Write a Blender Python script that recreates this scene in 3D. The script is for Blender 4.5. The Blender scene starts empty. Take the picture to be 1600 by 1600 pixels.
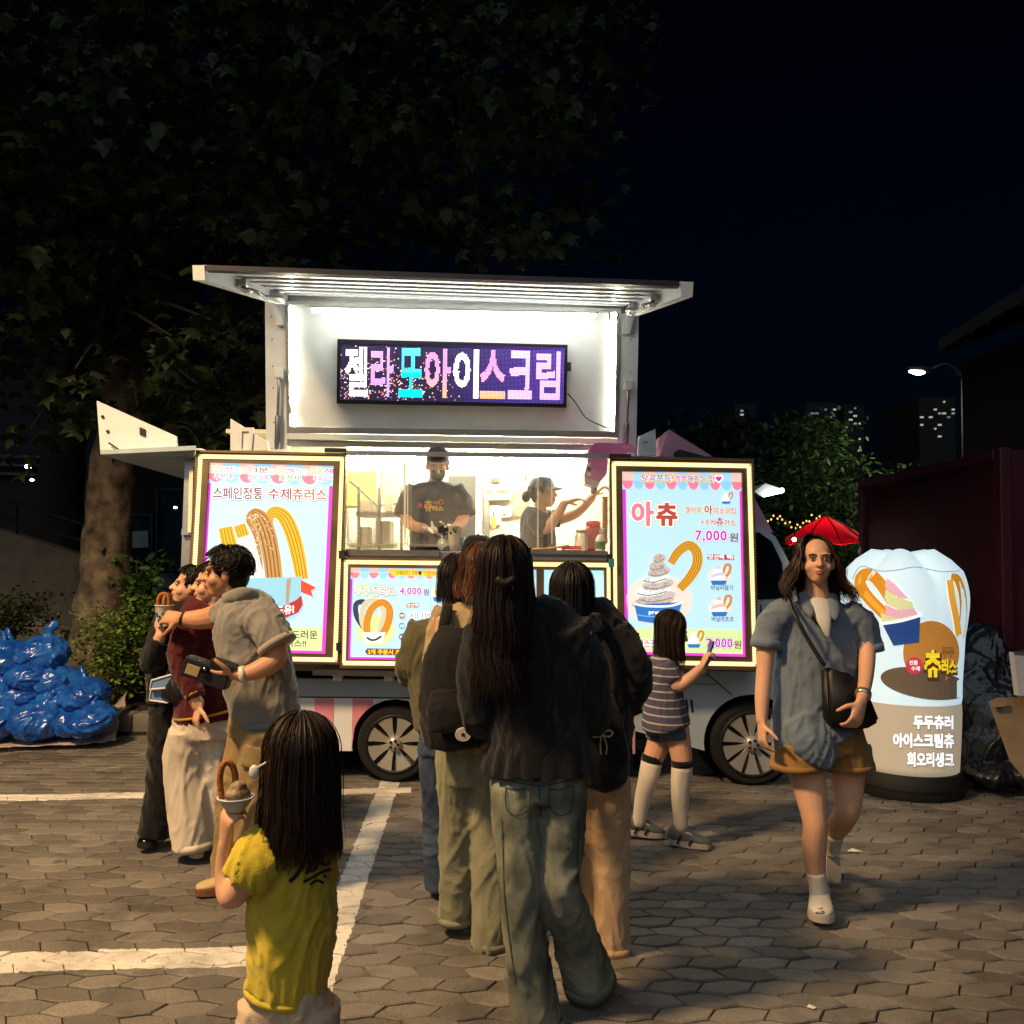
import bpy, bmesh, math, random, time
_t0 = time.time()
from mathutils import Vector, Matrix, Quaternion, noise, bvhtree
random.seed(7)
S = bpy.context.scene
C = S.collection
R = math.radians
V = Vector

# ---------------------------------------------------------------- camera
FPX = 1380.0                      # focal length in photo pixels (1600 wide)
CAM = V((0, 0, 1.58))
PITCH = math.atan(69 / FPX)
ROLL = 0.0100
F_ = V((0, math.cos(PITCH), math.sin(PITCH)))
U0 = V((0, -math.sin(PITCH), math.cos(PITCH)))
R0 = V((1, 0, 0))
R_ = R0 * math.cos(ROLL) + U0 * math.sin(ROLL)
U_ = U0 * math.cos(ROLL) - R0 * math.sin(ROLL)
cam = bpy.data.objects.new('camera', bpy.data.cameras.new('camera'))
C.objects.link(cam)
m3 = Matrix((R_, U_, -F_)).transposed()
cam.matrix_world = Matrix.Translation(CAM) @ m3.to_4x4()
cam.data.sensor_width = 36
cam.data.lens = 36 * FPX / 1600
cam.data.clip_end = 2000
cam.data.clip_start = 0.05
S.camera = cam

# ---------------------------------------------------------------- world, sun, exposure
W_ = bpy.data.worlds.new('World'); S.world = W_; W_.use_nodes = True
nt = W_.node_tree
sky = nt.nodes.new('ShaderNodeTexSky'); sky.sky_type = 'NISHITA'; sky.sun_disc = False
sky.ozone_density = 6; sky.sun_elevation = R(4); sky.sun_rotation = R(200)
bgn = nt.nodes['Background']; nt.links.new(sky.outputs[0], bgn.inputs[0]); bgn.inputs[1].default_value = 0.0008
sl = bpy.data.lights.new('front_fill', 'SUN'); sl.energy = 0.34; sl.angle = R(60); sl.color = (.84, .92, 1)  # added broad fill for stall light from behind the camera, no real moon
sun = bpy.data.objects.new('front_fill', sl); C.objects.link(sun)
sun.rotation_euler = (R(52), 0, R(-12))
S.view_settings.view_transform = 'Standard'; S.view_settings.look = 'None'
S.view_settings.exposure = 0.9; S.view_settings.gamma = 1; S.view_settings.use_curve_mapping = False
S.render.engine = 'CYCLES'
S.cycles.use_denoising = True
S.cycles.max_bounces = 8; S.cycles.transparent_max_bounces = 12
S.cycles.sample_clamp_indirect = 4
S.cycles.use_light_tree = True

# ---------------------------------------------------------------- pixel -> world
def ray(u, v):
    return F_ + R_ * ((u - 800) / FPX) + U_ * ((800 - v) / FPX)
def G(u, v, z=0.0):
    d = ray(u, v); return CAM + d * ((z - CAM.z) / d.z)
def W(u, v, Y):
    d = ray(u, v); return CAM + d * (Y / d.y)
class Plane:
    """a plane leaning by `lean` degrees (top away from the camera) through depth Y at height z"""
    def __init__(s, Y, z, lean=0, yaw=0):
        s.p = V((0, Y, z)); a = R(lean)
        s.n = V((0, -math.cos(a), math.sin(a)))          # towards the camera
        s.n.rotate(Matrix.Rotation(R(yaw), 3, 'Z'))
    def __call__(s, u, v, off=0.0):
        d = ray(u, v); t = (s.p + s.n * off - CAM).dot(s.n) / d.dot(s.n)
        return CAM + d * t
def lin(c):
    if isinstance(c, str):
        c = [int(c[i:i+2], 16) / 255 for i in (0, 2, 4)]
    return tuple(((x / 12.92) if x <= .04045 else ((x + .055) / 1.055) ** 2.4) for x in c[:3])

# ---------------------------------------------------------------- materials
MATS = {}
def mat(name, col, rough=.6, metal=0, var=.12, vscale=6, bump=0, bscale=40, spec=.5, alpha=1, trans=0, coat=0, stretch=None, col2=None, sheen=0):
    if name in MATS: return MATS[name]
    m = bpy.data.materials.new(name); m.use_nodes = True
    t = m.node_tree; b = t.nodes['Principled BSDF']
    c = lin(col) if isinstance(col, str) else col
    b.inputs['Roughness'].default_value = rough; b.inputs['Metallic'].default_value = metal
    b.inputs['Specular IOR Level'].default_value = spec
    if alpha < 1: b.inputs['Alpha'].default_value = alpha
    if trans: b.inputs['Transmission Weight'].default_value = trans
    if coat: b.inputs['Coat Weight'].default_value = coat
    if sheen: b.inputs['Sheen Weight'].default_value = sheen
    tc = t.nodes.new('ShaderNodeTexCoord')
    src = tc.outputs['Object']
    if stretch:
        mp = t.nodes.new('ShaderNodeMapping'); mp.inputs['Scale'].default_value = stretch
        t.links.new(src, mp.inputs[0]); src = mp.outputs[0]
    n = t.nodes.new('ShaderNodeTexNoise'); n.inputs['Scale'].default_value = vscale; n.inputs['Detail'].default_value = 5
    t.links.new(src, n.inputs['Vector'])
    r = t.nodes.new('ShaderNodeValToRGB')
    c2 = (lin(col2) if isinstance(col2, str) else col2) if col2 else tuple(min(1, x * (1 + var)) for x in c)
    c1 = tuple(x * (1 - var) for x in c)
    r.color_ramp.elements[0].color = (*c1, 1); r.color_ramp.elements[1].color = (*c2, 1)
    r.color_ramp.elements[0].position = .3; r.color_ramp.elements[1].position = .7
    t.links.new(n.outputs['Fac'], r.inputs['Fac']); t.links.new(r.outputs['Color'], b.inputs['Base Color'])
    if bump:
        n2 = t.nodes.new('ShaderNodeTexNoise'); n2.inputs['Scale'].default_value = bscale; n2.inputs['Detail'].default_value = 4
        t.links.new(src, n2.inputs['Vector'])
        bp = t.nodes.new('ShaderNodeBump'); bp.inputs['Strength'].default_value = bump; bp.inputs['Distance'].default_value = .01
        t.links.new(n2.outputs['Fac'], bp.inputs['Height']); t.links.new(bp.outputs['Normal'], b.inputs['Normal'])
    MATS[name] = m; return m
def emi(name, col, strength=1.0, sample=True):
    if name in MATS: return MATS[name]
    m = bpy.data.materials.new(name); m.use_nodes = True
    t = m.node_tree; b = t.nodes['Principled BSDF']
    c = lin(col) if isinstance(col, str) else col
    b.inputs['Base Color'].default_value = (*[x * .5 for x in c], 1)
    b.inputs['Roughness'].default_value = .5
    b.inputs['Emission Color'].default_value = (*c, 1); b.inputs['Emission Strength'].default_value = strength
    if not sample: m.cycles.emission_sampling = 'NONE'
    MATS[name] = m; return m
def vcol_mat(name, rough=.7, emis=0, attr='Col', bump=0, bscale=60):
    if name in MATS: return MATS[name]
    m = bpy.data.materials.new(name); m.use_nodes = True
    t = m.node_tree; b = t.nodes['Principled BSDF']; b.inputs['Roughness'].default_value = rough
    a = t.nodes.new('ShaderNodeAttribute'); a.attribute_name = attr
    t.links.new(a.outputs['Color'], b.inputs['Base Color'])
    if emis:
        t.links.new(a.outputs['Color'], b.inputs['Emission Color']); b.inputs['Emission Strength'].default_value = emis
        m.cycles.emission_sampling = 'NONE'
    if bump:
        n2 = t.nodes.new('ShaderNodeTexNoise'); n2.inputs['Scale'].default_value = bscale
        bp = t.nodes.new('ShaderNodeBump'); bp.inputs['Strength'].default_value = bump; bp.inputs['Distance'].default_value = .01
        t.links.new(n2.outputs['Fac'], bp.inputs['Height']); t.links.new(bp.outputs['Normal'], b.inputs['Normal'])
    MATS[name] = m; return m

# ---------------------------------------------------------------- objects
def link(o, parent=None):
    C.objects.link(o)
    if parent is not None:
        o.parent = parent
        o.matrix_parent_inverse = parent.matrix_world.inverted() if parent.type != 'EMPTY' else Matrix.Translation(-world_loc(parent))
    return o
def world_loc(o):
    l = V(o.location)
    while o.parent: o = o.parent; l = l + V(o.location)
    return l
def tag(o, label=None, cat=None, group=None, kind=None):
    if label: o['label'] = label
    if cat: o['category'] = cat
    if group: o['group'] = group
    if kind: o['kind'] = kind
    return o
def empty(name, loc, label, cat, group=None):
    o = bpy.data.objects.new(name, None); o.location = loc; o.empty_display_size = .1
    C.objects.link(o); return tag(o, label, cat, group)
def obj(name, bm, m, parent=None, smooth=False, normals=True):
    me = bpy.data.meshes.new(name)
    if isinstance(bm, bmesh.types.BMesh):
        if normals: bmesh.ops.recalc_face_normals(bm, faces=bm.faces)
        bm.to_mesh(me); bm.free()
    else: me = bm
    for x in (m if isinstance(m, (list, tuple)) else [m]): me.materials.append(x)
    if smooth:
        me.polygons.foreach_set('use_smooth', [True] * len(me.polygons))
    o = bpy.data.objects.new(name, me); return link(o, parent)
def struct(name, bm, m, **k):
    return tag(obj(name, bm, m, **k), kind='structure')
def sharp(o, ang=40):
    me = o.data
    me.polygons.foreach_set('use_smooth', [True] * len(me.polygons))
    bm = bmesh.new(); bm.from_mesh(me)
    for e in bm.edges:
        if len(e.link_faces) == 2 and e.calc_face_angle(0) > R(ang): e.smooth = False
    bm.to_mesh(me); bm.free(); return o

# ---------------------------------------------------------------- mesh building
def hexa(bm, p):           # p: 8 points, bottom ring 0-3, top ring 4-7
    v = [bm.verts.new(x) for x in p]
    for f in ((0,3,2,1),(4,5,6,7),(0,1,5,4),(1,2,6,5),(2,3,7,6),(3,0,4,7)):
        bm.faces.new([v[i] for i in f])
    return v
def box(bm, c, s, rot=None, bev=0):
    x, y, z = s[0]/2, s[1]/2, s[2]/2
    pts = [V(q) for q in ((-x,-y,-z),(x,-y,-z),(x,y,-z),(-x,y,-z),(-x,-y,z),(x,-y,z),(x,y,z),(-x,y,z))]
    if rot is not None: pts = [rot @ q for q in pts]
    v = hexa(bm, [V(c) + q for q in pts])
    if bev:
        es = list({e for w in v for e in w.link_edges})
        bmesh.ops.bevel(bm, geom=es, offset=bev, segments=2, affect='EDGES', profile=.6)
def bx(c, s, rot=None, bev=0):
    bm = bmesh.new(); box(bm, c, s, rot, bev); return bm
def prism(bm, front, back):
    a = [bm.verts.new(p) for p in front]; b = [bm.verts.new(p) for p in back]; n = len(a)
    bm.faces.new(a); bm.faces.new(b[::-1])
    for i in range(n): bm.faces.new((a[i], b[i], b[(i+1) % n], a[(i+1) % n]))
def slab(poly, pl, o0, o1):
    """poly in photo pixels on plane pl, from offset o0 (front) back to o1: a true prism along the plane's normal"""
    f = [pl(u, v, o0) for u, v in poly]; b = [p - pl.n * (o0 - o1) for p in f]
    bm = bmesh.new(); prism(bm, f, b); return bm
def ring_slab(outer, inner, pl, o0, o1):
    bm = bmesh.new()
    fo = [pl(u, v, o0) for u, v in outer]; fi = [pl(u, v, o0) for u, v in inner]
    d = pl.n * (o0 - o1); n = len(outer)
    A = [bm.verts.new(p) for p in fo]; B = [bm.verts.new(p) for p in fi]
    A2 = [bm.verts.new(p - d) for p in fo]; B2 = [bm.verts.new(p - d) for p in fi]
    for i in range(n):
        j = (i + 1) % n
        bm.faces.new((A[i], A[j], B[j], B[i])); bm.faces.new((A2[j], A2[i], B2[i], B2[j]))
        bm.faces.new((A[j], A[i], A2[i], A2[j])); bm.faces.new((B[i], B[j], B2[j], B2[i]))
    return bm
def catmull(pts, k):
    if len(pts) < 3 or k < 2: return pts
    out = []
    n = len(pts)
    for i in range(n - 1):
        p0, p1, p2, p3 = pts[max(i-1, 0)], pts[i], pts[i+1], pts[min(i+2, n-1)]
        for j in range(k):
            t = j / k; t2 = t*t; t3 = t2*t
            out.append(tuple(.5*((2*b) + (-a+c)*t + (2*a-5*b+4*c-d)*t2 + (-a+3*b-3*c+d)*t3) for a, b, c, d in zip(p0, p1, p2, p3)))
    out.append(pts[-1]); return out
def tube(bm, st, n=12, k=3, depth=None, cap=.6, flat_caps=False):
    """st: stations (x,y,z,ra,rb); ra across, rb along the depth axis (default world Y)"""
    st = catmull([tuple(s) if len(s) == 5 else (*s, s[3]) for s in st], k)
    P = [V(s[:3]) for s in st]; D = V(depth) if depth is not None else V((0, 1, 0))
    rings = []
    def frame(t, prev):
        d = D - t * D.dot(t)
        if d.length < .25 and prev is not None: d = prev - t * prev.dot(t)
        elif d.length < .25: d = V((0, 0, 1)) - t * t.z
        if d.length < 1e-4: d = V((1, 0, 0)) - t * t.x
        d.normalize()
        if prev is not None and d.dot(prev) < 0: d = -d
        return d
    prev = None
    def ring(c, t, ra, rb):
        nonlocal prev
        d = frame(t, prev); prev = d; s = t.cross(d)
        return [bm.verts.new(c + s * (ra * math.cos(2*math.pi*i/n)) + d * (rb * math.sin(2*math.pi*i/n))) for i in range(n)]
    T = []
    for i in range(len(P)):
        t = P[min(i+1, len(P)-1)] - P[max(i-1, 0)]
        T.append(t.normalized() if t.length > 1e-9 else V((0, 0, 1)))
    a, b = st[0][3], st[0][4]; r0 = min(a, b)
    if not flat_caps: rings.append(ring(P[0] - T[0]*r0*cap*.75, T[0], a*.62, b*.62))
    for p, t, s in zip(P, T, st): rings.append(ring(p, t, s[3], s[4]))
    a2, b2 = st[-1][3], st[-1][4]; r1 = min(a2, b2)
    if not flat_caps: rings.append(ring(P[-1] + T[-1]*r1*cap*.75, T[-1], a2*.62, b2*.62))
    for q, w in zip(rings, rings[1:]):
        for i in range(n): bm.faces.new((q[i], q[(i+1) % n], w[(i+1) % n], w[i]))
    if flat_caps:
        bm.faces.new(rings[0][::-1]); bm.faces.new(rings[-1]); return
    c0 = bm.verts.new(P[0] - T[0]*r0*cap); c1 = bm.verts.new(P[-1] + T[-1]*r1*cap)
    for i in range(n):
        bm.faces.new((c0, rings[0][(i+1) % n], rings[0][i])); bm.faces.new((c1, rings[-1][i], rings[-1][(i+1) % n]))
def wire(pts, r, n=6, k=3):
    bm = bmesh.new(); tube(bm, [(*p, r, r) for p in pts], n=n, k=k); return bm
def ell(bm, c, r, M=None, sub=3):
    q = Matrix.Translation(V(c)) @ Matrix.Diagonal((*r, 1))
    if M is not None: q = M @ q
    bmesh.ops.create_icosphere(bm, subdivisions=sub, radius=1, matrix=q)
def lathe(prof, c, n=24, axis=None):
    """prof: (r, z)"""
    bm = bmesh.new(); rows = []
    for r, z in prof:
        rows.append([bm.verts.new(V(c) + V((r*math.cos(2*math.pi*i/n), r*math.sin(2*math.pi*i/n), z))) for i in range(n)] if r > 1e-6 else [bm.verts.new(V(c) + V((0, 0, z)))])
    for a, b in zip(rows, rows[1:]):
        for i in range(n):
            j = (i+1) % n
            if len(a) == 1 and len(b) == 1: continue
            if len(a) == 1: bm.faces.new((a[0], b[j], b[i]))
            elif len(b) == 1: bm.faces.new((a[i], a[j], b[0]))
            else: bm.faces.new((a[i], a[j], b[j], b[i]))
    return bm
def xform(bm, M):
    bmesh.ops.transform(bm, matrix=M, verts=bm.verts); return bm
TS = bpy.data.scenes.new('eval_scene')          # scratch scene, removed at the end
def evaluate(o):
    TS.collection.objects.link(o)
    vl = TS.view_layers[0]; vl.update()
    r = bpy.data.meshes.new_from_object(o.evaluated_get(vl.depsgraph))
    TS.collection.objects.unlink(o); return r
def remesh(bm, vox, smooth=2, fac=.5):
    me = bpy.data.meshes.new('r'); bmesh.ops.recalc_face_normals(bm, faces=bm.faces); bm.to_mesh(me); bm.free()
    o = bpy.data.objects.new('tmp_eval', me)
    q = o.modifiers.new('r', 'REMESH'); q.mode = 'VOXEL'; q.voxel_size = vox
    if smooth:
        q = o.modifiers.new('s', 'SMOOTH'); q.iterations = smooth; q.factor = fac
    r = evaluate(o)
    bpy.data.objects.remove(o); bpy.data.meshes.remove(me)
    r.polygons.foreach_set('use_smooth', [True] * len(r.polygons))
    return r
def wrinkle(me, amp=.005, sc=(7, 7, 3), seed=0, fine=.3):
    n = len(me.vertices); co = [0.0]*(3*n); no = [0.0]*(3*n)
    me.vertices.foreach_get('co', co); me.vertex_normals.foreach_get('vector', no)
    ox, oy, oz = seed*3.1 % 50, seed*1.7 % 50, seed*.9 % 50; nf = noise.noise; sx, sy, sz = sc
    for i in range(0, 3*n, 3):
        p = V((co[i]*sx + ox, co[i+1]*sy + oy, co[i+2]*sz + oz))
        w = nf(p*.55); q = V((p.x + w*1.1, p.y - w*.9, p.z + w*1.6))
        r1 = max(0., 1 - abs(nf(q*1.25))*2.6); r2 = max(0., 1 - abs(nf(V((q.x*2.6 + q.z, q.y*2.6 - q.z*.6, q.z*2.1))))*3.0)
        h = amp*.62*(r1*r1*.95 + r2*r2*fine*1.3 - .40)
        co[i] += no[i]*h; co[i+1] += no[i+1]*h; co[i+2] += no[i+2]*h
    me.vertices.foreach_set('co', co); me.update(); return me
# ---------------------------------------------------------------- lettering
_tc = bpy.data.curves.new('lettering', 'FONT'); _to = bpy.data.objects.new('tmp_text', _tc)
_cache = {}
CHARS = ''.join(sorted(set('젤라또아이스크림 스페인정통 수제츄러스 갯수먼저주문후약3분정도뒤에맛선택은포장시말씀해주세요^^ 안드유!특유의부드러운 달콤쫀득!행복해지는맛 +7,000원 맛선택 택1 premium 바닐라딸기초코 두두4번시나몬오레오12개럽기찬이네♥ 회오리생크림츄 전통수제 아이스크림츄러스')))
def _level(bold):
    """every needed character once: char -> (verts, faces); heavier weights push the outline outwards"""
    if 0.0 not in _cache:
        cs = [c for c in CHARS if c != ' ']
        _tc.body = '\n'.join(cs); _tc.offset = 0; _tc.resolution_u = 3; _tc.space_line = 3
        me = evaluate(_to); out = {c: ([], []) for c in cs}; mp = {}
        for v in me.vertices:
            i = max(0, min(len(cs)-1, round((.38 - v.co.y)/3.0))); c = cs[i]
            mp[v.index] = (c, len(out[c][0])); out[c][0].append(V((v.co.x, v.co.y + 3.0*i, 0)))
        for p in me.polygons:
            c = mp[p.vertices[0]][0]; out[c][1].append([mp[k][1] for k in p.vertices])
        bpy.data.meshes.remove(me); _cache[0.0] = out
        for c, (vs, fs) in out.items():            # weld and find outward directions at the outline
            wl = {}; idx = []
            for v in vs: idx.append(wl.setdefault((round(v.x, 4), round(v.y, 4)), len(wl)))
            cnt = {}
            for f in fs:
                for i in range(len(f)):
                    a, b = f[i], f[(i+1) % len(f)]; k = tuple(sorted((idx[a], idx[b]))); cen = sum((vs[j] for j in f), V((0, 0, 0)))/len(f)
                    cnt.setdefault(k, []).append((vs[a], vs[b], cen))
            nr = [V((0, 0, 0)) for _ in wl]; ct = [0]*len(wl)
            for k, l in cnt.items():
                if len(l) != 1: continue
                a, b, cen = l[0]; e = b - a
                if e.length < 1e-6: continue
                n = V((e.y, -e.x, 0)).normalized()
                if n.dot(a - cen) < 0: n = -n
                for q in k: nr[q] += n; ct[q] += 1
            dirs = []
            for i in idx:
                if ct[i]:
                    m_ = nr[i]/ct[i]; d = m_.length_squared; dirs.append(m_/max(d, .4))
                else: dirs.append(V((0, 0, 0)))
            DIRS[c] = dirs
    if bold not in _cache:
        _cache[bold] = {c: ([v + d*bold for v, d in zip(vs, DIRS[c])], fs) for c, (vs, fs) in _cache[0.0].items()}
    return _cache[bold]
DIRS = {}
def glyphs(body, bold=0.0):
    ref = _level(0.0); lv = _level(bold); vs, fs, x = [], [], 0.0
    for ch in body:
        if ch == ' ': x += .3; continue
        r = ref[ch][0]; a, b = min(v.x for v in r), max(v.x for v in r)
        han = ord(ch) > 0x1100; adv = .92 if han else (b - a + .12); sh = x - (0 if han else a - .06)
        k = len(vs); vs += [V((v.x + sh, v.y, 0)) for v in lv[ch][0]]; fs += [[i + k for i in f] for f in lv[ch][1]]; x += adv
    return vs, fs
def text_px(body, box_, pl, off, m, parent, bold=.012, ref_bold=None, slope=.013, name='lettering', flipx=False):
    """lettering fitted to the photo-pixel box (u0,v0,u1,v1) on a plane"""
    ref = glyphs(body, 0.0)[0]
    x0, x1 = min(v.x for v in ref), max(v.x for v in ref); y0, y1 = min(v.y for v in ref), max(v.y for v in ref)
    vs, fs = glyphs(body, bold)
    u0, v0, u1, v1 = box_
    bm = bmesh.new()
    L = []
    for v in vs:
        a = (v.x - x0) / (x1 - x0); b = (v.y - y0) / (y1 - y0)
        u = u0 + a*(u1-u0); w = v1 + b*(v0-v1) + slope*(u-u0)
        L.append(bm.verts.new(pl(u, w, off)))
    for f in fs:
        try: bm.faces.new([L[i] for i in f])
        except ValueError: pass
    return obj(name, bm, m, parent, normals=False)
def flat(name, poly, pl, off, m, parent, slope=0):
    bm = bmesh.new(); bm.faces.new([bm.verts.new(pl(u, v, off)) for u, v in poly])
    return obj(name, bm, m, parent, normals=False)
def arc(cx, cy, rx, ry, a0=0, a1=360, n=24, rot=0):
    out = []
    for i in range(n + (0 if a1-a0 >= 360 else 1)):
        a = R(a0 + (a1-a0)*i/n); x, y = rx*math.cos(a), ry*math.sin(a)
        out.append((cx + x*math.cos(R(rot)) - y*math.sin(R(rot)), cy + x*math.sin(R(rot)) + y*math.cos(R(rot))))
    return out
def stroke(name, path, w, pl, off, m, parent, k=4):
    """a flat ribbon in photo pixels: path (u,v), half-width w (number or list)"""
    ws = w if isinstance(w, (list, tuple)) else [w]*len(path)
    st = catmull([(u, v, q) for (u, v), q in zip(path, ws)], k)
    bm = bmesh.new(); prev = None
    for i, (u, v, q) in enumerate(st):
        a = st[max(i-1, 0)]; b = st[min(i+1, len(st)-1)]
        tx, ty = b[0]-a[0], b[1]-a[1]; l = math.hypot(tx, ty) or 1
        nx, ny = -ty/l*q, tx/l*q
        cur = (bm.verts.new(pl(u+nx, v+ny, off)), bm.verts.new(pl(u-nx, v-ny, off)))
        if prev: bm.faces.new((prev[0], prev[1], cur[1], cur[0]))
        prev = cur
    return obj(name, bm, m, parent, normals=False)
# ================================================================ SETTING
# ---- street lamp that lights the yard from the left (its warm light falls across the paving)
def lamp_post(base, h, arm, label, col, power, spot=True, head_len=.5, ang=150):
    e = empty('street_lamp', base, label, 'street lamp')
    b = V(base); t = b + V((0, 0, h)); a = t + V(arm)
    steel = mat('lamp_steel', '3a3d42', .5, .6)
    obj('pole', wire([b, b + V((0, 0, h*.5)), t], .055, 10, 1), steel, e, smooth=True)
    obj('arm', wire([t - V((0,0,.1)), t + V(arm)*.5 + V((0,0,.12)), a], .032, 8), steel, e, smooth=True)
    d = V(arm).normalized(); bm = bmesh.new()
    tube(bm, [(*(a - d*.05), .05, .04), (*(a + d*head_len*.4), .12, .05), (*(a + d*head_len), .07, .03)], n=10, depth=(0,0,1))
    hd = obj('lamp_head', bm, steel, e, smooth=True)
    bm = bmesh.new(); tube(bm, [(*(a + d*.1 - V((0,0,.045))), .04, .02), (*(a + d*head_len*.45 - V((0,0,.055))), .1, .03), (*(a + d*head_len*.85 - V((0,0,.04))), .05, .015)], n=10, depth=(0,0,1))
    obj('lamp_lens', bm, emi('lens_' + str(power), col, 14, False), hd, smooth=True)
    l = bpy.data.lights.new('street_lamp_light', 'SPOT'); l.energy = power; l.color = lin(col) if isinstance(col, str) else col
    l.spot_size = R(ang); l.spot_blend = .5; l.shadow_soft_size = .45
    lo = bpy.data.objects.new('street_lamp_light', l); lo.location = a + d*head_len*.45 - V((0, 0, .14)); C.objects.link(lo)
    return e
lamp_post((-5.4, .9, 0), 6.6, (.9, .35, .1), 'warm street lamp on a steel pole left of the parking bays', (1, .65, .31), 2050, ang=134)

# ---- paving: wavy interlocking blocks on a dark bed
PL_, PH = .192, .0965            # block length, row height
X0P, Y0P = -.055, 2.0
bed = mat('joint_sand', '1d1a17', .95, bump=.4, bscale=120)
bm = bmesh.new(); box(bm, (0, 90, -.55), (400, 240, 1.06)); ground = struct('ground', bm, mat('far_ground', '26241f', .95, bump=.3, bscale=30))
bm = bmesh.new(); box(bm, (0, 5.0, -.055), (15, 6.9, .086)); pavement = struct('pavement', bm, bed)

def line_nodes(t, pos, segs):
    """white paint where the position falls inside any of the strips (P0, P1, halfwidth)"""
    last = None
    def M(op, a, b):
        n = t.nodes.new('ShaderNodeMath'); n.operation = op
        for i, x in enumerate((a, b)):
            if x is None: continue
            if isinstance(x, (int, float)): n.inputs[i].default_value = x
            else: t.links.new(x, n.inputs[i])
        return n.outputs[0]
    ns = t.nodes.new('ShaderNodeTexNoise'); ns.inputs['Scale'].default_value = 22; ns.inputs['Detail'].default_value = 6
    t.links.new(pos, ns.inputs['Vector'])
    wob = M('MULTIPLY', M('SUBTRACT', ns.outputs['Fac'], .5), .035)
    for p0, p1, hw in segs:
        d = (p1 - p0); L = d.length; d = d / L; n2 = V((-d.y, d.x, 0))
        def dot(vec):
            n = t.nodes.new('ShaderNodeVectorMath'); n.operation = 'DOT_PRODUCT'
            t.links.new(pos, n.inputs[0]); n.inputs[1].default_value = vec; return n.outputs['Value']
        a = M('ABSOLUTE', M('SUBTRACT', dot(n2), n2.dot(p0)), None)
        a = M('LESS_THAN', M('ADD', a, wob), hw)
        s = M('SUBTRACT', dot(d), d.dot(p0))
        a = M('MULTIPLY', a, M('MULTIPLY', M('GREATER_THAN', s, 0), M('LESS_THAN', s, L)))
        last = a if last is None else M('MAXIMUM', last, a)
    n3 = t.nodes.new('ShaderNodeTexNoise'); n3.inputs['Scale'].default_value = 60; n3.inputs['Detail'].default_value = 5
    t.links.new(pos, n3.inputs['Vector'])
    wear = M('LESS_THAN', n3.outputs['Fac'], .66)
    return M('MULTIPLY', last, wear)
def strip(a0, a1, b0, b1):       # edges a and b in pixels
    A0, A1, B0, B1 = (G(*p) for p in (a0, a1, b0, b1))
    c0, c1 = (A0 + B0)/2, (A1 + B1)/2
    d = (c1 - c0).normalized(); n = V((-d.y, d.x, 0))
    return c0, c1, abs((A0 - B0).dot(n) + (A1 - B1).dot(n)) / 4
L1 = strip((0, 1241), (231, 1238), (0, 1251.7), (231, 1246))
L2 = strip((0, 1487), (380, 1479), (0, 1518.7), (380, 1510))
L3 = strip((590, 1230), (492, 1472), (622, 1230), (541, 1474))
def extend(s, a, b):
    d = (s[1] - s[0]).normalized(); return (s[0] - d*a, s[1] + d*b, s[2])
d1 = (L1[1]-L1[0]).normalized()
L1 = (L1[0] - d1*2, L1[0] + d1*2.62, L1[2]); 
d2 = (L2[1]-L2[0]).normalized(); L2 = (L2[0] - d2*2, L2[0] + d2*1.05, L2[2])
L3 = extend(L3, 2.5, 1.6)
pm = bpy.data.materials.new('paver_concrete'); pm.use_nodes = True
t = pm.node_tree; b = t.nodes['Principled BSDF']
geo = t.nodes.new('ShaderNodeNewGeometry'); oi = t.nodes.new('ShaderNodeObjectInfo')
pos = geo.outputs['Position']
ad = t.nodes.new('ShaderNodeMath'); ad.operation = 'ADD'; t.links.new(geo.outputs['Random Per Island'], ad.inputs[0]); t.links.new(oi.outputs['Random'], ad.inputs[1])
fr = t.nodes.new('ShaderNodeMath'); fr.operation = 'FRACT'; t.links.new(ad.outputs[0], fr.inputs[0])
n1 = t.nodes.new('ShaderNodeTexNoise'); n1.inputs['Scale'].default_value = 1.1; n1.inputs['Detail'].default_value = 6; t.links.new(pos, n1.inputs['Vector'])
n2 = t.nodes.new('ShaderNodeTexNoise'); n2.inputs['Scale'].default_value = 240; n2.inputs['Detail'].default_value = 3; t.links.new(pos, n2.inputs['Vector'])
rp = t.nodes.new('ShaderNodeValToRGB'); t.links.new(fr.outputs[0], rp.inputs['Fac'])
rp.color_ramp.elements[0].color = (.115, .105, .094, 1); rp.color_ramp.elements[1].color = (.225, .207, .186, 1)
e3 = rp.color_ramp.elements.new(.55); e3.color = (.17, .156, .14, 1)
mx = t.nodes.new('ShaderNodeMix'); mx.data_type = 'RGBA'; mx.blend_type = 'MULTIPLY'; mx.inputs['Factor'].default_value = .85
r2 = t.nodes.new('ShaderNodeValToRGB'); t.links.new(n1.outputs['Fac'], r2.inputs['Fac'])
r2.color_ramp.elements[0].color = (.55, .52, .5, 1); r2.color_ramp.elements[1].color = (1.1, 1.08, 1.05, 1); r2.color_ramp.elements[0].position = .3; r2.color_ramp.elements[1].position = .68
t.links.new(rp.outputs['Color'], mx.inputs[6]); t.links.new(r2.outputs['Color'], mx.inputs[7])
mx2 = t.nodes.new('ShaderNodeMix'); mx2.data_type = 'RGBA'; mx2.blend_type = 'MULTIPLY'; mx2.inputs['Factor'].default_value = .8
r3 = t.nodes.new('ShaderNodeValToRGB'); t.links.new(n2.outputs['Fac'], r3.inputs['Fac'])
r3.color_ramp.elements[0].position = .35; r3.color_ramp.elements[0].color = (.6, .6, .6, 1); r3.color_ramp.elements[1].position = .72; r3.color_ramp.elements[1].color = (1.6, 1.6, 1.6, 1)
t.links.new(mx.outputs[2], mx2.inputs[6]); t.links.new(r3.outputs['Color'], mx2.inputs[7])
mk = line_nodes(t, pos, [L1, L2, L3])
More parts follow.
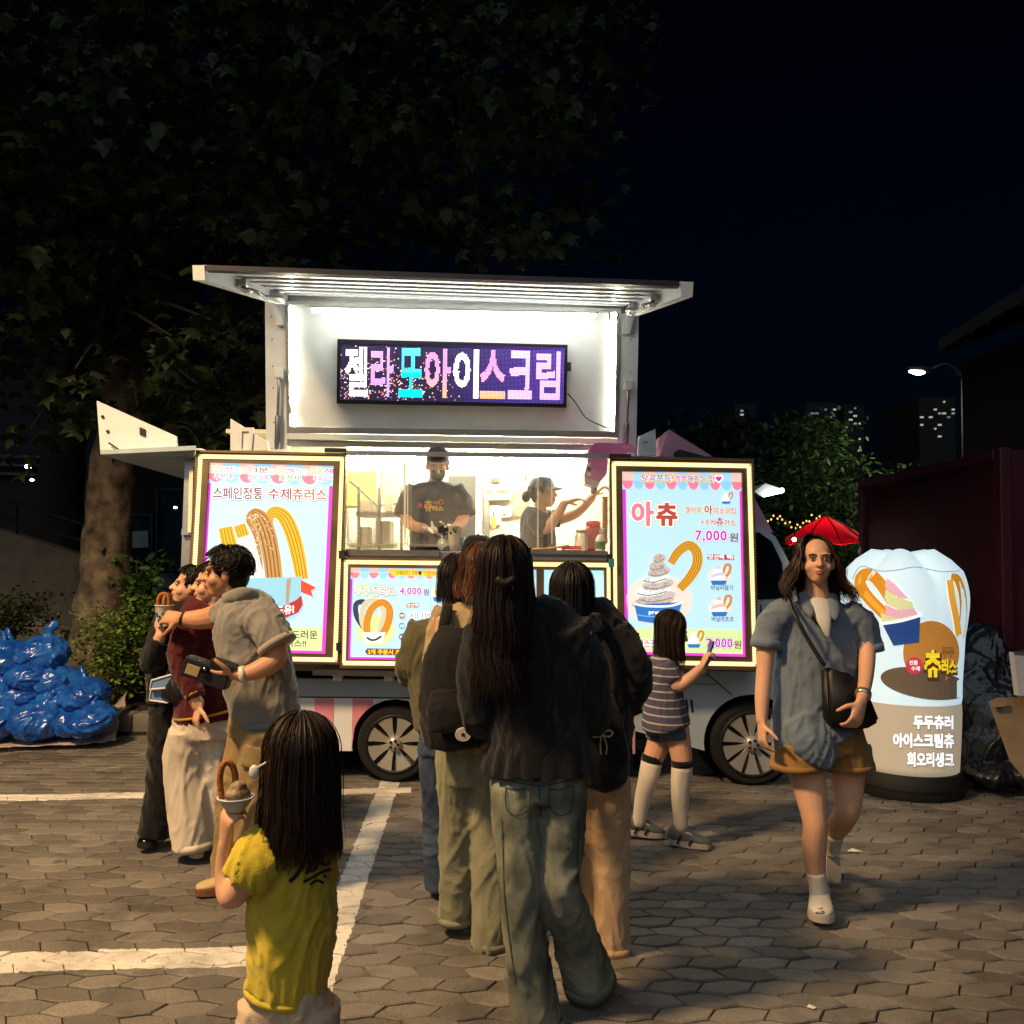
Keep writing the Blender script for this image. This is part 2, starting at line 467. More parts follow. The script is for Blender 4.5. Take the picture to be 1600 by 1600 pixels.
vo = t.nodes.new('ShaderNodeTexVoronoi'); vo.inputs['Scale'].default_value = 3.1; vo.inputs['Randomness'].default_value = 1; t.links.new(pos, vo.inputs['Vector'])
sp1 = t.nodes.new('ShaderNodeMapRange'); sp1.inputs[1].default_value = .055; sp1.inputs[2].default_value = .1; sp1.inputs[3].default_value = .45; sp1.inputs[4].default_value = 1; t.links.new(vo.outputs['Distance'], sp1.inputs[0])
stn = t.nodes.new('ShaderNodeTexNoise'); stn.inputs['Scale'].default_value = 2.7; stn.inputs['Detail'].default_value = 7; stn.inputs['Roughness'].default_value = .7; t.links.new(pos, stn.inputs['Vector'])
sp2 = t.nodes.new('ShaderNodeMapRange'); sp2.inputs[1].default_value = .36; sp2.inputs[2].default_value = .5; sp2.inputs[3].default_value = .62; sp2.inputs[4].default_value = 1; t.links.new(stn.outputs['Fac'], sp2.inputs[0])
spm = t.nodes.new('ShaderNodeMath'); spm.operation = 'MULTIPLY'; t.links.new(sp1.outputs[0], spm.inputs[0]); t.links.new(sp2.outputs[0], spm.inputs[1])
mx3 = t.nodes.new('ShaderNodeMix'); mx3.data_type = 'RGBA'; t.links.new(mk, mx3.inputs['Factor'])
wp = t.nodes.new('ShaderNodeMix'); wp.data_type = 'RGBA'; wp.blend_type = 'MULTIPLY'; wp.inputs['Factor'].default_value = .7; wp.inputs[6].default_value = (.72, .7, .66, 1); t.links.new(r2.outputs['Color'], wp.inputs[7])
t.links.new(mx2.outputs[2], mx3.inputs[6]); t.links.new(wp.outputs[2], mx3.inputs[7])
mx4 = t.nodes.new('ShaderNodeMix'); mx4.data_type = 'RGBA'; mx4.blend_type = 'MULTIPLY'; mx4.inputs['Factor'].default_value = 1
t.links.new(mx3.outputs[2], mx4.inputs[6]); t.links.new(spm.outputs[0], mx4.inputs[7]); t.links.new(mx4.outputs[2], b.inputs['Base Color'])
b.inputs['Roughness'].default_value = .72
bp = t.nodes.new('ShaderNodeBump'); bp.inputs['Strength'].default_value = .5; bp.inputs['Distance'].default_value = .004
t.links.new(n2.outputs['Fac'], bp.inputs['Height']); t.links.new(bp.outputs['Normal'], b.inputs['Normal'])

def paver_outline(par):
    sk = .019 * (1 if par else -1)
    A = .0125; h = PH; L = PL_; g = .0028; n = 6; lo, hi = [], []
    # the row's lower edge dips and its upper edge rises at the middle of the block
    for i in range(n + 1):
        x = -L/2 + L*i/n; w = A*math.cos(2*math.pi*x/L)
        lo.append((x - sk, -h/2 - w)); hi.append((x + sk, h/2 + w))
    pts = lo + hi[::-1]
    out = []
    m = len(pts)
    for i, (x, y) in enumerate(pts):     # shrink a little for the joint
        fx = 1 - 1.5*g/L; fy = 1 - 3.6*g/h; out.append((x*fx, y*fy))
    return out
PM = []
for par in (0, 1):
    o_ = paver_outline(par); bm = bmesh.new()
    top = [bm.verts.new((x*.96, y*.88, 0)) for x, y in o_]; mid = [bm.verts.new((x, y, -.0055)) for x, y in o_]; bot = [bm.verts.new((x, y, -.03)) for x, y in o_]
    bm.faces.new(top); n = len(o_)
    for i in range(n):
        j = (i+1) % n
        bm.faces.new((mid[i], mid[j], top[j], top[i])); bm.faces.new((bot[i], bot[j], mid[j], mid[i]))
    me = bpy.data.meshes.new('paver'); bm.to_mesh(me); bm.free(); me.materials.append(pm); PM.append(me)
slots = []
nrow = int((8.3 - 1.9) / PH)
for r in range(nrow):
    y = 1.9 + r*PH; hx = .66*y + 1.3
    for c in range(int(-hx/PL_) - 1, int(hx/PL_) + 2):
        x = X0P + c*PL_ + (PL_/2 if r % 2 else 0)
        if y > 7.7 and x < -1.2: continue
        slots.append((x, y, r % 2))
def inframe(x, y):
    d = V((x, y, 0)) - CAM; z = d.dot(F_); return abs(d.dot(R_)/z*FPX) < 805 and d.dot(U_)/z*FPX > -805
inn = sorted([s for s in slots if inframe(s[0], s[1])], key=lambda s: s[1])[:300]
inset = set(inn)
rv, rf = [], []
for s in slots:
    x, y, par = s
    M = Matrix.Translation((x, y, random.uniform(-.0035, .0015))) @ Matrix.Rotation(random.gauss(0, .012), 4, 'Z') @ Matrix.Rotation(random.gauss(0, .008), 4, 'X') @ Matrix.Rotation(random.gauss(0, .006), 4, 'Y')
    if s in inset:
        o = bpy.data.objects.new('paver', PM[par]); C.objects.link(o); o.parent = pavement; o.matrix_local = M
    else:
        k = len(rv); rv += [M @ v.co for v in PM[par].vertices]; rf += [[i + k for i in p.vertices] for p in PM[par].polygons]
me = bpy.data.meshes.new('paver_field'); me.from_pydata(rv, [], rf); me.materials.append(pm)
o = bpy.data.objects.new('paver_field', me); link(o, pavement); o['kind'] = 'stuff'

# ---- kerb and planting bed on the left
stone = mat('kerb_stone', '6f6960', .85, bump=.4, bscale=60, var=.25)
kerb = None
bm = bmesh.new(); box(bm, (-6, 7.83, -.02), (12, .2, .1)); kerb = struct('kerb', bm, bed)
for i in range(10):
    x = -7.6 + i*.72
    obj('kerb_stone', bx((x + .36, 7.83, .075), (.708, .19, .21 + random.uniform(-.008, .008)), bev=.015), stone, kerb)
bm = bmesh.new(); n = 26
for i in range(n+1):
    for j in range(n+1):
        x = -9 + 8.2*i/n; y = 7.92 + 6.0*j/n
        bm.verts.new((x, y, .13 + .38*min(1, (y-7.92)/2.2) + .04*noise.noise(V((x*1.7, y*1.7, 0)))))
bm.verts.ensure_lookup_table()
for i in range(n):
    for j in range(n):
        bm.faces.new([bm.verts[k] for k in (i*(n+1)+j, (i+1)*(n+1)+j, (i+1)*(n+1)+j+1, i*(n+1)+j+1)])
struct('planting_bed', bm, mat('soil', '2a241c', .95, bump=.8, bscale=30, var=.4), smooth=True)

# ---- foliage
def leaf_poly(kind):
    if kind == 'maple':
        P = [(0, 0), (.22, .1), (.5, .05), (.36, .3), (.62, .5), (.27, .58), (.2, .68), (0, 1), (-.2, .68), (-.27, .58), (-.62, .5), (-.36, .3), (-.5, .05), (-.22, .1)]
    else:
        P = [(0, 0), (.24, .3), (.2, .7), (0, 1), (-.2, .7), (-.24, .3)]
    return [(x, y) for x, y in P]
LP = {k: leaf_poly(k) for k in ('maple', 'oval')}
def leaves(name, spots, m, parent, size=.16, kind='maple', droop=.5, svar=.35):
    vs, fs, cols = [], [], []
    for p in spots:
        q = Matrix.Rotation(random.uniform(0, 6.28), 3, 'Z') @ Matrix.Rotation(random.gauss(-droop, .5), 3, 'X') @ Matrix.Rotation(random.gauss(0, .4), 3, 'Y')
        s = size * random.uniform(1-svar, 1+svar); k = len(vs)
        for x, y in LP[kind]:
            vs.append(V(p) + q @ V((x*s, y*s, -.22*s*x*x*4 - .15*s*y*y)))
        fs.append(list(range(k, k + len(LP[kind])))); cols.append(random.random())
    me = bpy.data.meshes.new(name); me.from_pydata(vs, [], fs); me.materials.append(m)
    o = bpy.data.objects.new(name, me); return link(o, parent)
def leaf_mat(name, c0, c1):
    if name in MATS: return MATS[name]
    m = bpy.data.materials.new(name); m.use_nodes = True; t = m.node_tree; b = t.nodes['Principled BSDF']
    g = t.nodes.new('ShaderNodeNewGeometry'); r = t.nodes.new('ShaderNodeValToRGB'); t.links.new(g.outputs['Random Per Island'], r.inputs['Fac'])
    r.color_ramp.elements[0].color = (*lin(c0), 1); r.color_ramp.elements[1].color = (*lin(c1), 1)
    t.links.new(r.outputs['Color'], b.inputs['Base Color']); b.inputs['Roughness'].default_value = .55
    b.inputs['Specular IOR Level'].default_value = .3
    tr = t.nodes.new('ShaderNodeBsdfTranslucent'); t.links.new(r.outputs['Color'], tr.inputs['Color'])
    mix = t.nodes.new('ShaderNodeMixShader'); mix.inputs[0].default_value = .3
    t.links.new(b.outputs[0], mix.inputs[1]); t.links.new(tr.outputs[0], mix.inputs[2]); t.links.new(mix.outputs[0], t.nodes['Material Output'].inputs['Surface'])
    MATS[name] = m; return m
plane_leaf = leaf_mat('plane_leaf', '151d0d', '2d3c1b')
bark = mat('plane_bark', '3e342c', .9, bump=1.0, bscale=20, var=.5, vscale=7, col2='7c6d5c')
def trunk_obj(base, top, r0, r1, parent, m=bark, wob=.12, name='trunk'):
    st = []
    for i in range(7):
        f = i/6; p = V(base).lerp(V(top), f) + V((noise.noise(V((f*3, base[0], 0)))*wob, 0, 0))
        r = r0 + (r1-r0)*f + (.35*r0*(1-f)**6); st.append((*p, r, r))
    bm = bmesh.new(); tube(bm, st, n=28, k=6, flat_caps=True)
    for v in bm.verts:
        d = noise.noise(v.co*5)*.03 + noise.noise(v.co*V((16, 16, 7)).x if False else v.co*14)*.012
        v.co += (v.co - V((V(base).x + (V(top)-V(base)).x*.5, V(base).y, v.co.z))).normalized()*d
    return obj(name, bm, m, parent, smooth=True)
# plane tree left of the truck
tb = W(150, 1035, 8.9); tt = W(172, 640, 8.9)
tree = empty('plane_tree', tb, 'mottled thick plane tree trunk with spreading leafy crown beside the truck', 'tree')
trunk_obj(tb - V((0, 0, .2)), tt + V((.1, 0, .6)), .25, .19, tree)
def branch(p0, p1, r0, r1, parent, sag=.3):
    m_ = (V(p0)+V(p1))/2 + V((random.uniform(-.2, .2), random.uniform(-.2, .2), sag))
    bm = bmesh.new(); tube(bm, [(*p0, r0, r0), (*m_, (r0+r1)/2, (r0+r1)/2), (*p1, r1, r1)], n=7, k=5)
    obj('limb', bm, mat('limb_bark', '2c251f', .95, bump=.8, bscale=20), parent, smooth=True); return m_
top = tt + V((.1, 0, .55))
sp = []
def clump(c, r, n):
    for _ in range(n):
        d = V((random.gauss(0, 1), random.gauss(0, 1), random.gauss(0, .7))) * r * .55
        sp.append(V(c) + d)
limbs = [(-2.2, -1.2, 2.0), (-1.0, -2.2, 2.8), (.8, -1.6, 2.6), (2.2, -.6, 2.4), (1.8, 1.2, 3.2), (-2.4, 1.0, 2.6), (0, .4, 4.0), (3.3, -1.4, 3.2), (4.0, .3, 3.8), (-3.2, -2.0, 3.2)]
for l in limbs:
    e_ = top + V(l); mid = branch(top, e_, .1, .03, tree)
    for _ in range(9):
        f = random.uniform(.35, 1.1); c = top.lerp(e_, f) + V((random.gauss(0, .7), random.gauss(0, .7), random.gauss(.1, .6)))
        clump(c, random.uniform(.35, .8), random.randint(25, 60))
# crown edge as it hangs into the picture: clumps placed through the volume above and behind the truck
for (u, v, Y, r, n) in ([(115, 600, 7.0, .2, 22), (130, 640, 7.2, .25, 14), (265, 545, 6.9, .2, 18), (330, 515, 7.0, .22, 22), (360, 500, 7.1, .16, 8), (290, 570, 7.2, .3, 22), (335, 640, 7.4, .34, 46), (320, 690, 7.5, .16, 10), (215, 650, 7.8, .3, 22), (250, 600, 7.8, .45, 40),
                         (40, 690, 8.2, .3, 24), (20, 600, 8.4, .5, 40), (60, 520, 8.0, .5, 44), (180, 480, 8, .6, 60), (380, 590, 8.0, .4, 44), (395, 470, 8.2, .4, 44)]):
    clump(W(u, v, Y), r, n)
for _ in range(170):
    u = random.uniform(-60, 980); v = random.uniform(-60, 470) if u < 430 else random.uniform(-60, 400)
    if u > 850: v = random.uniform(-60, 420 - (u-850)*1.9)
    Y = random.uniform(6.6, 11); clump(W(u, v, Y), random.uniform(.35, .75), random.randint(18, 46))
leaves('crown', sp, plane_leaf, tree, .15)
# twigs that carry the near clumps
for (u, v, Y) in [(118, 575, 7.0), (268, 525, 6.9), (330, 500, 7.0), (335, 620, 7.4), (215, 640, 7.8), (40, 680, 8.2)]:
    branch(top + V((0, 0, random.uniform(-.3, .2))), W(u, v, Y), .035, .008, tree, .25)

# second trunk in the dark further back, left of the plane tree
tb2 = W(88, 1000, 11.5); tt2 = W(100, 560, 11.5)
tree2 = empty('dark_tree', tb2, 'dark narrow tree trunk in the shade left of the plane tree', 'tree')
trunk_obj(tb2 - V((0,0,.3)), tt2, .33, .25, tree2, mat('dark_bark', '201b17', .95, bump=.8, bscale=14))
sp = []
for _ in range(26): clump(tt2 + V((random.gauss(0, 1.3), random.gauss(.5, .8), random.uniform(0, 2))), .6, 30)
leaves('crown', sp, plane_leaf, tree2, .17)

# shrubs
def shrub(u, v, Y, w, h, n, label, c0='34501e', c1='86a04a', size=.035, group=None):
    b_ = W(u, v, Y); e = empty('shrub', b_, label, 'shrub', group); sp = []
    for _ in range(14):
        a = random.uniform(0, 6.28); q = V((math.cos(a)*w*.5*random.random(), math.sin(a)*w*.4*random.random(), h*random.uniform(.6, 1)))
        bm = bmesh.new(); tube(bm, [(*b_, .008, .008), (*(b_ + q*.5 + V((0, 0, .05))), .006, .006), (*(b_ + q), .003, .003)], n=5)
        obj('stem', bm, mat('stem_brown', '3d3222', .9), e)
        for _ in range(n // 14):
            f = random.uniform(.25, 1.05); sp.append(b_ + q*f + V((random.gauss(0, w*.13), random.gauss(0, w*.13), random.gauss(0, h*.09))))
    leaves('foliage', sp, leaf_mat('shrub_leaf' + c0, c0, c1), e, size, 'oval', 0); return e
shrub(195, 1095, 8.15, .95, .85, 2600, 'bushy light green shrub behind the kerb near the black jacketed person', size=.05)
shrub(238, 1085, 8.4, .6, .95, 900, 'tall thin leafy shrub against the dark glass door', '30501f', '6f9440', size=.07)
shrub(215, 960, 8.7, .6, .55, 260, 'sparse sapling with broad leaves right of the plane tree trunk', '2c4a20', '5d8040', size=.1)
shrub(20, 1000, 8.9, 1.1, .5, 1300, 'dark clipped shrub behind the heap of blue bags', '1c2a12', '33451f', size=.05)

# ---- left background: concrete ramp wall with rail, building with glass door
conc = mat('dark_concrete', '4b4843', .9, bump=.3, bscale=20, var=.2)
pl = Plane(10.2, 0)
ramp = empty('ramp_wall', W(0, 1000, 10.2), 'sloping grey concrete ramp wall with a dark metal handrail', 'ramp wall')
obj('wall_face', slab([(-140, 795), (0, 828), (140, 872), (140, 1010), (-140, 1010)], pl, 0, -.25), conc, ramp)
obj('coping', slab([(-140, 912), (0, 952), (100, 985), (100, 1003), (0, 968), (-140, 930)], Plane(9.9, 0), .0, -.2), mat('coping_stone', '6b675e', .85, bump=.3), ramp)
obj('low_wall', slab([(-140, 931), (0, 969), (100, 1004), (100, 1060), (-140, 1060)], Plane(9.93, 0), 0, -.2), mat('low_wall_stone', '5a554a', .9, bump=.4), ramp)
dk = mat('dark_metal', '17181a', .5, .5)
for a, b2 in (((-140, 735), (140, 822)), ((-140, 765), (140, 848))):
    obj('rail', wire([pl(*a, -.1), pl(*b2, -.1)], .02, 6, 1), dk, ramp)
for u in (-100, 25, 130):
    v0 = 735 + (u+140)*.311
    obj('rail_post', wire([pl(u, v0, -.1), pl(u, v0+72, -.1)], .02, 6, 1), dk, ramp)
bld = empty('glass_front_building', W(240, 980, 13.2), 'dark building front with a tall teal tinted glass door', 'building')
pb = Plane(13.2, 0)
obj('wall', slab([(-200, 560), (460, 560), (460, 1010), (-200, 1010)], pb, -.05, -.4), mat('night_wall', '15161a', .9), bld)
glass = mat('night_glass', '16363e', .08, 0, var=.3, vscale=2, spec=.8)
for (a, b2, c, d) in ((246, 766, 283, 958), (187, 806, 235, 960), (287, 766, 330, 958)):
    gf = obj('door_frame', ring_slab([(a-3, b2-3), (c+3, b2-3), (c+3, d+3), (a-3, d+3)], [(a, b2), (c, b2), (c, d), (a, d)], pb, .06, -.05), mat('door_alu', '2b4650', .4, .6), bld)
    obj('pane', slab([(a, b2), (c, b2), (c, d), (a, d)], pb, .0, -.03), glass, gf)
obj('notice', slab([(195, 831), (231, 829), (232, 855), (196, 857)], pb, .075, .065), mat('notice_paper', '93a4a6', .8), bld)
for (u, v, w) in ((0, 700, 26), (30, 712, 20), (-30, 690, 20)): pass
for i, v in enumerate((708, 722, 736)):
    obj('louvre', slab([(-60, v), (68, v+4), (68, v+8), (-60, v+4)], pb, .08, .0), mat('louvre_grey', '2a2f3a', .6), bld)
def small_lamp(u, v, Y, r, col, st, label):
    p = W(u, v, Y); e = empty('wall_lamp', p, label, 'lamp')
    bm = bmesh.new(); ell(bm, p, (r, r*.8, r*.6), sub=2); obj('bulb', bm, emi('wl%d' % u, col, st), e, smooth=True)
    bm = bmesh.new(); tube(bm, [(*(p + V((0, r*.5, 0))), r*.9, r*.9), (*(p + V((0, r*2.4, 0))), r*1.1, r*1.1)], n=8, k=1); obj('housing', bm, dk, e)
small_lamp(44, 729, 12.9, .05, 'e6f0ff', 14, 'bright white wall lamp left of the dark trunk')
small_lamp(50, 750, 12.9, .03, 'e6f0ff', 8, 'small dim lamp just below the bright wall lamp')
small_lamp(274, 793, 13.0, .028, 'ddf2ff', 8, 'small white lamp glowing behind the teal glass door')
# bollard bin seen in front of the glass door
bm = slab([(238, 908), (252, 896), (272, 908), (273, 958), (237, 958)], Plane(11.8, 0), 0, -.4)
tag(obj('litter_bin', bm, mat('bin_teal', '35525a', .6)), 'teal grey litter bin with pitched lid before the glass door', 'litter bin')

# ---- right background
red = mat('maroon_paint', '3e0813', .5, var=.2, vscale=2, bump=.05, bscale=8)
c0 = W(1572, 960, 6.75); c1 = W(1352, 960, 9.6)
def wall_pts(p, q, z0, z1, th=.06):
    d = (q - p); d.z = 0; d.normalize(); n_ = V((d.y, -d.x, 0))*th
    P = [V((p.x, p.y, z0)), V((q.x, q.y, z0)), V((q.x, q.y, z0)) + n_, V((p.x, p.y, z0)) + n_]
    return P + [V((x.x, x.y, z1)) for x in P]
zt = W(1572, 704, 6.75).z
booth = empty('maroon_container', V((c0.x, c0.y, 0)), 'dark maroon steel container behind the inflatable and the black tarp', 'container')
bm = bmesh.new(); hexa(bm, wall_pts(c0, c1, .15, zt)); obj('side_wall', bm, red, booth)
fr_ = c0 + V((3.2, .1, 0)); bm = bmesh.new(); hexa(bm, wall_pts(V((c0.x+.05, c0.y-.004, 0)), fr_, .15, zt, -.06)); obj('front_wall', bm, red, booth)
for q in (c0, c1):
    bm = bmesh.new(); box(bm, (q.x - .006, q.y, zt/2 + .08), (.09, .09, zt - .12), bev=.012); obj('corner_post', bm, mat('maroon_edge', '430a16', .5), booth)
d = (c1 - c0); d.z = 0; L = d.length; ang = math.atan2(d.y, d.x); rot = Matrix.Rotation(ang, 3, 'Z')
for z in (zt - .03, .2):
    bm = bmesh.new(); box(bm, (c0 + d/2) * 1 + V((-.02, 0, z - c0.z)), (L - .1, .08, .08), rot, bev=.01); obj('rail', bm, MATS['maroon_edge'], booth)
bm = bmesh.new(); box(bm, (c0.x + 1.6, c0.y + 1.4, zt + .0), (3.1, 2.6, .04)); obj('roof', bm, red, booth)

# dark barn-like building behind, with a big sloping eave
barn = empty('dark_hall', V((7.5, 11, 0)), 'tall dark maroon hall with an overhanging sloped eave', 'building')
p0, p1 = W(1505, 720, 10.8), W(1780, 720, 7.6)
bm = bmesh.new(); hexa(bm, wall_pts(p0, p1, 0, 4.0, -.2)); obj('wall', bm, mat('hall_wall', '1c0a0e', .9), barn)
E0, E1 = W(1466, 540, 10.6), W(1720, 388, 7.2); zE = 4.12
E0.z = E1.z = zE; up_ = V((1.9, 1.4, .75))
bm = bmesh.new(); hexa(bm, [E0, E1, E1 + up_, E0 + up_] + [q + V((0, 0, .14)) for q in (E0, E1, E1 + up_, E0 + up_)]); rf_ = obj('roof', bm, mat('eave_grey', '3c3c40', .8, bump=.2), barn)
for i in range(9):
    f = (i + .5)/9; q = E0.lerp(E1, f); bm = bmesh.new(); beam_d = up_.normalized(); tube(bm, [(*(q + V((0, 0, -.03))), .03, .03), (*(q + up_*.5 + V((0, 0, -.03))), .03, .03)], n=5, k=1); obj('rafter', bm, dk, rf_)
lb = W(1545, 1000, 14); 
lp_top = W(1502, 583, 14)
lamp_post((lp_top.x + .05, 14, 0), lp_top.z, (-.55, 0, .04), 'lit white street lamp on an arm reaching out beyond the dark hall', (1, .93, .85), 70, head_len=.38)

# small trees lit by that lamp
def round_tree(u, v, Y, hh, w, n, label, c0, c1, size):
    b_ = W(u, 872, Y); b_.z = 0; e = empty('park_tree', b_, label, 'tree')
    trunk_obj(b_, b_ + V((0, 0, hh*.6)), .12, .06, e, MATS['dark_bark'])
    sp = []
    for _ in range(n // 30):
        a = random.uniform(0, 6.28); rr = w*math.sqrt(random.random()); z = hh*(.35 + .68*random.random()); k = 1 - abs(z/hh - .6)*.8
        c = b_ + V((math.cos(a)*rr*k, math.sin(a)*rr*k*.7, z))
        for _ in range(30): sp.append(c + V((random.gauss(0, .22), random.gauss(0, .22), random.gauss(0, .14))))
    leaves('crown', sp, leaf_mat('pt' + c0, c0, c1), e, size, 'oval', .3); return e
round_tree(1275, 700, 15, 3.75, 1.0, 3300, 'feathery bright green tree behind the cab under the street lamp', '22381a', '64823e', .12)
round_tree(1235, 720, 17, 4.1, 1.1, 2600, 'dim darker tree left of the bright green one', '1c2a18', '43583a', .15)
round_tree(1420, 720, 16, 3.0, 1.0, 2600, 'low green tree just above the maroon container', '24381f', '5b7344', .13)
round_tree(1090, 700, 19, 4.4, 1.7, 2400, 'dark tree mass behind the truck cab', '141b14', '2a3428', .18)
# far apartment towers with lit windows
def tower(u0, u1, v0, Y, label, lights):
    a, b2 = W(u0, v0, Y), W(u1, v0, Y); e = empty('apartment_tower', V(((a.x+b2.x)/2, Y, 0)), label, 'building')
    bm = bmesh.new(); box(bm, ((a.x+b2.x)/2, Y + 8, a.z/2), (b2.x-a.x, 15.9, a.z)); obj('wall', bm, mat('tower_wall', '121318', .9), e)
    for (u, v, w, h, c) in lights:
        p = W(u, v, Y); s = Y/FPX
        obj('window', bx((p.x, Y + .1, p.z), (w*s, .6, h*s)), emi('win_' + c, c, .3, False), e)
rw = random.Random(3)
def wins(u0, u1, v0, v1, n):
    out = []
    for _ in range(n):
        out.append((u0 + 4 + round(rw.random()*(u1-u0-8)/7)*7, v0 + 4 + round(rw.random()*(v1-v0-8)/6)*6, rw.choice((2.5, 4, 5)), 2.6, rw.choice(('c9d2d6', '9fb0b4', 'd8d2b0', '7c8c96'))))
    return list({(a, b): (a, b, *r) for a, b, *r in out}.values())
tower(1258, 1308, 628, 150, 'far dark apartment tower with a few lit windows above the green tree', wins(1258, 1308, 630, 700, 13))
tower(1318, 1350, 632, 160, 'narrow far apartment tower with a stacked column of lit windows', wins(1318, 1350, 634, 712, 12))
tower(1436, 1492, 620, 150, 'far apartment tower with lit windows just left of the dark hall', wins(1436, 1492, 624, 690, 14))
tower(1148, 1182, 630, 170, 'faint far tower left of the others with one lit window', wins(1148, 1182, 632, 660, 3))

# red market umbrella, far stall canopy with tube, string of bulbs
ub = W(1287, 870, 10.5); um = empty('red_umbrella', V((ub.x, ub.y, 0)), 'glowing red market umbrella behind the walking woman', 'umbrella')
apex = W(1290, 806, 10.5); bm = bmesh.new(); n = 16; rad = .46
av = bm.verts.new(apex + V((0, 0, .01))); ring1 = [bm.verts.new(apex + V((rad*.55*math.cos(6.283*i/n), rad*.55*math.sin(6.283*i/n), -.13))) for i in range(n)]; ring2 = [bm.verts.new(apex + V((rad*math.cos(6.283*i/n), rad*math.sin(6.283*i/n), -.3 + (.035 if i % 2 else 0)))) for i in range(n)]
for i in range(n):
    j = (i+1) % n; bm.faces.new((av, ring1[i], ring1[j])); bm.faces.new((ring1[i], ring2[i], ring2[j], ring1[j]))
cm = leaf_mat('umbrella_red', 'c80a1c', 'c80a1c')
ul = bpy.data.lights.new('umbrella_lamp', 'POINT'); ul.energy = 14; ul.color = (1, .8, .65); ul.shadow_soft_size = .04
uo = bpy.data.objects.new('umbrella_lamp', ul); uo.location = apex + V((0, 0, -.3)); C.objects.link(uo)
obj('canopy', bm, cm, um)
for i in range(0, 16, 2):
    an = 6.283*i/16; obj('rib', wire([apex + V((0, 0, .004)), apex + V((rad*.56*math.cos(an), rad*.56*math.sin(an), -.124)), apex + V((rad*1.01*math.cos(an), rad*1.01*math.sin(an), -.3))], .008, 5, 1), mat('rib_dark_red', '4a0810', .5), um)
for i in range(0, 16, 2):
    a0, a1 = 6.283*i/16, 6.283*(i+2)/16; bm = bmesh.new(); P_ = [apex + V((rad*math.cos(a0), rad*math.sin(a0), -.3)), apex + V((rad*math.cos((a0+a1)/2), rad*math.sin((a0+a1)/2), -.267)), apex + V((rad*math.cos(a1), rad*math.sin(a1), -.3))]
    bm.faces.new([bm.verts.new(q) for q in P_ + [q + V((0, 0, -.05)) for q in P_[::-1]]]); obj('valance', bm, cm, um)
obj('pole', wire([apex, V((apex.x, apex.y, 0))], .02, 6, 1), dk, um)
bm = bmesh.new(); ell(bm, W(1241, 843, 10.1), (.022, .022, .022), sub=2); e = empty('hanging_bulb', W(1241, 843, 10.1), 'bright round bulb hanging left of the red umbrella', 'bulb'); obj('bulb', bm, emi('bulb_white', 'fff2d8', 18), e)
obj('cord', wire([W(1241, 842, 10.1), W(1243, 790, 10.1)], .006, 5, 1), dk, e)
st = empty('stall_canopy', W(1205, 770, 13), 'small pale stall canopy with a white tube lamp beyond the cab', 'canopy')
obj('cloth', slab([(1178, 768), (1196, 755), (1225, 765), (1222, 771), (1190, 776)], Plane(13, 0), 0, -1.0), mat('canvas_pale', 'a8b0a8', .8), st)
obj('tube_lamp', wire([W(1193, 773, 12.9), W(1223, 766, 12.9)], .035, 8, 1), emi('tube_far', 'f4f8ff', 6), st)
for i in range(20):
    u = 1196 + i*4.6 + rw.uniform(-2, 2); v = 815 - 8*math.sin(i*.45) + rw.uniform(-4, 4); p = W(u, v, 12.5)
    bm = bmesh.new(); ell(bm, p, (.014, .014, .017), sub=1)
    tag(obj('string_bulb', bm, emi('string_bulb', 'ffc060', 1.0, False)), 'tiny amber bulb of the light string above the red umbrella', 'bulb', 'amber string bulbs above the red umbrella')
# ================================================================ FOOD TRUCK
PP = Plane(6.08, 1.2, 4.6)        # the lightbox panels lean back a little
PB = Plane(6.30, 0)               # body side
PU = Plane(6.78, 2.4, -4.6)       # raised front leans forward
PI = Plane(7.75, 0)               # back wall of the kitchen
PC = Plane(6.16, 0)               # counter front / sneeze guard
white = mat('truck_white', 'dfe5ea', .45, var=.05, bump=.05, bscale=60)
blue = mat('truck_pale_blue', '9fb0ba', .45, var=.10, vscale=3, bump=.05, bscale=30)
pink = mat('truck_pink', 'd98a9c', .5, var=.10, vscale=4)
alu = mat('aluminium', 'a9a8a6', .35, .85, var=.15, vscale=14, stretch=(1, 1, 6))
brz = mat('panel_frame_steel', '6a573f', .42, .6, var=.3, vscale=5)
blk = mat('black_plastic', '101113', .5)
rubber = mat('tyre_rubber', '0c0c0d', .8, bump=.4, bscale=60)
led = emi('led_warm', (1, .80, .36), .95)
cream = mat('kitchen_cream', 'efe9d2', .6, var=.05)
steel = mat('counter_steel', '9a9690', .35, .8, var=.2, stretch=(1, 1, 8))
truck = empty('food_truck', V((0, 6.9, 0)), 'pale blue and pink striped food truck with raised lit canopy and lightboxes', 'food truck')
def T(name, bm, m, p=None, **k): return obj(name, bm, m, p or truck, **k)
# --- body skirt and stripes
zl = W(500, 1172, 6.3).z; zu = W(500, 1090, 6.3).z; zc = W(500, 1062, 6.3).z
xl, xr = W(288, 1120, 6.3).x, W(992, 1120, 6.3).x
def px_x(u, Y=6.3): return W(u, 1120, Y).x
rw_c = W(618, 1160, 6.3); rw_r = .262
fw_c = W(1172, 1152, 6.3); fw_r = .285
def arch_panel(x0, x1, z0, z1, cx, cz, r, y0, y1):
    """a skirt panel with a round wheel arch cut out of its lower edge"""
    pts = [(x0, z1), (x1, z1), (x1, z0)]
    a0 = math.asin(max(-1, min(1, (z0 - cz)/r)))
    for i in range(15):
        a = a0 + (math.pi - 2*a0)*i/14; pts.append((cx + r*math.cos(a), cz + r*math.sin(a)))
    pts.append((x0, z0))
    bm = bmesh.new(); prism(bm, [V((x, y0, z)) for x, z in pts], [V((x, y1, z)) for x, z in pts]); return bm
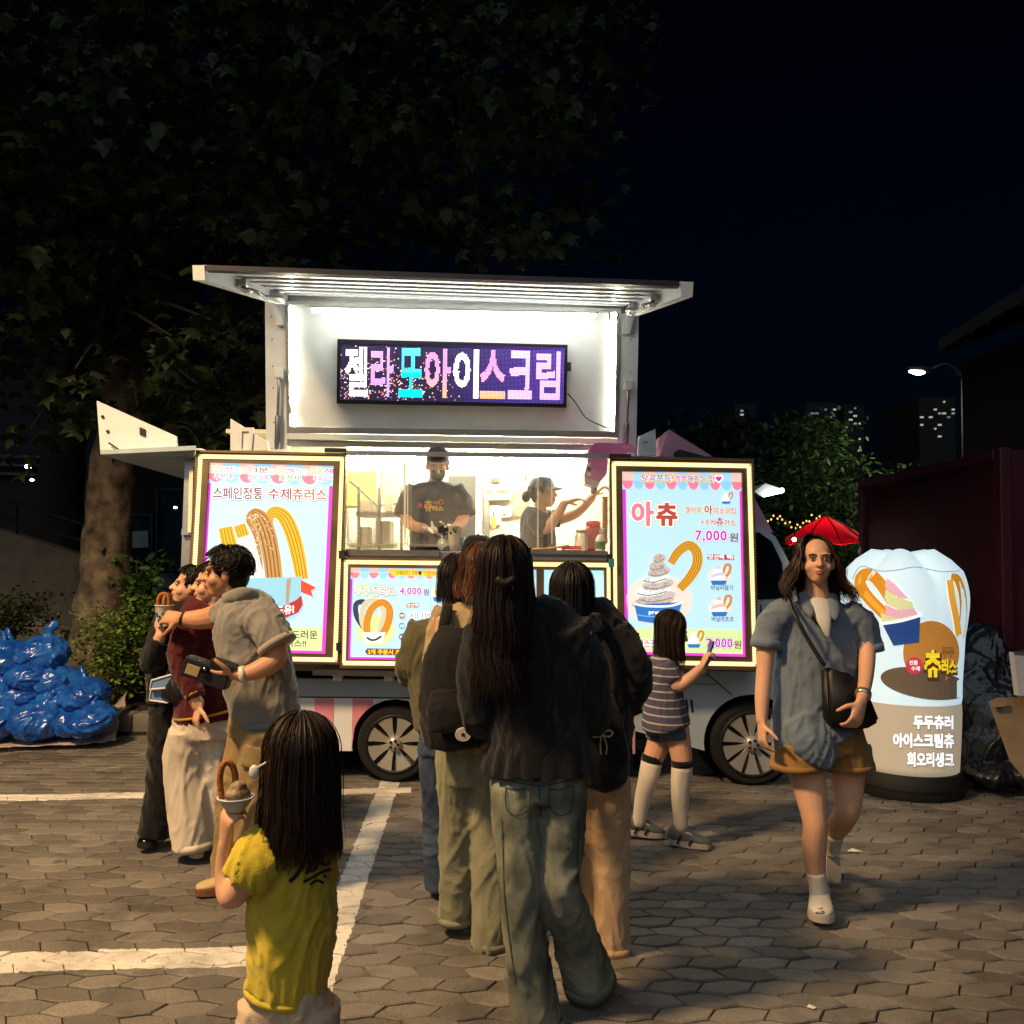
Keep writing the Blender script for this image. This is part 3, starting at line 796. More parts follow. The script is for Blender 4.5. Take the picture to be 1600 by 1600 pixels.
skirt = T('skirt', arch_panel(xl, xr, zl, zu, rw_c.x, rw_c.z, .305, 6.28, 6.31), white)
for (a, b) in ((382, 408), (432, 462), (492, 522), (551, 583), (612, 640), (672, 700), (732, 760), (792, 820), (852, 880), (912, 940), (972, 991)):
    x0, x1 = px_x(a), px_x(b)
    lo = zl
    if abs((x0+x1)/2 - rw_c.x) < .45:
        def az(x): 
            d = .305**2 - (x - rw_c.x)**2; return max(zl, rw_c.z + math.sqrt(d)) if d > 0 else zl
        n_ = 8; bm = bmesh.new(); xs = [x0 + (x1-x0)*i/n_ for i in range(n_+1)]
        pts = [V((x, 6.276, az(x))) for x in xs] + [V((x, 6.276, zu - .004)) for x in xs[::-1]]
        if min(zu - az(x) for x in xs) > .01: prism(bm, pts, [p + V((0, .004, 0)) for p in pts])
        else: continue
    else: bm = bx(((x0+x1)/2, 6.278, (zl+zu)/2 - .002), (x1-x0, .004, zu-zl-.004))
    T('stripe', bm, pink, skirt)
T('side_rail', bx(((xl+xr)/2, 6.29, (zu+zc)/2 + .012), (xr-xl, .05, zc-zu), bev=.006), blue)
zp = W(500, 1046, 6.3).z
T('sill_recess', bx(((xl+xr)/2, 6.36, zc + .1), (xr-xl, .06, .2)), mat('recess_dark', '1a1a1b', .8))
T('step_rail', slab([(488, 1046), (700, 1050), (700, 1059), (488, 1055)], Plane(6.15, 0), .02, -.05), alu)
for u in (600, 520): T('bracket', slab([(u, 1056), (u+14, 1056), (u+14, 1064), (u, 1064)], Plane(6.2, 0), 0, -.08), white)
T('chassis', bx(((xl+xr)/2 + .2, 7.1, .38), (xr-xl+.7, 1.3, .22)), blk)
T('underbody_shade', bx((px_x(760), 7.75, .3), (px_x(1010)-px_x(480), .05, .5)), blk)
# kitchen box: floor, walls, ceiling, back wall
zf = .78; ztop = W(740, 704, 6.3).z
T('floor', bx(((xl+xr)/2, 7.05, zf), (xr-xl, 1.5, .05)), steel)
T('back_wall', bx(((xl+xr)/2, 7.80, (zf+ztop)/2 + .1), (xr-xl, .06, ztop-zf + .2)), cream)
T('end_wall', bx((xl + .03, 7.05, (zf+ztop)/2), (.05, 1.44, ztop-zf)), white)
T('end_wall', bx((xr - .03, 7.05, (zf+ztop)/2), (.05, 1.44, ztop-zf)), white)
T('lower_wall', bx(((xl+xr)/2, 6.33, (zf+W(740, 872, 6.3).z)/2), (xr-xl-.12, .05, W(740, 872, 6.3).z-zf-.01)), white)
# ceiling is raised: sloping roof between the back wall and the lifted front
zr = W(740, 690, 6.36).z
T('lift_wall', bx(((xl+xr)/2, 7.80, ztop + .7), ((xr-xl)*.78, .06, .98)), white)
T('ceiling', bx(((xl+xr)/2, 7.3, ztop + .2), (xr-xl-.12, .9, .03)), cream)
# --- inside ceiling tube
tl = T('ceiling_tube', wire([W(545, 716, 7.05), W(925, 722, 7.05)], .022, 8, 1), emi('tube_inside', (1, .87, .58), 125))
T('tube_holder', wire([W(545, 708, 7.05), W(925, 714, 7.05)], .02, 6, 1), white, tl)
# --- things on the back wall
bw = lambda poly, o0=.06, o1=.0: slab(poly, PI, o0, o1)
T('door_panel', bw([(700, 743), (744, 743), (743, 850), (700, 850)], .03), mat('door_charcoal', '25262a', .5))
T('door_trim', ring_slab([(690, 728), (754, 728), (753, 856), (690, 856)], [(700, 743), (744, 743), (743, 850), (700, 850)], PI, .045, 0), cream)
bbx = T('breaker_box', bw([(757, 757), (797, 757), (797, 781), (757, 781)], .1), mat('breaker_plastic', 'e6dfc4', .5))
for i, u in enumerate((760, 765, 774, 779, 784, 789)): T('switch', slab([(u, 765), (u+4, 765), (u+4, 770), (u, 770)], PI, .115, .1), mat('switch_brown', '6b5a3c', .5), bbx)
T('exit_light', bw([(768, 747), (781, 747), (781, 754), (768, 754)], .08), mat('exit_dark', '3a3a22', .5))
for (a, b, c, d, col) in ((541, 738, 592, 790, 'e8c873'), (592, 738, 622, 775, 'f0d991'), (545, 795, 622, 850, 'dfe2d4')):
    T('wall_notice', bw([(a, b), (c, b), (c, d), (a, d)], .02), mat('notice_' + col, col, .7))
for (a, b, c, d) in ((765, 790, 783, 820), (785, 792, 800, 806), (803, 792, 818, 806)):
    T('socket_plate', bw([(a, b), (c, b), (c, d), (a, d)], .03), white)
st_ = T('sticker', bw([(783, 799), (797, 799), (797, 808), (783, 808)], .04), white)
flat('red_dot', arc(788, 804, 2.2, 2.2, n=12), PI, .045, mat('dot_red', 'c03020', .5), st_)
T('cabinet_post', bw([(756, 728), (764, 728), (764, 850), (756, 850)], .08), alu)
T('cabinet_post', bw([(588, 728), (594, 728), (594, 850), (588, 850)], .08), alu)
# machine rack on the left of the kitchen (blurred behind acrylic)
rk = T('shelf_rack', slab([(556, 800), (628, 800), (628, 806), (556, 806)], Plane(7.3, 0), .2, -.2), steel)
for u in (558, 590, 625): T('rack_post', slab([(u, 760), (u+4, 760), (u+4, 860), (u, 860)], Plane(7.3, 0), .2, .16), steel, rk)
T('brace', wire([W(548, 752, 7.2), W(590, 790, 7.2), W(628, 786, 7.2)], .012, 6, 1), alu)
for (u, v, w, h, c) in ((572, 790, 16, 18, 'b8b09a'), (606, 786, 14, 26, 'cfc7b0'), (598, 832, 22, 36, 'a8a294'), (566, 838, 16, 30, 'c4bda8')):
    T('equipment', slab([(u-w/2, v-h/2), (u+w/2, v-h/2), (u+w/2, v+h/2), (u-w/2, v+h/2)], Plane(7.28, 0), .15, -.1), mat('equip_' + c, c, .4, .4))
# --- counter and steel front ledge
T('counter', bx((W(745, 860, 6.3).x, 6.45, W(745, 862, 6.2).z - .02), (W(950, 860, 6.2).x - W(541, 860, 6.2).x, .56, .04), bev=.006), steel)
T('counter_front', slab([(540, 858), (686, 860), (686, 870), (540, 868)], PC, .05, 0), steel)
T('counter_apron', slab([(686, 864), (950, 868), (950, 876), (540, 871), (540, 868.5), (686, 870.5)], PC, .02, -.02), alu)
T('drip_tray', slab([(830, 858), (950, 861), (950, 868), (830, 866)], PC, .04, 0), steel)
# --- sneeze guard of clear acrylic
ac = bpy.data.materials.new('clear_acrylic'); ac.use_nodes = True; t = ac.node_tree
for n_ in list(t.nodes): t.nodes.remove(n_)
o_ = t.nodes.new('ShaderNodeOutputMaterial'); tr = t.nodes.new('ShaderNodeBsdfTransparent'); gl = t.nodes.new('ShaderNodeBsdfGlossy'); gl.inputs['Roughness'].default_value = .08
df = t.nodes.new('ShaderNodeBsdfDiffuse'); df.inputs[0].default_value = (.9, .88, .8, 1)
m1 = t.nodes.new('ShaderNodeMixShader'); m2 = t.nodes.new('ShaderNodeMixShader'); ns = t.nodes.new('ShaderNodeTexNoise'); ns.inputs['Scale'].default_value = 4
mp = t.nodes.new('ShaderNodeMapping'); mp.inputs['Scale'].default_value = (1, 1, 14); tc = t.nodes.new('ShaderNodeTexCoord'); t.links.new(tc.outputs['Object'], mp.inputs[0]); t.links.new(mp.outputs[0], ns.inputs['Vector'])
mr = t.nodes.new('ShaderNodeMapRange'); mr.inputs[3].default_value = .04; mr.inputs[4].default_value = .13; t.links.new(ns.outputs['Fac'], mr.inputs[0])
m1.inputs[0].default_value = .08; t.links.new(tr.outputs[0], m1.inputs[1]); t.links.new(gl.outputs[0], m1.inputs[2])
t.links.new(mr.outputs[0], m2.inputs[0]); t.links.new(m1.outputs[0], m2.inputs[1]); t.links.new(df.outputs[0], m2.inputs[2]); t.links.new(m2.outputs[0], o_.inputs[0])
edge = mat('acrylic_edge', 'e8e4d0', .3, var=.05)
def pane(poly, pl, name='acrylic_pane'):
    p = T(name, slab(poly, pl, .0, -.006), ac)
    (a, b), (c, d) = poly[0], poly[2]
    return p
G1, G2 = Plane(6.14, 0), Plane(6.20, 0)
pane([(541, 716), (634, 718), (632, 852), (541, 850)], G1)
pane([(634, 718), (846, 722), (846, 742), (634, 738)], G1)
pane([(634, 738), (840, 742), (840, 856), (634, 854)], Plane(6.32, 0))
pane([(840, 730), (952, 732), (952, 858), (840, 856)], G2)
for (a, b, c, d, pl_) in ((631, 722, 633.5, 852, G1), (636, 722, 637.5, 852, G2), (840, 730, 841.5, 856, G1), (862, 735, 863, 850, G1)):
    T('acrylic_edge', slab([(a, b), (c, b), (c, d), (a, d)], pl_, .004, -.012), edge)
T('guard_shelf', slab([(541, 848), (700, 850), (700, 854), (541, 852)], G1, .03, -.1), ac)
T('guard_rail', slab([(541, 704), (952, 709), (952, 716), (541, 711)], Plane(6.12, 0), .02, -.02), alu)
# --- lightbox panels
def panel(label, outer, ring, screen, led_pitch=4.2, two=None):
    fr = T('display_panel', ring_slab(outer, [(a + (c-a)*.0, b) for (a, b), (c, d) in zip(screen, screen)], PP, .03, -.05), brz)
    fr['label'] = label
    # raised outer lip
    cx = sum(p[0] for p in outer)/4; cy = sum(p[1] for p in outer)/4
    T('lip', ring_slab(outer, [(p[0] + (3.2 if p[0] < cx else -3.2), p[1] + (3.2 if p[1] < cy else -3.2)) for p in outer], PP, .055, .0305), brz, fr)
    back = T('back_plate', slab(outer, PP, -.052, -.075), blk, fr)
    # LED strip: a channel of small glowing beads
    bm = bmesh.new()
    for i in range(4):
        a, b = ring[i], ring[(i+1) % 4]; L = math.hypot(b[0]-a[0], b[1]-a[1]); n = int(L/led_pitch)
        tx, ty = (b[0]-a[0])/L, (b[1]-a[1])/L; nx, ny = -ty, tx
        for k in range(n):
            f = (k + .5)/n; u = a[0] + (b[0]-a[0])*f; v = a[1] + (b[1]-a[1])*f; h = led_pitch*.34; w = 2.9
            P = [(u - tx*h - nx*w, v - ty*h - ny*w), (u + tx*h - nx*w, v + ty*h - ny*w), (u + tx*h + nx*w, v + ty*h + ny*w), (u - tx*h + nx*w, v - ty*h + ny*w)]
            f_ = [PP(*q, .042) for q in P]; prism(bm, f_, [q - PP.n*.011 for q in f_])
    s = T('led_strip', bm, led, fr); s['kind'] = 'stuff'
    # warm diffuser tape under the beads
    bm = bmesh.new()
    for i in range(4):
        a, b = ring[i], ring[(i+1) % 4]; L = math.hypot(b[0]-a[0], b[1]-a[1]); tx, ty = (b[0]-a[0])/L, (b[1]-a[1])/L; nx, ny = -ty*3.6, tx*3.6
        e0 = 3.4
        P = [(a[0] + tx*e0 - nx, a[1] + ty*e0 - ny), (b[0] + tx*3.3 - nx, b[1] + ty*3.3 - ny), (b[0] + tx*3.3 + nx, b[1] + ty*3.3 + ny), (a[0] + tx*e0 + nx, a[1] + ty*e0 + ny)]
        bm.faces.new([bm.verts.new(PP(*q, .0305 + .0004*i)) for q in P])
    T('led_tape', bm, emi('led_tape', (1, .66, .26), .32), fr)
    return fr
scr_mats = {}
def E_(col, st=1.0):
    k = 'scr_' + col + str(st)
    return emi(k, col, st*.56, False)
BG = emi('screen_blue', 'b4dcf4', .58)
def screen(fr, quad, bgm=BG):
    return T('screen_face', slab(quad, PP, -.004, -.02), bgm, fr)
# ---------- left panel: Spanish churros poster
LPn = panel('tall lit menu board with four big churros in a blue cup', [(306, 703), (541, 708), (530, 1038), (286, 1034)], [(313, 713), (535, 717), (523.5, 1031), (296, 1027)], [(326, 721.5), (521.5, 727), (508, 1021.5), (308.5, 1018)])
screen(LPn, [(325, 720.5), (522.5, 726), (509, 1022.5), (307, 1019)])
def lx(a, b):      # panel-normalised (0..1) to pixels for the left screen
    (x0, y0), (x1, y1), (x2, y2), (x3, y3) = (326, 721.5), (521.5, 727), (508, 1021.5), (308.5, 1018)
    tx, ty = x0 + (x1-x0)*a, y0 + (y1-y0)*a; bx_, by = x3 + (x2-x3)*a, y3 + (y2-y3)*a
    return (tx + (bx_-tx)*b, ty + (by-ty)*b)
mag = E_('e23fd0'); g_ = E_('cfe8a0'); wht = E_('ffffff', 1.05); pk = E_('f27f98'); sky_ = E_('8fcdec'); peach = E_('f5c7b8')
dark = E_('4c3a48', .6); brown = E_('b0623a'); 
def awning(fr, lx, n, h0, h1, o=.0):
    for i in range(n):
        a0, a1 = i/n, (i+1)/n; c = (a0+a1)/2
        up, lo = (peach, pk) if i % 2 == 0 else (E_('a9d8f0'), sky_)
        flat('awning_top', [lx(a0, 0), lx(a1, 0), lx(a1, h0), lx(a0, h0)], PP, .0, up, fr)
        flat('awning_scallop', [lx(a0, h0), lx(a1, h0)] + [lx(c + (a1-a0)/2*math.cos(R(x)), h0 + (h1-h0)*math.sin(R(x))) for x in range(0, 181, 20)], PP, .0, lo, fr)
def side_bars(fr, lx, top, w=.028):
    flat('magenta_bar', [lx(0, top), lx(w, top), lx(w, 1), lx(0, 1)], PP, .001, mag, fr)
    flat('magenta_bar', [lx(1-w, top), lx(1, top), lx(1, 1), lx(1-w, 1)], PP, .001, mag, fr)
    flat('magenta_bar', [lx(w, .985), lx(1-w, .985), lx(1-w, 1), lx(w, 1)], PP, .001, mag, fr)
flat('green_band', [lx(.028, .865), lx(.972, .865), lx(.972, .985), lx(.028, .985)], PP, .0, g_, LPn)
awning(LPn, lx, 8, .06, .105); side_bars(LPn, lx, .11)
def outl(body, box_, col, fr, oc=wht, b0=.02, b1=.075, off=.002, ocol2=None, b2=.12):
    if ocol2: text_px(body, box_, PP, off, ocol2, fr, bold=b2)
    text_px(body, box_, PP, off + .0008, oc, fr, bold=b1); text_px(body, box_, PP, off + .0016, col, fr, bold=b0)
yel = E_('ffd93a'); purp = E_('9a3fb0'); gold = E_('c9b45a'); grn = E_('5a8a50')
for (t1, c1, t2, c2, t3, c3, x) in (('갯수', yel, '먼저', E_('c25a9a'), '주문 후', E_('b05aa0'), 332), ('약', E_('c25a9a'), '3분', E_('e8452a'), '정도 뒤에', E_('b05aa0'), 385), ('맛', yel, '선택은', E_('c25a9a'), '포장시', grn, 434), ('말씀', E_('ff9a2a'), '해', E_('c25a9a'), '주세요^^', E_('b05aa0'), 487)):
    s0 = (x-326)*.02
    outl(t1, (x, 727+s0, x + (18 if len(t1) > 1 else 9), 737+s0), c1, LPn, b1=.1); outl(t2, (x + (20 if len(t1) > 1 else 11), 729+s0, x + 34, 737+s0), c2, LPn, b1=.1)
    outl(t3, (x + 3, 740+s0, x + 33, 749+s0), c3, LPn, b1=.1)
for x, y in ((371, 737), (421, 738), (472, 739)):
    flat('arrow', [(x, y-2.5), (x+4, y-2.5), (x+4, y-6), (x+9, y), (x+4, y+6), (x+4, y+2.5), (x, y+2.5)], PP, .003, wht, LPn)
outl('스페인정통', (333, 761, 410, 779), E_('6a4258'), LPn, ocol2=E_('8a6a70'), b1=.09)
outl('수제', (419, 763, 455, 780), E_('8a3f4a'), LPn, ocol2=E_('8a6a70'), b1=.09); outl('츄러스', (457, 763.5, 510, 781), brown, LPn, ocol2=E_('8a6a70'), b1=.09)
# churros artwork
def churro(path, w, base, ridge, fr, off=.003, sugar=None):
    stroke('churro_print', path, w, PP, off, base, fr)
    ws = w if isinstance(w, list) else [w]*len(path)
    for f in (-.66, -.22, .22, .66):
        pp = []
        for i, (u, v) in enumerate(path):
            a = path[max(i-1, 0)]; b = path[min(i+1, len(path)-1)]; l = math.hypot(b[0]-a[0], b[1]-a[1]) or 1
            pp.append((u - (b[1]-a[1])/l*ws[i]*f, v + (b[0]-a[0])/l*ws[i]*f))
        stroke('churro_ridge', pp, [q*.085 for q in ws], PP, off + .0008, ridge, fr)
    if sugar:
        for _ in range(150):
            i = random.uniform(sugar[0], .98)*(len(path)-1); k = int(i); f = i-k
            u = path[k][0]*(1-f) + path[min(k+1, len(path)-1)][0]*f; v = path[k][1]*(1-f) + path[min(k+1, len(path)-1)][1]*f
            flat_pts.append((u + random.uniform(-.85, .85)*ws[k], v + random.uniform(-2, 2), random.uniform(.5, 1.2), off + .0012))
flat_pts = []
def flush(fr, m, name='sugar_print'):
    bm = bmesh.new()
    for u, v, r, o in flat_pts: bm.faces.new([bm.verts.new(PP(*q, o)) for q in arc(u, v, r, r*.8, n=5)])
    flat_pts.clear(); obj(name, bm, m, fr, normals=False)['kind'] = 'stuff'
cy_, cr_ = E_('d9b22c'), E_('a87a14')
churro([(472, 905), (466, 870), (457, 835), (444, 808), (428, 800), (420, 812), (424, 840), (432, 870), (436, 905)], [10, 11, 11.5, 11, 9, 7, 6, 6, 6], cy_, cr_, LPn)
churro([(428, 905), (424, 870), (417, 835), (408, 812), (398, 803), (390, 812), (398, 840), (404, 870), (406, 905)], [13, 13.5, 14, 13, 9, 6, 5, 5, 5], E_('b98a4a'), E_('7a5a34'), LPn, .005, (.15,))
flush(LPn, E_('e8dcc0'))
churro([(402, 908), (392, 870), (384, 840), (375, 822)], [12, 12, 12, 11], E_('e9eff0'), E_('b9c4c8'), LPn, .0065); churro([(380, 838), (374, 820)], [10, 9.5], cy_, cr_, LPn, .0085)
churro([(376, 910), (366, 880), (358, 850), (352, 824)], [12, 12, 12, 11], cy_, cr_, LPn, .0065)
flat('cup_print', [(350, 905), (471, 901), (468, 945), (462, 960), (440, 972), (360, 968)], PP, .0105, E_('8cc4dc'), LPn)
flat('cup_print', [(448, 905), (455, 903), (451, 942), (446, 943)], PP, .0112, E_('b09a84', .8), LPn)
flat('ribbon_print', [(470, 906), (494, 918), (486, 923), (489, 932), (470, 925)], PP, .0105, E_('e0482e'), LPn)
flat('ribbon_print', [(405, 950), (440, 948), (462, 938), (471, 930), (473, 945), (466, 957), (440, 968), (405, 972)], PP, .0118, E_('b02a30'), LPn)
text_px('안드유!', (418, 949, 459, 963), PP, .0126, wht, LPn, bold=.04, slope=-.12)
text_px('특유의 부드러운', (395, 984, 496, 997), PP, .003, dark, LPn, bold=.012); text_px('수제 츄러스!!', (402, 999, 478, 1010), PP, .003, dark, LPn, bold=.012)
# ---------- right panel: gelato poster
RPn = panel('tall lit menu board with ice cream swirl in a blue cup', [(952.5, 712), (1178, 717), (1186, 1048), (957, 1044)], [(959, 724), (1170.5, 728), (1180, 1038), (962, 1034)], [(972, 736), (1160, 738), (1166, 1026.5), (977, 1022)])
screen(RPn, [(971, 735), (1161, 737), (1167, 1027.5), (976, 1023)])
def rx(a, b):
    (x0, y0), (x1, y1), (x2, y2), (x3, y3) = (972, 736), (1160, 738), (1166, 1026.5), (977, 1022)
    tx, ty = x0 + (x1-x0)*a, y0 + (y1-y0)*a; bx_, by = x3 + (x2-x3)*a, y3 + (y2-y3)*a
    return (tx + (bx_-tx)*b, ty + (by-ty)*b)
flat('green_band', [rx(.028, .855), rx(.972, .855), rx(.972, .985), rx(.028, .985)], PP, .0, g_, RPn)
awning(RPn, rx, 11, .052, .098); side_bars(RPn, rx, .1)
outl('달콤', (1003, 742, 1024, 752), E_('9a4ab0'), RPn, ocol2=gold, b2=.16); outl('쫀득!', (1026, 742.3, 1051, 752.3), E_('6a5a9a'), RPn, ocol2=gold, b2=.16); outl('행복', (1055, 742.6, 1073, 752.6), E_('d0309a'), RPn, ocol2=gold, b2=.16); outl('해지는 맛', (1075, 743, 1116, 753), E_('7a4a9a'), RPn, ocol2=gold, b2=.16)
def heart(cx, cy, r):
    return [(cx + r*.95*(16*math.sin(t)**3)/16, cy - r*(13*math.cos(t) - 5*math.cos(2*t) - 2*math.cos(3*t) - math.cos(4*t))/16) for t in [6.283*i/24 for i in range(24)]]
flat('heart_print', heart(1123, 748, 8), PP, .002, wht, RPn); flat('heart_print', heart(1123, 748, 5), PP, .003, E_('d0309a'), RPn)
outl('아', (988, 785, 1020, 820), E_('e07a92'), RPn, ocol2=gold, b0=.045, b1=.10, b2=.125); outl('츄', (1027, 787, 1057, 820), E_('b0483a'), RPn, ocol2=gold, b0=.045, b1=.10, b2=.125)
outl('젤라또', (1071, 792, 1096, 801), E_('9a5a4a'), RPn, ocol2=gold, b2=.13); outl('아', (1101, 790, 1113, 803), E_('9a3a4a'), RPn, ocol2=gold, b0=.03, b2=.13); outl('이스크림', (1115, 793, 1149, 803), E_('8a5a6a'), RPn, ocol2=gold, b2=.13)
outl('+수제', (1095, 811, 1118, 820), E_('7a5a8a'), RPn, ocol2=gold, b2=.13); outl('츄', (1119, 809, 1130, 821), E_('8a3a8a'), RPn, ocol2=gold, b0=.03, b2=.13); outl('러스', (1132, 812, 1149, 821), E_('7a5a8a'), RPn, ocol2=gold, b2=.13)
outl('7,000', (1087, 829, 1135, 846), E_('c23ab0'), RPn, ocol2=E_('7a3a9a'), b0=.03, b1=.09, b2=.11); text_px('원', (1140, 833, 1153, 846), PP, .004, E_('7a4a3a'), RPn, bold=.02)
flat('label_print', [(1106, 866), (1146, 867), (1147, 875), (1105, 874)], PP, .002, E_('a84048'), RPn); text_px('맛선택 택1', (1107, 866.5, 1145, 873.5), PP, .003, wht, RPn, bold=.025)
flat('oval_print', arc(1030, 938, 52, 40, n=36), PP, .001, E_('e8d8cc'), RPn)
churro([(1048, 880), (1060, 862), (1076, 852), (1088, 862), (1089, 882), (1078, 902), (1062, 920)], [6, 7, 7.5, 8, 8, 7.5, 6.5], E_('d9a02c'), E_('a06a14'), RPn, .002)
sw = [(1030, 872, 10), (1027, 884, 13), (1030, 893, 18), (1024, 903, 22), (1028, 913, 25), (1020, 923, 28), (1026, 933, 30), (1020, 940, 34)]
for i, (cx_, cy2, w) in enumerate(sw):
    flat('swirl_print', arc(cx_, cy2, w, 6.5 + w*.09, n=26, rot=-9), PP, .0045 + (8-i)*.0006, (E_('c4b6ae'), E_('dff2ee'))[i in (3, 5)], RPn); stroke('swirl_shade_print', [(cx_ - w*.9, cy2 + 4), (cx_ - w*.2, cy2 + 6 + w*.05), (cx_ + w*.8, cy2 + 1)], .9, PP, .0047 + (8-i)*.0006, E_('8f827c'), RPn)
    for _ in range(26): flat_pts.append((cx_ + random.uniform(-.75, .7)*w, cy2 + random.uniform(-4, 5), random.uniform(.4, 1.0), .0101))
flush(RPn, E_('5a4a48', .5), 'crumb_print')
flat('cup_print', [(991, 944), (1066, 941), (1056, 973), (1036, 976), (997, 970)], PP, .0102, E_('2a72c0'), RPn); stroke('cup_rim_print', [(990, 943), (1010, 947), (1045, 947), (1067, 941)], 1.6, PP, .0108, wht, RPn)
stroke('cup_line_print', [(993, 960), (1012, 963), (1040, 963), (1060, 958)], .7, PP, .0108, E_('7ab4e8'), RPn); text_px('premium', (1014, 954, 1050, 961), PP, .0112, wht, RPn, bold=.04)
def mini(cx, cy, sc, fr, c=E_('c8c4ea'), o=.002, oval=True):
    if oval: flat('oval_print', arc(cx, cy+2*sc, 17*sc, 14*sc, n=20), PP, o, E_('e8d8cc'), fr)
    stroke('churro_print', [(cx+6*sc, cy-4*sc), (cx+10*sc, cy-16*sc), (cx+17*sc, cy-15*sc), (cx+15*sc, cy-4*sc), (cx+8*sc, cy+4*sc)], 2.2*sc, PP, o+.001, E_('c98a3a'), fr)
    for k, (w, y) in enumerate(((4, -12), (8, -6), (11, 0), (13, 5))):
        flat('swirl_print', arc(cx-2*sc, cy+y*sc, w*sc, 4.2*sc, n=12, rot=-12), PP, o+.002+k*.0004, (c, E_('f2f0f6'))[k % 2], fr)
    flat('cup_print', [(cx-14*sc, cy+8*sc), (cx+12*sc, cy+8*sc), (cx+9*sc, cy+15*sc), (cx-11*sc, cy+15*sc)], PP, o+.004, E_('2a72c0'), fr)
mini(1124, 899, 1, RPn); text_px('바닐라딸기', (1111, 914, 1145, 922), PP, .003, dark, RPn, bold=.01)
mini(1125, 948, 1, RPn, E_('d8b8a8')); text_px('바닐라초코', (1112, 963, 1146, 971), PP, .003, dark, RPn, bold=.01)
mini(1135, 779, .55, RPn, E_('f2e8d0'), oval=False)
mini(1085, 1000, .8, RPn, E_('f6f2e8'), .003, False)
outl('아이스크림 츄러스', (987, 998, 1068, 1013), E_('b04a9a'), RPn); outl('7,000', (1104, 998, 1144, 1013), E_('b03ab0'), RPn, ocol2=E_('7a3a9a'), b0=.03, b2=.11); text_px('원', (1147, 1001, 1158, 1013), PP, .004, E_('7a4a3a'), RPn, bold=.02)
# ---------- low middle panel with two screens
MPn = panel('wide low lit menu board below the serving counter', [(534, 870), (957, 876), (958, 1049), (531, 1044)], [(540.5, 878), (951.5, 883), (952.5, 1040), (536.5, 1036)], [(547, 886.5), (944, 891), (945, 1033.5), (542.5, 1030)])
screen(MPn, [(546, 885.5), (838, 889), (838, 1034), (541.5, 1031)])
T('screen_divider', slab([(838.2, 888), (850, 889), (850, 1035), (838.2, 1034)], PP, .025, -.02), brz, MPn)
screen(MPn, [(850.2, 889.5), (945, 890.5), (946, 1035), (850.2, 1034)], emi('screen_cyan', 'b8ecf6', .58))
def mxy(a, b):
    (x0, y0), (x1, y1), (x2, y2), (x3, y3) = (548, 887.5), (838, 890), (838, 1033), (543.5, 1030)
    tx, ty = x0 + (x1-x0)*a, y0 + (y1-y0)*a; bx_, by = x3 + (x2-x3)*a, y3 + (y2-y3)*a
    return (tx + (bx_-tx)*b, ty + (by-ty)*b)
awning(MPn, mxy, 20, .05, .11)
flat('magenta_bar', [mxy(0, .12), mxy(.012, .12), mxy(.012, 1), mxy(0, 1)], PP, .001, mag, MPn); flat('magenta_bar', [mxy(.012, .975), mxy(1, .975), mxy(1, 1), mxy(.012, 1)], PP, .001, mag, MPn)
flat('banner_print', [(610, 890), (690, 892), (690, 901), (613, 900)], PP, .003, E_('f4d23a'), MPn); text_px('수제츄러스 주문♥', (619, 892, 659, 899), PP, .004, dark, MPn, bold=.01); text_px('기찬이네', (662, 893, 686, 899.5), PP, .004, E_('d0562a'), MPn, bold=.015)
outl('두두', (555, 916, 578, 929), E_('e8c03a'), MPn, ocol2=grn, b0=.02, b1=.08, b2=.13); outl('츄러스', (582, 915.5, 616, 930), E_('a89a92'), MPn, ocol2=grn, b0=.02, b1=.08, b2=.13)
outl('4,000', (625, 918, 658, 930), E_('c23ab0'), MPn, ocol2=E_('8a3a9a'), b0=.03, b1=.09, b2=.11); text_px('원', (662, 920, 670, 930), PP, .004, E_('7a5a6a'), MPn, bold=.02)
flat('oval_print', arc(587, 985, 30, 24, n=30), PP, .002, E_('cfe49a'), MPn)
churro([(572, 985), (558, 965), (556, 945), (566, 940), (576, 944)], [4]*5, E_('3a4a6a', .7), E_('20304a', .6), MPn, .003)
churro([(577, 995), (566, 970), (568, 948), (580, 938), (592, 942), (600, 960), (592, 990)], [4.5]*7, E_('d8d2b8'), E_('a8a080'), MPn, .0045)
churro([(575, 1000), (573, 975), (580, 952), (596, 941), (608, 950), (607, 972), (594, 998)], [5.5]*7, E_('d9952c'), E_('a06414'), MPn, .006)
flat('cup_print', [(565, 988), (603, 988), (597, 1006), (571, 1005)], PP, .0085, E_('f0f4ee'), MPn); stroke('cup_mark_print', [(573, 996), (580, 1000), (588, 999), (596, 994)], 1.6, PP, .009, E_('2c4a3a', .6), MPn)
flat('label_print', [(635, 942), (654, 942), (654, 949), (635, 949)], PP, .003, E_('9a5a5a'), MPn); text_px('맛선택', (636, 942.7, 653, 948.3), PP, .004, wht, MPn, bold=.02)
for y, c, tx_, n_ in ((962, '7a5a4a', '시나몬', '1번'), (978, '4a9ab4', '초코', '2번'), (995, '2a5a9a', '오레오', '3번')):
    flat('dot_print', arc(628, y, 5, 5, n=16), PP, .003, E_(c), MPn); text_px(n_, (624.5, y-2.5, 631.5, y+2.5), PP, .004, wht, MPn, bold=.02)
    outl(tx_, (640, y-5.5, 640 + 11*len(tx_), y+5), E_('8a94a0'), MPn)
flat('pill_print', [(570, 1018), (574, 1013), (700, 1015), (700, 1025), (574, 1023)], PP, .003, E_('7a3a2a'), MPn); text_px('3개 주문시 초코시럽', (575, 1014.5, 650, 1022), PP, .004, yel, MPn, bold=.03)
stroke('divider_line', [(673, 905), (672, 1008)], .35, PP, .002, E_('8ab0c0'), MPn, k=1)
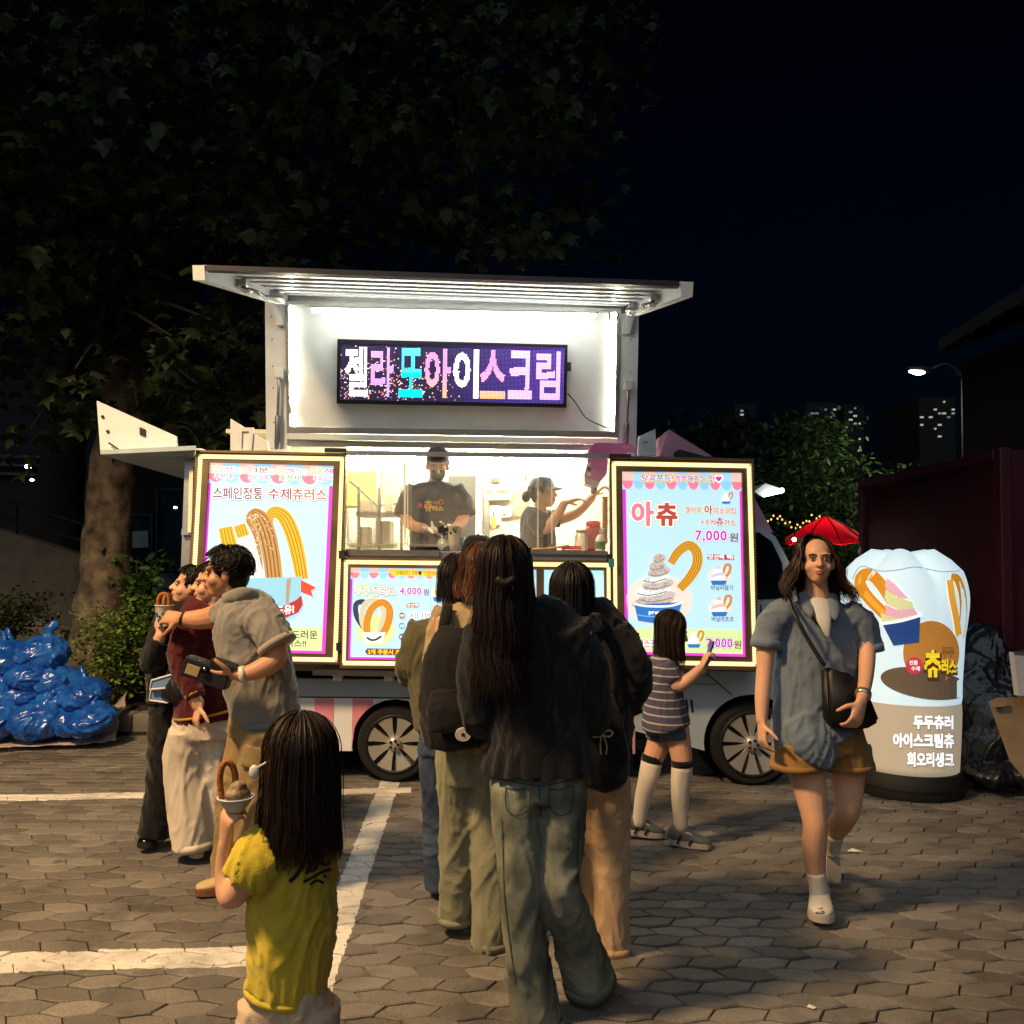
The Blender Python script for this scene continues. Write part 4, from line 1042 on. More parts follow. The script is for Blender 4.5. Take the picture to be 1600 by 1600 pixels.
mini(690, 925, 1.0, MPn, E_('d8d8c8'), .003)
# corner hinges
for (u, v) in ((533, 866), (529, 1010), (952, 872)):
    T('hinge', slab([(u-4, v-6), (u+5, v-6), (u+5, v+7), (u-4, v+7)], PP, .07, .056), blk)
T('latch', slab([(951, 873), (960, 873), (960, 886), (951, 886)], PP, .085, .071), mat('latch_teal', '2c8a86', .4))
for (a, b) in ((507, 700), (952, 709)): T('hinge_bar', slab([(a, b), (a+34, b+.5), (a+34, b+7), (a, b+6)], PP, .075, .057), blk)
# --- rear pillar and side trim left of the left panel
T('pillar', slab([(289, 716), (306, 716), (300, 1040), (277, 1038)], Plane(6.17, 1.2, 4.6), .0, -.06), alu)
T('pillar_trim', slab([(296, 728), (302, 728), (299, 832), (293, 832)], Plane(6.12, 1.2, 4.6), .006, -.02), cream)
T('pillar_joint', slab([(284, 826), (300, 826), (299, 836), (283, 836)], Plane(6.14, 1.2, 4.6), .01, -.02), alu)
T('rear_corner', bx((xl - .02, 6.33, (zf+ztop)/2 - .1), (.06, .05, ztop-zf)), blue)
# --- raised front: white board, posts, rails
bd = T('sign_board', slab([(449, 474), (966, 486), (962, 676), (451, 668)], PU, 0, -.03), white)
T('post', slab([(414, 470), (445, 470), (449, 702), (416, 700)], PU, .02, -.09), white)
T('post', slab([(970, 490), (998, 492), (994, 708), (966, 706)], PU, .02, -.09), white)
for (a, c) in ((433, 1), (982, -1)):
    T('gusset', slab([(a-11*c, 470 if c > 0 else 489), (a+3*c, 470 if c > 0 else 489), (a+8*c, 508 if c > 0 else 522), (a-1*c, 508 if c > 0 else 522)], PU, .06, .02), white)
T('rim', ring_slab([(445.5, 470), (970, 482), (966, 684), (448, 676)], [(451, 476), (964, 488), (960, 674), (453, 667)], PU, .03, .001), alu)
T('cross_rail', slab([(449, 677), (966, 685), (966, 694), (449, 686)], PU, .03, -.06), white)
T('cross_rail', slab([(449, 687), (966, 695), (966, 705), (449, 697)], PU, .005, -.06), alu)
# LED line round the board
bm = bmesh.new()
segs = [((454, 480), (455.5, 618)), ((455.5, 624), (455.7, 630)), ((455.8, 648), (456, 665)), ((500, 670), (532, 670.6)), ((540, 671), (956, 677.5)), ((957, 676), (960.5, 490))]
for a, b in segs:
    L = math.hypot(b[0]-a[0], b[1]-a[1]); n = max(2, int(L/3.6)); 
    for k in range(n):
        f = (k+.5)/n; u, v = a[0]+(b[0]-a[0])*f, a[1]+(b[1]-a[1])*f
        q = [PU(u-1.3, v-1.3, .01), PU(u+1.3, v-1.3, .01), PU(u+1.3, v+1.3, .01), PU(u-1.3, v+1.3, .01)]
        prism(bm, q, [x - PU.n*.009 for x in q])
s = T('led_strip', bm, emi('led_board', (1, .96, .7), 95), bd); s['kind'] = 'stuff'
tb_ = T('canopy_tube', wire([PU(489, 484.5, .26), PU(930, 493.5, .26)], .017, 8, 1), emi('tube_canopy', (1, .96, .82), 15))
T('tube_bracket', wire([PU(487, 480, .262), PU(934, 489, .262)], .012, 6, 1), alu, tb_)
for (u, v) in ((424, 495), (425, 530), (426, 572), (427, 606), (428, 660), (429, 690), (441, 511), (986, 530), (985, 582), (984, 624), (983, 670), (991, 520), (990, 600)):
    T('bolt', slab(arc(u, v, 1.1, 1.1, n=8), PU, .024, .019), blk)
for u in range(300, 990, 46): T('rivet', slab(arc(u, 1078 + (u-300)*.006, 1.2, 1.2, n=8), Plane(6.262, 0), .0, -.006), alu)
# gas struts
for (a, c) in (((436, 583), (433, 700)), ((982, 602), (977, 706))):
    p, q = PU(*a, .06), PU(*c, .06); m_ = p.lerp(q, .58)
    sx = T('strut_rod', wire([p, m_], .012, 8, 1), alu, smooth=True); T('strut_barrel', wire([m_, q], .022, 8, 1), mat('strut_grey', '6e6a78', .4, .4), sx, smooth=True)
    T('strut_mount', bx(p, (.07, .05, .085), bev=.012), white, sx)
# --- canopy flap sloping down to the front
def cp(u, v, Y): return W(u, v, Y)
YR, YF = 6.78, 5.06
RL, RR = W(440, 470, YR), W(990, 488, YR); FL, FR = W(301, 426, YF), W(1083, 452, YF)
z_off = V((0, 0, .075))
bm = bmesh.new()
def beam(bm, a, b, w, h, up=V((0, 0, 1))):
    d = (b - a).normalized(); s_ = d.cross(up).normalized()*w/2; u_ = s_.cross(d).normalized()*h/2
    hexa(bm, [a - s_ - u_, a + s_ - u_, b + s_ - u_, b - s_ - u_, a - s_ + u_, a + s_ + u_, b + s_ + u_, b - s_ + u_])
beam(bm, FL + V((.035, 0, .0)), RL + V((.035, 0, 0)), .07, .085)
can = T('canopy_frame', bm, white)
bm = bmesh.new(); beam(bm, FR - V((.035, 0, 0)), RR - V((.035, 0, 0)), .07, .085); T('canopy_side', bm, white, can)
bm = bmesh.new(); beam(bm, FL + V((.08, .02, .03)), FR + V((-.08, .02, .03)), .05, .03); T('canopy_front', bm, mat('anodised_dark', '2c2b30', .4, .7), can)
bm = bmesh.new(); beam(bm, RL + V((.08, -.04, .0)), RR + V((-.08, -.04, .0)), .05, .06); T('canopy_rear', bm, alu, can)
# ribbed translucent roof sheet: parallel flutes
poly = mat('polycarbonate', 'e2eaf2', .3, .0, var=.1, spec=.8)
N = 13
for i in range(N):
    f0, f1 = i/N, (i+.86)/N
    a0, a1 = FL.lerp(RL, .04 + .93*f0) + V((.09, 0, .035)), FR.lerp(RR, .04 + .93*f0) + V((-.09, 0, .035))
    b0, b1 = FL.lerp(RL, .04 + .93*f1) + V((.09, 0, .035)), FR.lerp(RR, .04 + .93*f1) + V((-.09, 0, .035))
    dz = V((0, 0, .014*(1 if i % 2 else 0)))
    bm = bmesh.new(); hexa(bm, [a0+dz, a1+dz, b1+dz, b0+dz] + [x + dz + V((0, 0, .012)) for x in (a0, a1, b1, b0)]); T('roof_slat', bm, poly, can)
bm = bmesh.new(); up = V((0, 0, .075)); hexa(bm, [FL + V((.05, .03, .05)), FR + V((-.05, .03, .05)), RR + V((-.05, 0, .062)), RL + V((.05, 0, .062)), FL + V((.05, .03, .056)), FR + V((-.05, .03, .056)), RR + V((-.05, 0, .07)), RL + V((.05, 0, .07))]); T('roof_skin', bm, mat('roof_skin', '8d939b', .5, .3), can)
for (A, B) in ((FL, RL), (FR, RR)):
    s_ = 1 if A is FL else -1
    T('cable', wire([A.lerp(B, f) + V((s_*(.12 + .03*math.sin(f*20)), 0, -.03 + .02*math.sin(f*31))) for f in (.3, .4, .5, .6, .7, .8)], .009, 6), blk, can)
    for f in (.35, .75):
        T('hinge_arm', bx(A.lerp(B, f) + V((s_*.1, 0, -.01)), (.06, .16, .05), bev=.01), alu, can)
T('cable_loop', wire([PU(952, 488, .07), PU(953, 500, .08), PU(957, 505, .08), PU(963, 500, .08), PU(966, 490, .06)], .006, 6), blk, can)
# --- folded flap on the left end, fins and right bracket
fl = T('end_flap', slab([(151, 626), (274, 681), (276, 703), (157, 709)], Plane(6.25, 0), 0, -.035), white)
T('flap_latch', slab([(218, 667), (227, 671), (227, 682), (218, 679)], Plane(6.25, 0), .012, .001), blk, fl)
for (u, v) in ((160, 651), (168, 674)): T('flap_bolt', slab(arc(u, v, 2.6, 2.6, n=8), Plane(6.25, 0), .01, .001), blk, fl)
T('flap_stay', wire([Plane(6.22, 0)(170, 692), Plane(6.22, 0)(188, 704)], .006, 6, 1), blk, fl)
a, b, c, d = W(157, 710, 6.0), W(306, 703, 6.06), W(287, 748, 7.6), W(176, 716, 7.0)
bm = bmesh.new(); hexa(bm, [a, b, c, d] + [x + V((0, 0, .03)) for x in (a, b, c, d)]); T('flap_shelf', bm, mat('flap_blue', 'b6c8d6', .4), fl)
T('flap_tube', wire([W(254, 713, 6.4), W(304, 711, 6.4)], .02, 6, 1), cream, fl)
T('fin', slab([(360, 654), (418, 690), (420, 704), (360, 704)], Plane(6.24, 0), 0, -.03), white); T('fin_recess', ring_slab([(371, 668), (396, 668), (393, 704), (371, 704)], [(378, 674), (389, 674), (387, 702), (377, 702)], Plane(6.24, 0), .015, .001), white)
T('fin', slab([(998, 682), (1024, 670), (1026, 712), (996, 712)], Plane(6.24, 0), 0, -.03), white); T('fin_recess', ring_slab([(1000, 684), (1016, 684), (1016, 712), (1000, 712)], [(1004, 690), (1013, 690), (1013, 710), (1004, 710)], Plane(6.24, 0), .015, .001), white)
# --- LED sign hung on the board
sgn = empty('led_sign', PU(707, 635, .05), 'black framed scrolling LED sign with large multicoloured Korean lettering', 'sign')
Q = [(527, 529.5), (887, 538.5), (885, 636.5), (526, 630)]
obj('housing', slab(Q, PU, .05, .002), blk, sgn)
obj('bezel', ring_slab(Q, [(532, 535), (882.5, 543.5), (880.5, 631), (531, 625)], PU, .07, .0505), mat('sign_bezel', '17171a', .35), sgn)
chars = '젤라또아이스크림'
cc = [((1, .93, .82),), ((.62, .3, 1),), None, None, ((1, 1, 1),), None, ((.75, .42, .95),), ((.78, .4, .95),)]
cells = [(539, 576), (580, 616), (624, 661), (664, 705), (709, 748), (750, 791), (794, 833), (839, 876)]
NX, NY = 168, 44
grid = {}
for ci, ch in enumerate(chars):
    vs, fs = glyphs(ch, .03)
    ref = vs; x0, x1 = min(v.x for v in ref), max(v.x for v in ref); y0, y1 = min(v.y for v in ref), max(v.y for v in ref)
    tree_ = bvhtree.BVHTree.FromPolygons([V((v.x, v.y, 0)) for v in vs], fs)
    a, b = (cells[ci][0]-532)/350, (cells[ci][1]-532)/350
    for ix in range(NX):
        fx = (ix+.5)/NX
        if not a <= fx <= b: continue
        for iy in range(NY):
            fy = (iy+.5)/NY
            if not .07 <= fy <= .94: continue
            gx = x0 + (x1-x0)*(fx-a)/(b-a); gy = y0 + (y1-y0)*((fy-.07)/.87)
            if tree_.ray_cast(V((gx, gy, 1)), V((0, 0, -1)))[0] is None: continue
            if ci == 2: c = V((.1, .45, 1)).lerp(V((0, 1, .75)), 1-fy) if fy > .5 else V((0, .95, .85))
            elif ci in (3, 5): c = V((1, .45, .1)).lerp(V((1, .25, .75)), min(1, fy*1.5))
            else: c = V(cc[ci][0])
            grid[(ix, iy)] = c
for _ in range(420):        # sparkle motif around the left characters
    ix = int(random.gauss(30, 26)) % NX; iy = int(random.triangular(0, NY, 5)) 
    if ix < 90 and (ix, iy) not in grid and iy < NY: grid[(ix, iy)] = V(random.choice(((1, .3, .2), (1, .8, .7), (.9, .5, .3))))*random.uniform(.4, 1)
bg_dim = lambda fx, fy: V((.035, .025, .11)).lerp(V((.13, .06, .5)), max(0, min(1, fx*1.6-.75))) if fx > .45 else V((.03, .02, .08))
vs, fs, cols = [], [], []
for ix in range(NX):
    for iy in range(NY):
        fx, fy = (ix+.5)/NX, (iy+.5)/NY
        ux0, vy0 = 532 + 350.5*fx, 535 + 8.5*fx; ux1, vy1 = 531 + 349.5*fx, 625 + 6*fx
        u, v = ux1 + (ux0-ux1)*fy, vy1 + (vy0-vy1)*fy
        c = grid.get((ix, iy)); r = .86 if c else .5; c = c or bg_dim(fx, fy)*1.5
        k = len(vs)
        for du, dv in ((-r, r), (r, r), (r, -r), (-r, -r)): vs.append(PU(u+du, v+dv*.95, .053))
        fs.append((k, k+1, k+2, k+3)); cols.append((c.x, c.y, c.z, 1))
me = bpy.data.meshes.new('led_dots'); me.from_pydata(vs, [], fs)
at = me.color_attributes.new('Col', 'FLOAT_COLOR', 'CORNER')
for i, c in enumerate(cols):
    for j in range(4): at.data[i*4+j].color = c
me.materials.append(vcol_mat('led_dots', .5, 1.15)); o = link(bpy.data.objects.new('led_dots', me), sgn); o['kind'] = 'stuff'
obj('plug', bx(PU(889, 573, .04), (.03, .04, .06)), blk, sgn)
obj('cord', wire([PU(887, 615, .03), PU(900, 630, .02), (PU(915, 652, .015)), PU(935, 663, .015), PU(958, 672, .02)], .005, 6), blk, sgn)
# --- wheels
def wheel(c, r, rr, n_sp, name='wheel'):
    ks = 8/n_sp*.82
    w = T(name, xform(lathe([(rr, -.09), (r*.93, -.09), (r, -.05), (r, .07), (r*.93, .1), (rr, .1)], (0, 0, 0), 40), Matrix.Translation(c) @ Matrix.Rotation(R(90), 4, 'X')), rubber, smooth=True)
    sharp(w, 50)
    silver = mat('hubcap_silver', 'b9b6ac', .35, .5, var=.1)
    T('rim', xform(lathe([(rr + .004, .07), (rr + .004, .105), (rr*.93, .1), (rr*.9, .06), (0, .05)], (0, 0, 0), 40), Matrix.Translation(c) @ Matrix.Rotation(R(90), 4, 'X')), mat('rim_dark', '222120', .5, .5), w, smooth=True)
    for i in range(n_sp):
        a = 2*math.pi*(i + .5)/n_sp; bm = bmesh.new(); P = []
        for (rad, hw) in ((rr*.18, rr*.10*ks), (rr*.45, rr*.14*ks), (rr*.75, rr*.24*ks), (rr*.96, rr*.40*ks)): P.append((rad, hw))
        pts = [(q, -h) for q, h in P] + [(q, h) for q, h in P[::-1]]
        f = [V((x*math.cos(a) - y*math.sin(a), -.098 + .03*(1-x/rr), x*math.sin(a) + y*math.cos(a))) + c for x, y in pts]
        prism(bm, f, [q + V((0, .03, 0)) for q in f]); bmesh.ops.bevel(bm, geom=list(bm.edges), offset=.003, segments=1, affect='EDGES'); T('spoke', bm, silver, w)
    T('hub_cap', xform(lathe([(rr*.24, .06), (rr*.24, .1), (rr*.18, .112), (0, .114)], (0, 0, 0), 20), Matrix.Translation(c) @ Matrix.Rotation(R(90), 4, 'X')), silver, w, smooth=True)
    for i in range(5):
        a = 6.283*i/5; T('wheel_nut', bx(c + V((rr*.14*math.cos(a), -.116, rr*.14*math.sin(a))), (.016, .012, .016)), MATS['rim_dark'], w)
rc = V((rw_c.x, 6.33, .262)); wheel(rc, .262, .2, 8)
fc = V((fw_c.x, 6.33, .285)); wheel(fc, .285, .225, 10)
bm = lathe([(.31, -.16), (.31, .12), (.0, .12)], (0, 0, 0), 30); T('wheel_well', xform(bm, Matrix.Translation(V((rc.x, 6.5, .27))) @ Matrix.Rotation(R(-90), 4, 'X')), blk)
bm = lathe([(.335, -.16), (.335, .12), (.0, .12)], (0, 0, 0), 30); T('wheel_well', xform(bm, Matrix.Translation(V((fc.x, 6.5, .29))) @ Matrix.Rotation(R(-90), 4, 'X')), blk)
# --- cab
cabc = mat('cab_pale', 'aab8c4', .3, var=.06, coat=.4)
PCb = Plane(6.26, 0)
arch = [(fc.x + .335*math.cos(R(a)), .29 + .335*math.sin(R(a))) for a in range(190, -11, -10)][::-1]
def XZ(u, v): p = PCb(u, v); return (p.x, p.z)
# lower cab side with wheel arch
prof = [XZ(992, 1142), XZ(992, 1046), XZ(1186, 1050), XZ(1240, 1000), XZ(1262, 1040), XZ(1268, 1130), XZ(1262, 1150)]
pr = prof + [(x, z) for x, z in arch if x < prof[-1][0] and z > .2]
pr2 = [p for p in pr]
bm = bmesh.new(); prism(bm, [V((x, 6.26, z)) for x, z in pr2], [V((x, 6.34, z)) for x, z in pr2]); cab = T('cab_side', bm, cabc)
bm = bmesh.new(); up_ = [XZ(1040, 1046), XZ(1040, 830), XZ(1185, 820), XZ(1212, 838), XZ(1240, 890), XZ(1256, 1000), XZ(1258, 1046)]
prism(bm, [V((x, 6.27, z)) for x, z in up_], [V((x, 7.75, z)) for x, z in up_]); T('cab_body', bm, cabc)
T('door_window', slab([(1110, 838), (1186, 832), (1206, 846), (1222, 880), (1226, 935), (1110, 940)], Plane(6.265, 0), .006, -.002), mat('cab_glass', '0c1018', .05, spec=.8))
T('door_line', slab([(1188, 945), (1190, 945), (1192, 1048), (1190, 1048)], PCb, .003, -.001), blk)
T('front_bumper', bx((XZ(1268, 1130)[0] - .03, 7.0, .34), (.12, 1.5, .2), bev=.03), mat('bumper_grey', '5a5f66', .6))
for u in (1073, 1081): T('vent_slot', slab([(u-2.5, 1093), (u+1, 1093), (u+3, 1113), (u-.5, 1113)], PCb, .004, .0005), blk)
T('body_line', slab([(992, 1066), (1118, 1069), (1118, 1070), (992, 1067)], PCb, .002, .0002), blk)
T('crease', wire([PCb(1103, 1052, .004), PCb(1118, 1064, .004), PCb(1144, 1086, .004)], .004, 5), blk)
# pink roof fairing
Pf = Plane(6.45, 0)
T('roof_fairing', slab([(1030, 716), (1045, 671), (1128, 722), (1180, 780), (1208, 832), (1040, 832)], Pf, 0, -1.2), mat('fairing_pink', 'b98aa6', .35, var=.08, coat=.3))
T('fairing_trim', slab([(1054, 706), (1062, 702), (1100, 712), (1100, 720), (1054, 720)], Pf, .03, .001), blk)
T('mirror_cable', wire([PCb(1070, 715, .1), PCb(1130, 716, .1)], .01, 6, 1), blk)
print('T truck', time.time()-_t0)
# ================================================================ PEOPLE
def skin_mat(name, col):
    m = mat(name, col, .5, var=.07, vscale=9, bump=.06, bscale=180, spec=.4)
    b = m.node_tree.nodes['Principled BSDF']; b.inputs['Subsurface Weight'].default_value = .12; b.inputs['Subsurface Radius'].default_value = (.012, .005, .003)
    return m
skin = skin_mat('skin_light', 'd2a183'); skin2 = skin_mat('skin_tan', 'bf8a68')
def hair_mat(name, c0, c1):
    if name in MATS: return MATS[name]
    m = bpy.data.materials.new(name); m.use_nodes = True; t = m.node_tree; b = t.nodes['Principled BSDF']
    g = t.nodes.new('ShaderNodeNewGeometry'); r = t.nodes.new('ShaderNodeValToRGB'); t.links.new(g.outputs['Random Per Island'], r.inputs['Fac'])
    r.color_ramp.elements[0].color = (*lin(c0), 1); r.color_ramp.elements[1].color = (*lin(c1), 1)
    t.links.new(r.outputs['Color'], b.inputs['Base Color']); b.inputs['Roughness'].default_value = .55; b.inputs['Specular IOR Level'].default_value = .22
    MATS[name] = m; return m
hair_black = hair_mat('hair_black', '0b0a0b', '1c1817'); hair_dbrown = hair_mat('hair_dark_brown', '120c0a', '33221b'); hair_brown = hair_mat('hair_brown', '2a1710', '6a4026')
def fabric(name, col, rough=.85, var=.12, bump=.35, bscale=220, crease=.8, **k):
    if name in MATS: return MATS[name]
    m = mat(name, col, rough, var=var, bump=bump, bscale=bscale, vscale=5, spec=.2, sheen=.15, **k)
    t = m.node_tree; bp0 = next(n for n in t.nodes if n.type == 'BUMP'); tc = next(n for n in t.nodes if n.type == 'TEX_COORD')
    mp = t.nodes.new('ShaderNodeMapping'); mp.inputs['Scale'].default_value = (1.0, 1.0, .55); mp.inputs['Rotation'].default_value = (.4, .5, 0)
    t.links.new(tc.outputs['Object'], mp.inputs[0])
    nz = t.nodes.new('ShaderNodeTexNoise'); nz.noise_type = 'RIDGED_MULTIFRACTAL'; nz.inputs['Scale'].default_value = 8; nz.inputs['Detail'].default_value = 2.5; nz.inputs['Distortion'].default_value = .7
    t.links.new(mp.outputs[0], nz.inputs['Vector'])
    bp = t.nodes.new('ShaderNodeBump'); bp.inputs['Strength'].default_value = crease; bp.inputs['Distance'].default_value = .022
    t.links.new(nz.outputs['Fac'], bp.inputs['Height']); t.links.new(bp.outputs['Normal'], bp0.inputs['Normal'])
    return m

class Fig:
    """a person authored as chains of photo-pixel joints (u, v, dy, half-width px[, half-depth px]) around the depth Y of the feet"""
    def __init__(s, Y, label, group=None, foot=None):
        s.Y = Y; s.s = FPX / Y
        f = foot or (800, 1400); p = W(f[0], f[1], Y); p.z = 0
        s.e = empty('person', p, label, 'person', group); s.bm = bmesh.new(); s.seed = random.randint(0, 999)
    def P(s, u, v, dy=0): return W(u, v, s.Y + dy)
    def st(s, ch):
        out = []
        for q in ch:
            k = (s.Y + q[2]) / FPX
            p = s.P(*q[:3]); out.append((*p, q[3]*k, (q[4] if len(q) > 4 else q[3])*k))
        return out
    def limb(s, ch, n=12): tube(s.bm, s.st(ch), n=n, k=4)
    def limb_c(s, ch, n=12, k=.74):      # the part of the body that clothes hide
        tube(s.bm, s.st([(*q[:3], q[3]*k, (q[4] if len(q) > 4 else q[3])*k) for q in ch]), n=n, k=4)
    def cloth(s, name, chains, m, vox=.0098, amp=.012, sc=(9, 9, 5), parent=None, smooth=2, n=18, extra=None):
        bm = bmesh.new()
        for ch in chains: tube(bm, s.st(ch), n=n, k=4, flat_caps=True)
        if extra: extra(bm)
        me = remesh(bm, vox, smooth)
        if amp: wrinkle(me, amp, sc, s.seed, .42)
        return obj(name, me, m, parent or s.e, smooth=True)
    def piece(s, name, chain, m, n=12, parent=None, flat_caps=False, k=4):
        bm = bmesh.new(); tube(bm, s.st(chain), n=n, k=k, flat_caps=flat_caps); return obj(name, bm, m, parent or s.e, smooth=True)
    # ---- head
    def head(s, u, v, dy, h, yaw, pitch=0, roll=0, neck=None, face=True, sm=None, female=True, brow='1c1411', lips='b0645c', mask=None):
        """u,v: centre of the head; h: chin-to-crown in metres; yaw 0 = towards the camera, + = towards image right"""
        c = s.P(u, v, dy); k = h/.225
        # local frame: x = the person's right as seen from the camera's left..., y forward, z up
        M = Matrix.Translation(c) @ Matrix.Rotation(R(180 + yaw), 4, 'Z') @ Matrix.Rotation(R(pitch), 4, 'X') @ Matrix.Rotation(R(roll), 4, 'Y') @ Matrix.Scale(k, 4)
        s.M = M; s.k = k; bm = s.bm
        E = lambda cc, r, sub=3: ell(bm, cc, r, M, sub)
        E((0, -.014, .030), (.072, .089, .080)); E((0, .018, -.028), (.060, .066, .078)); E((0, .040, -.082), (.034, .036, .026)); E((0, -.02, -.03), (.058, .06, .06))
        for x in (-1, 1):
            E((x*.040, .045, -.030), (.022, .028, .026)); E((x*.078, -.008, -.008), (.009, .02, .031)); E((x*.073, -.008, -.03), (.008, .011, .012)); E((x*.030, .072, .026), (.024, .012, .009)); E((x*.0105, .094, -.025), (.009, .009, .008))
        for y, z, r in ((.078, .020, .0085), (.087, .004, .009), (.096, -.012, .0105), (.101, -.022, .0125)): E((0, y, z), (r, r, r*1.2), 2)
        E((0, .084, -.0505), (.021, .010, .0065), 2); E((0, .083, -.0605), (.018, .010, .007), 2); E((0, .072, -.075), (.02, .012, .01), 2)
        nb = neck or (u, v + h*s.s*.62, dy)
        a = M @ V((0, -.018, -.06)); bq = s.P(*nb)
        r = .052*k; tube(bm, [(*a, r, r), (*(a.lerp(bq, .5)), r*.98, r*.98), (*bq, r*1.25, r*1.2)], n=14, k=3)
        if face: s.face(M, sm, brow, lips)
    def face(s, M, sm, brow, lips):
        ew = mat('eye_white', 'd8d0c8', .25); ei = mat('eye_iris', '17100c', .1); br = mat('brow_' + brow, brow, .8); lp = mat('lip_' + lips, lips, .45)
        for x in (-1, 1):
            bm = bmesh.new(); ell(bm, (x*.031, .0765, .0055), (.0135, .008, .0058), M, 2); e = obj('eye', bm, ew, s.e, smooth=True)
            bm = bmesh.new(); ell(bm, (x*.0305, .0825, .0058), (.0056, .0028, .0054), M, 2); obj('iris', bm, ei, e, smooth=True)
            bm = bmesh.new(); tube(bm, [(*(M @ V((x*(.031 + .0155*q), .0835 - .0035*abs(q), .0105 - .0035*q*q*1.2))), .0014*s.k, .0022*s.k) for q in (-1, -.5, 0, .5, 1)], n=6, k=2); obj('eyelid', bm, br, e, smooth=True)
            bm = bmesh.new(); tube(bm, [(*(M @ V((x*(.031 + .019*q), .0845 - .007*max(0, q)**2, .0265 - .003*q*q))), .0028*s.k*(1 - .35*abs(q)), .0028*s.k) for q in (-1, -.5, 0, .5, 1)], n=6, k=2); obj('eyebrow', bm, br, s.e, smooth=True)
        bm = bmesh.new(); ell(bm, (0, .0855, -.0505), (.0205, .010, .0055), M, 2); ell(bm, (0, .0845, -.0600), (.0185, .0105, .0065), M, 2); obj('lips', bm, lp, s.e, smooth=True)
    # ---- hand: w wrist point, d direction, nrm palm normal, t thumb side
    def hand(s, w, d, nrm, t=1, curl=.45, k=1.0, spread=.06):
        d = V(d).normalized(); nrm = V(nrm); nrm = (nrm - d*nrm.dot(d)).normalized(); side = d.cross(nrm).normalized()*t; bm = s.bm; k = k*s.hk
        w = V(w)
        tube(bm, [(*(w - d*.02*k), .026*k, .019*k), (*(w + d*.03*k), .036*k, .016*k), (*(w + d*.075*k), .040*k, .014*k), (*(w + d*.092*k), .038*k, .011*k)], n=12, k=3, depth=nrm)
        for i, (o, L) in enumerate(((.030, .070), (.0105, .078), (-.0095, .073), (-.029, .058))):
            p = w + d*.086*k + side*o*k; a = curl*(1 + .08*i); cd = d; st = [(*(p - d*.02*k), .0088*k, .0088*k)]
            ang = 0
            for j, f in enumerate((.42, .32, .26)):
                ang += a*(1.0, 1.15, .8)[j]; v = d*math.cos(ang) + nrm*math.sin(ang) + side*(o*spread*10*(1 - .3*j))
                st.append((*p, (.0088 - .0008*j)*k, (.0088 - .0008*j)*k)); p = p + v.normalized()*L*f*k
            st.append((*p, .006*k, .006*k)); tube(bm, st, n=8, k=2)
        p = w + d*.022*k + side*.03*k; st = [(*(p - side*.012*k), .0125*k, .0125*k)]
        v = (d*.62 + side*.68 + nrm*.35).normalized()
        for j, L in enumerate((.036, .03, .024)):
            p = p + v*L*k; st.append((*p, (.0115 - .0016*j)*k, (.0115 - .0016*j)*k)); v = (v + d*.25 + nrm*curl*.45).normalized()
        tube(bm, st, n=8, k=2)
    hk = 1.0
    def build(s, sm, vox=.0062): 
        s.body = obj('body', remesh(s.bm, vox, 2, .45), sm, s.e, smooth=True); return s.body
    def shoe(s, heel, toe, m, sole_m, w=.042, h=.075, up=None, name='shoe', ankle=None, sole_h=.024):
        """heel/toe: points on the ground (u, v, dy)"""
        a, b = s.P(*heel), s.P(*toe); d = (b - a); L = d.length; d.normalize(); upv = V(up) if up else V((0, 0, 1)); upv = (upv - d*upv.dot(d)).normalized(); side = d.cross(upv)
        bm = bmesh.new(); z0 = sole_h
        def at(f, x, z): return a + d*(L*f) + side*x + upv*z
        st = []
        for f, hw, hh in ((.04, .72, .62), (.16, .86, .95), (.34, .84, .92), (.52, .92, .68), (.7, 1.02, .50), (.86, .95, .40), (.97, .62, .26)):
            c = at(f, 0, z0 + hh*h*.42); st.append((*c, w*hw, hh*h*.55))
        tube(bm, st, n=16, k=3, depth=upv)
        if ankle:
            p = s.P(*ankle); q = at(.17, 0, h*.6); tube(bm, [(*q, w*.82, w*.9), (*(q.lerp(p, .7)), w*.78, w*.8)], n=12, k=1)
        o = obj(name, remesh(bm, .006, 2), m, s.e, smooth=True)
        pts = []
        for f, hw in ((-.01, .35), (.03, .78), (.2, .92), (.4, .85), (.6, 1.0), (.75, 1.08), (.9, .95), (.98, .6), (1.01, .2)): pts.append((f, hw*w))
        ol = pts + [(f, -x) for f, x in pts[::-1]]
        bm = bmesh.new(); top = [at(f, x, z0 + .012) for f, x in ol]; bot = [at(f, x*1.03, 0.001) for f, x in ol]; prism(bm, top, bot)
        bmesh.ops.bevel(bm, geom=[e for e in bm.edges if abs((e.verts[0].co - e.verts[1].co).normalized().dot(upv)) < .5], offset=.004, segments=2, affect='EDGES')
        sharp(obj('sole', bm, sole_m, o), 60); return o
    # ---- hair
    def hair(s, m, length=.1, n=420, face_gap=55, spread=.1, part=.0, wave=.004, lenfn=None, r=.0042, vol=1.0, bangs=0, back_pull=0.0, cap=True, drape=None, rim=96, seed=1, style='long', sweep=0):
        rg = random.Random(seed); M = s.M; k = s.k; Mi = M.to_3x3().normalized(); down = (Mi.inverted() @ V((0, 0, -1)))
        cx, cy, cz = 0, -.016, .030; A, B, Cc = .0775*vol, .096*vol, .087*vol
        if cap:
            bm = bmesh.new(); ell(bm, (0, -.026, .030), (.072*vol, .085*vol, .077*vol), M, 3); ell(bm, (0, -.045, -.01), (.063*vol, .058*vol, .07*vol), M, 3)
            hb = obj('hair', remesh(bm, .008, 1), m, s.e, smooth=True)
        vs, fs = [], []
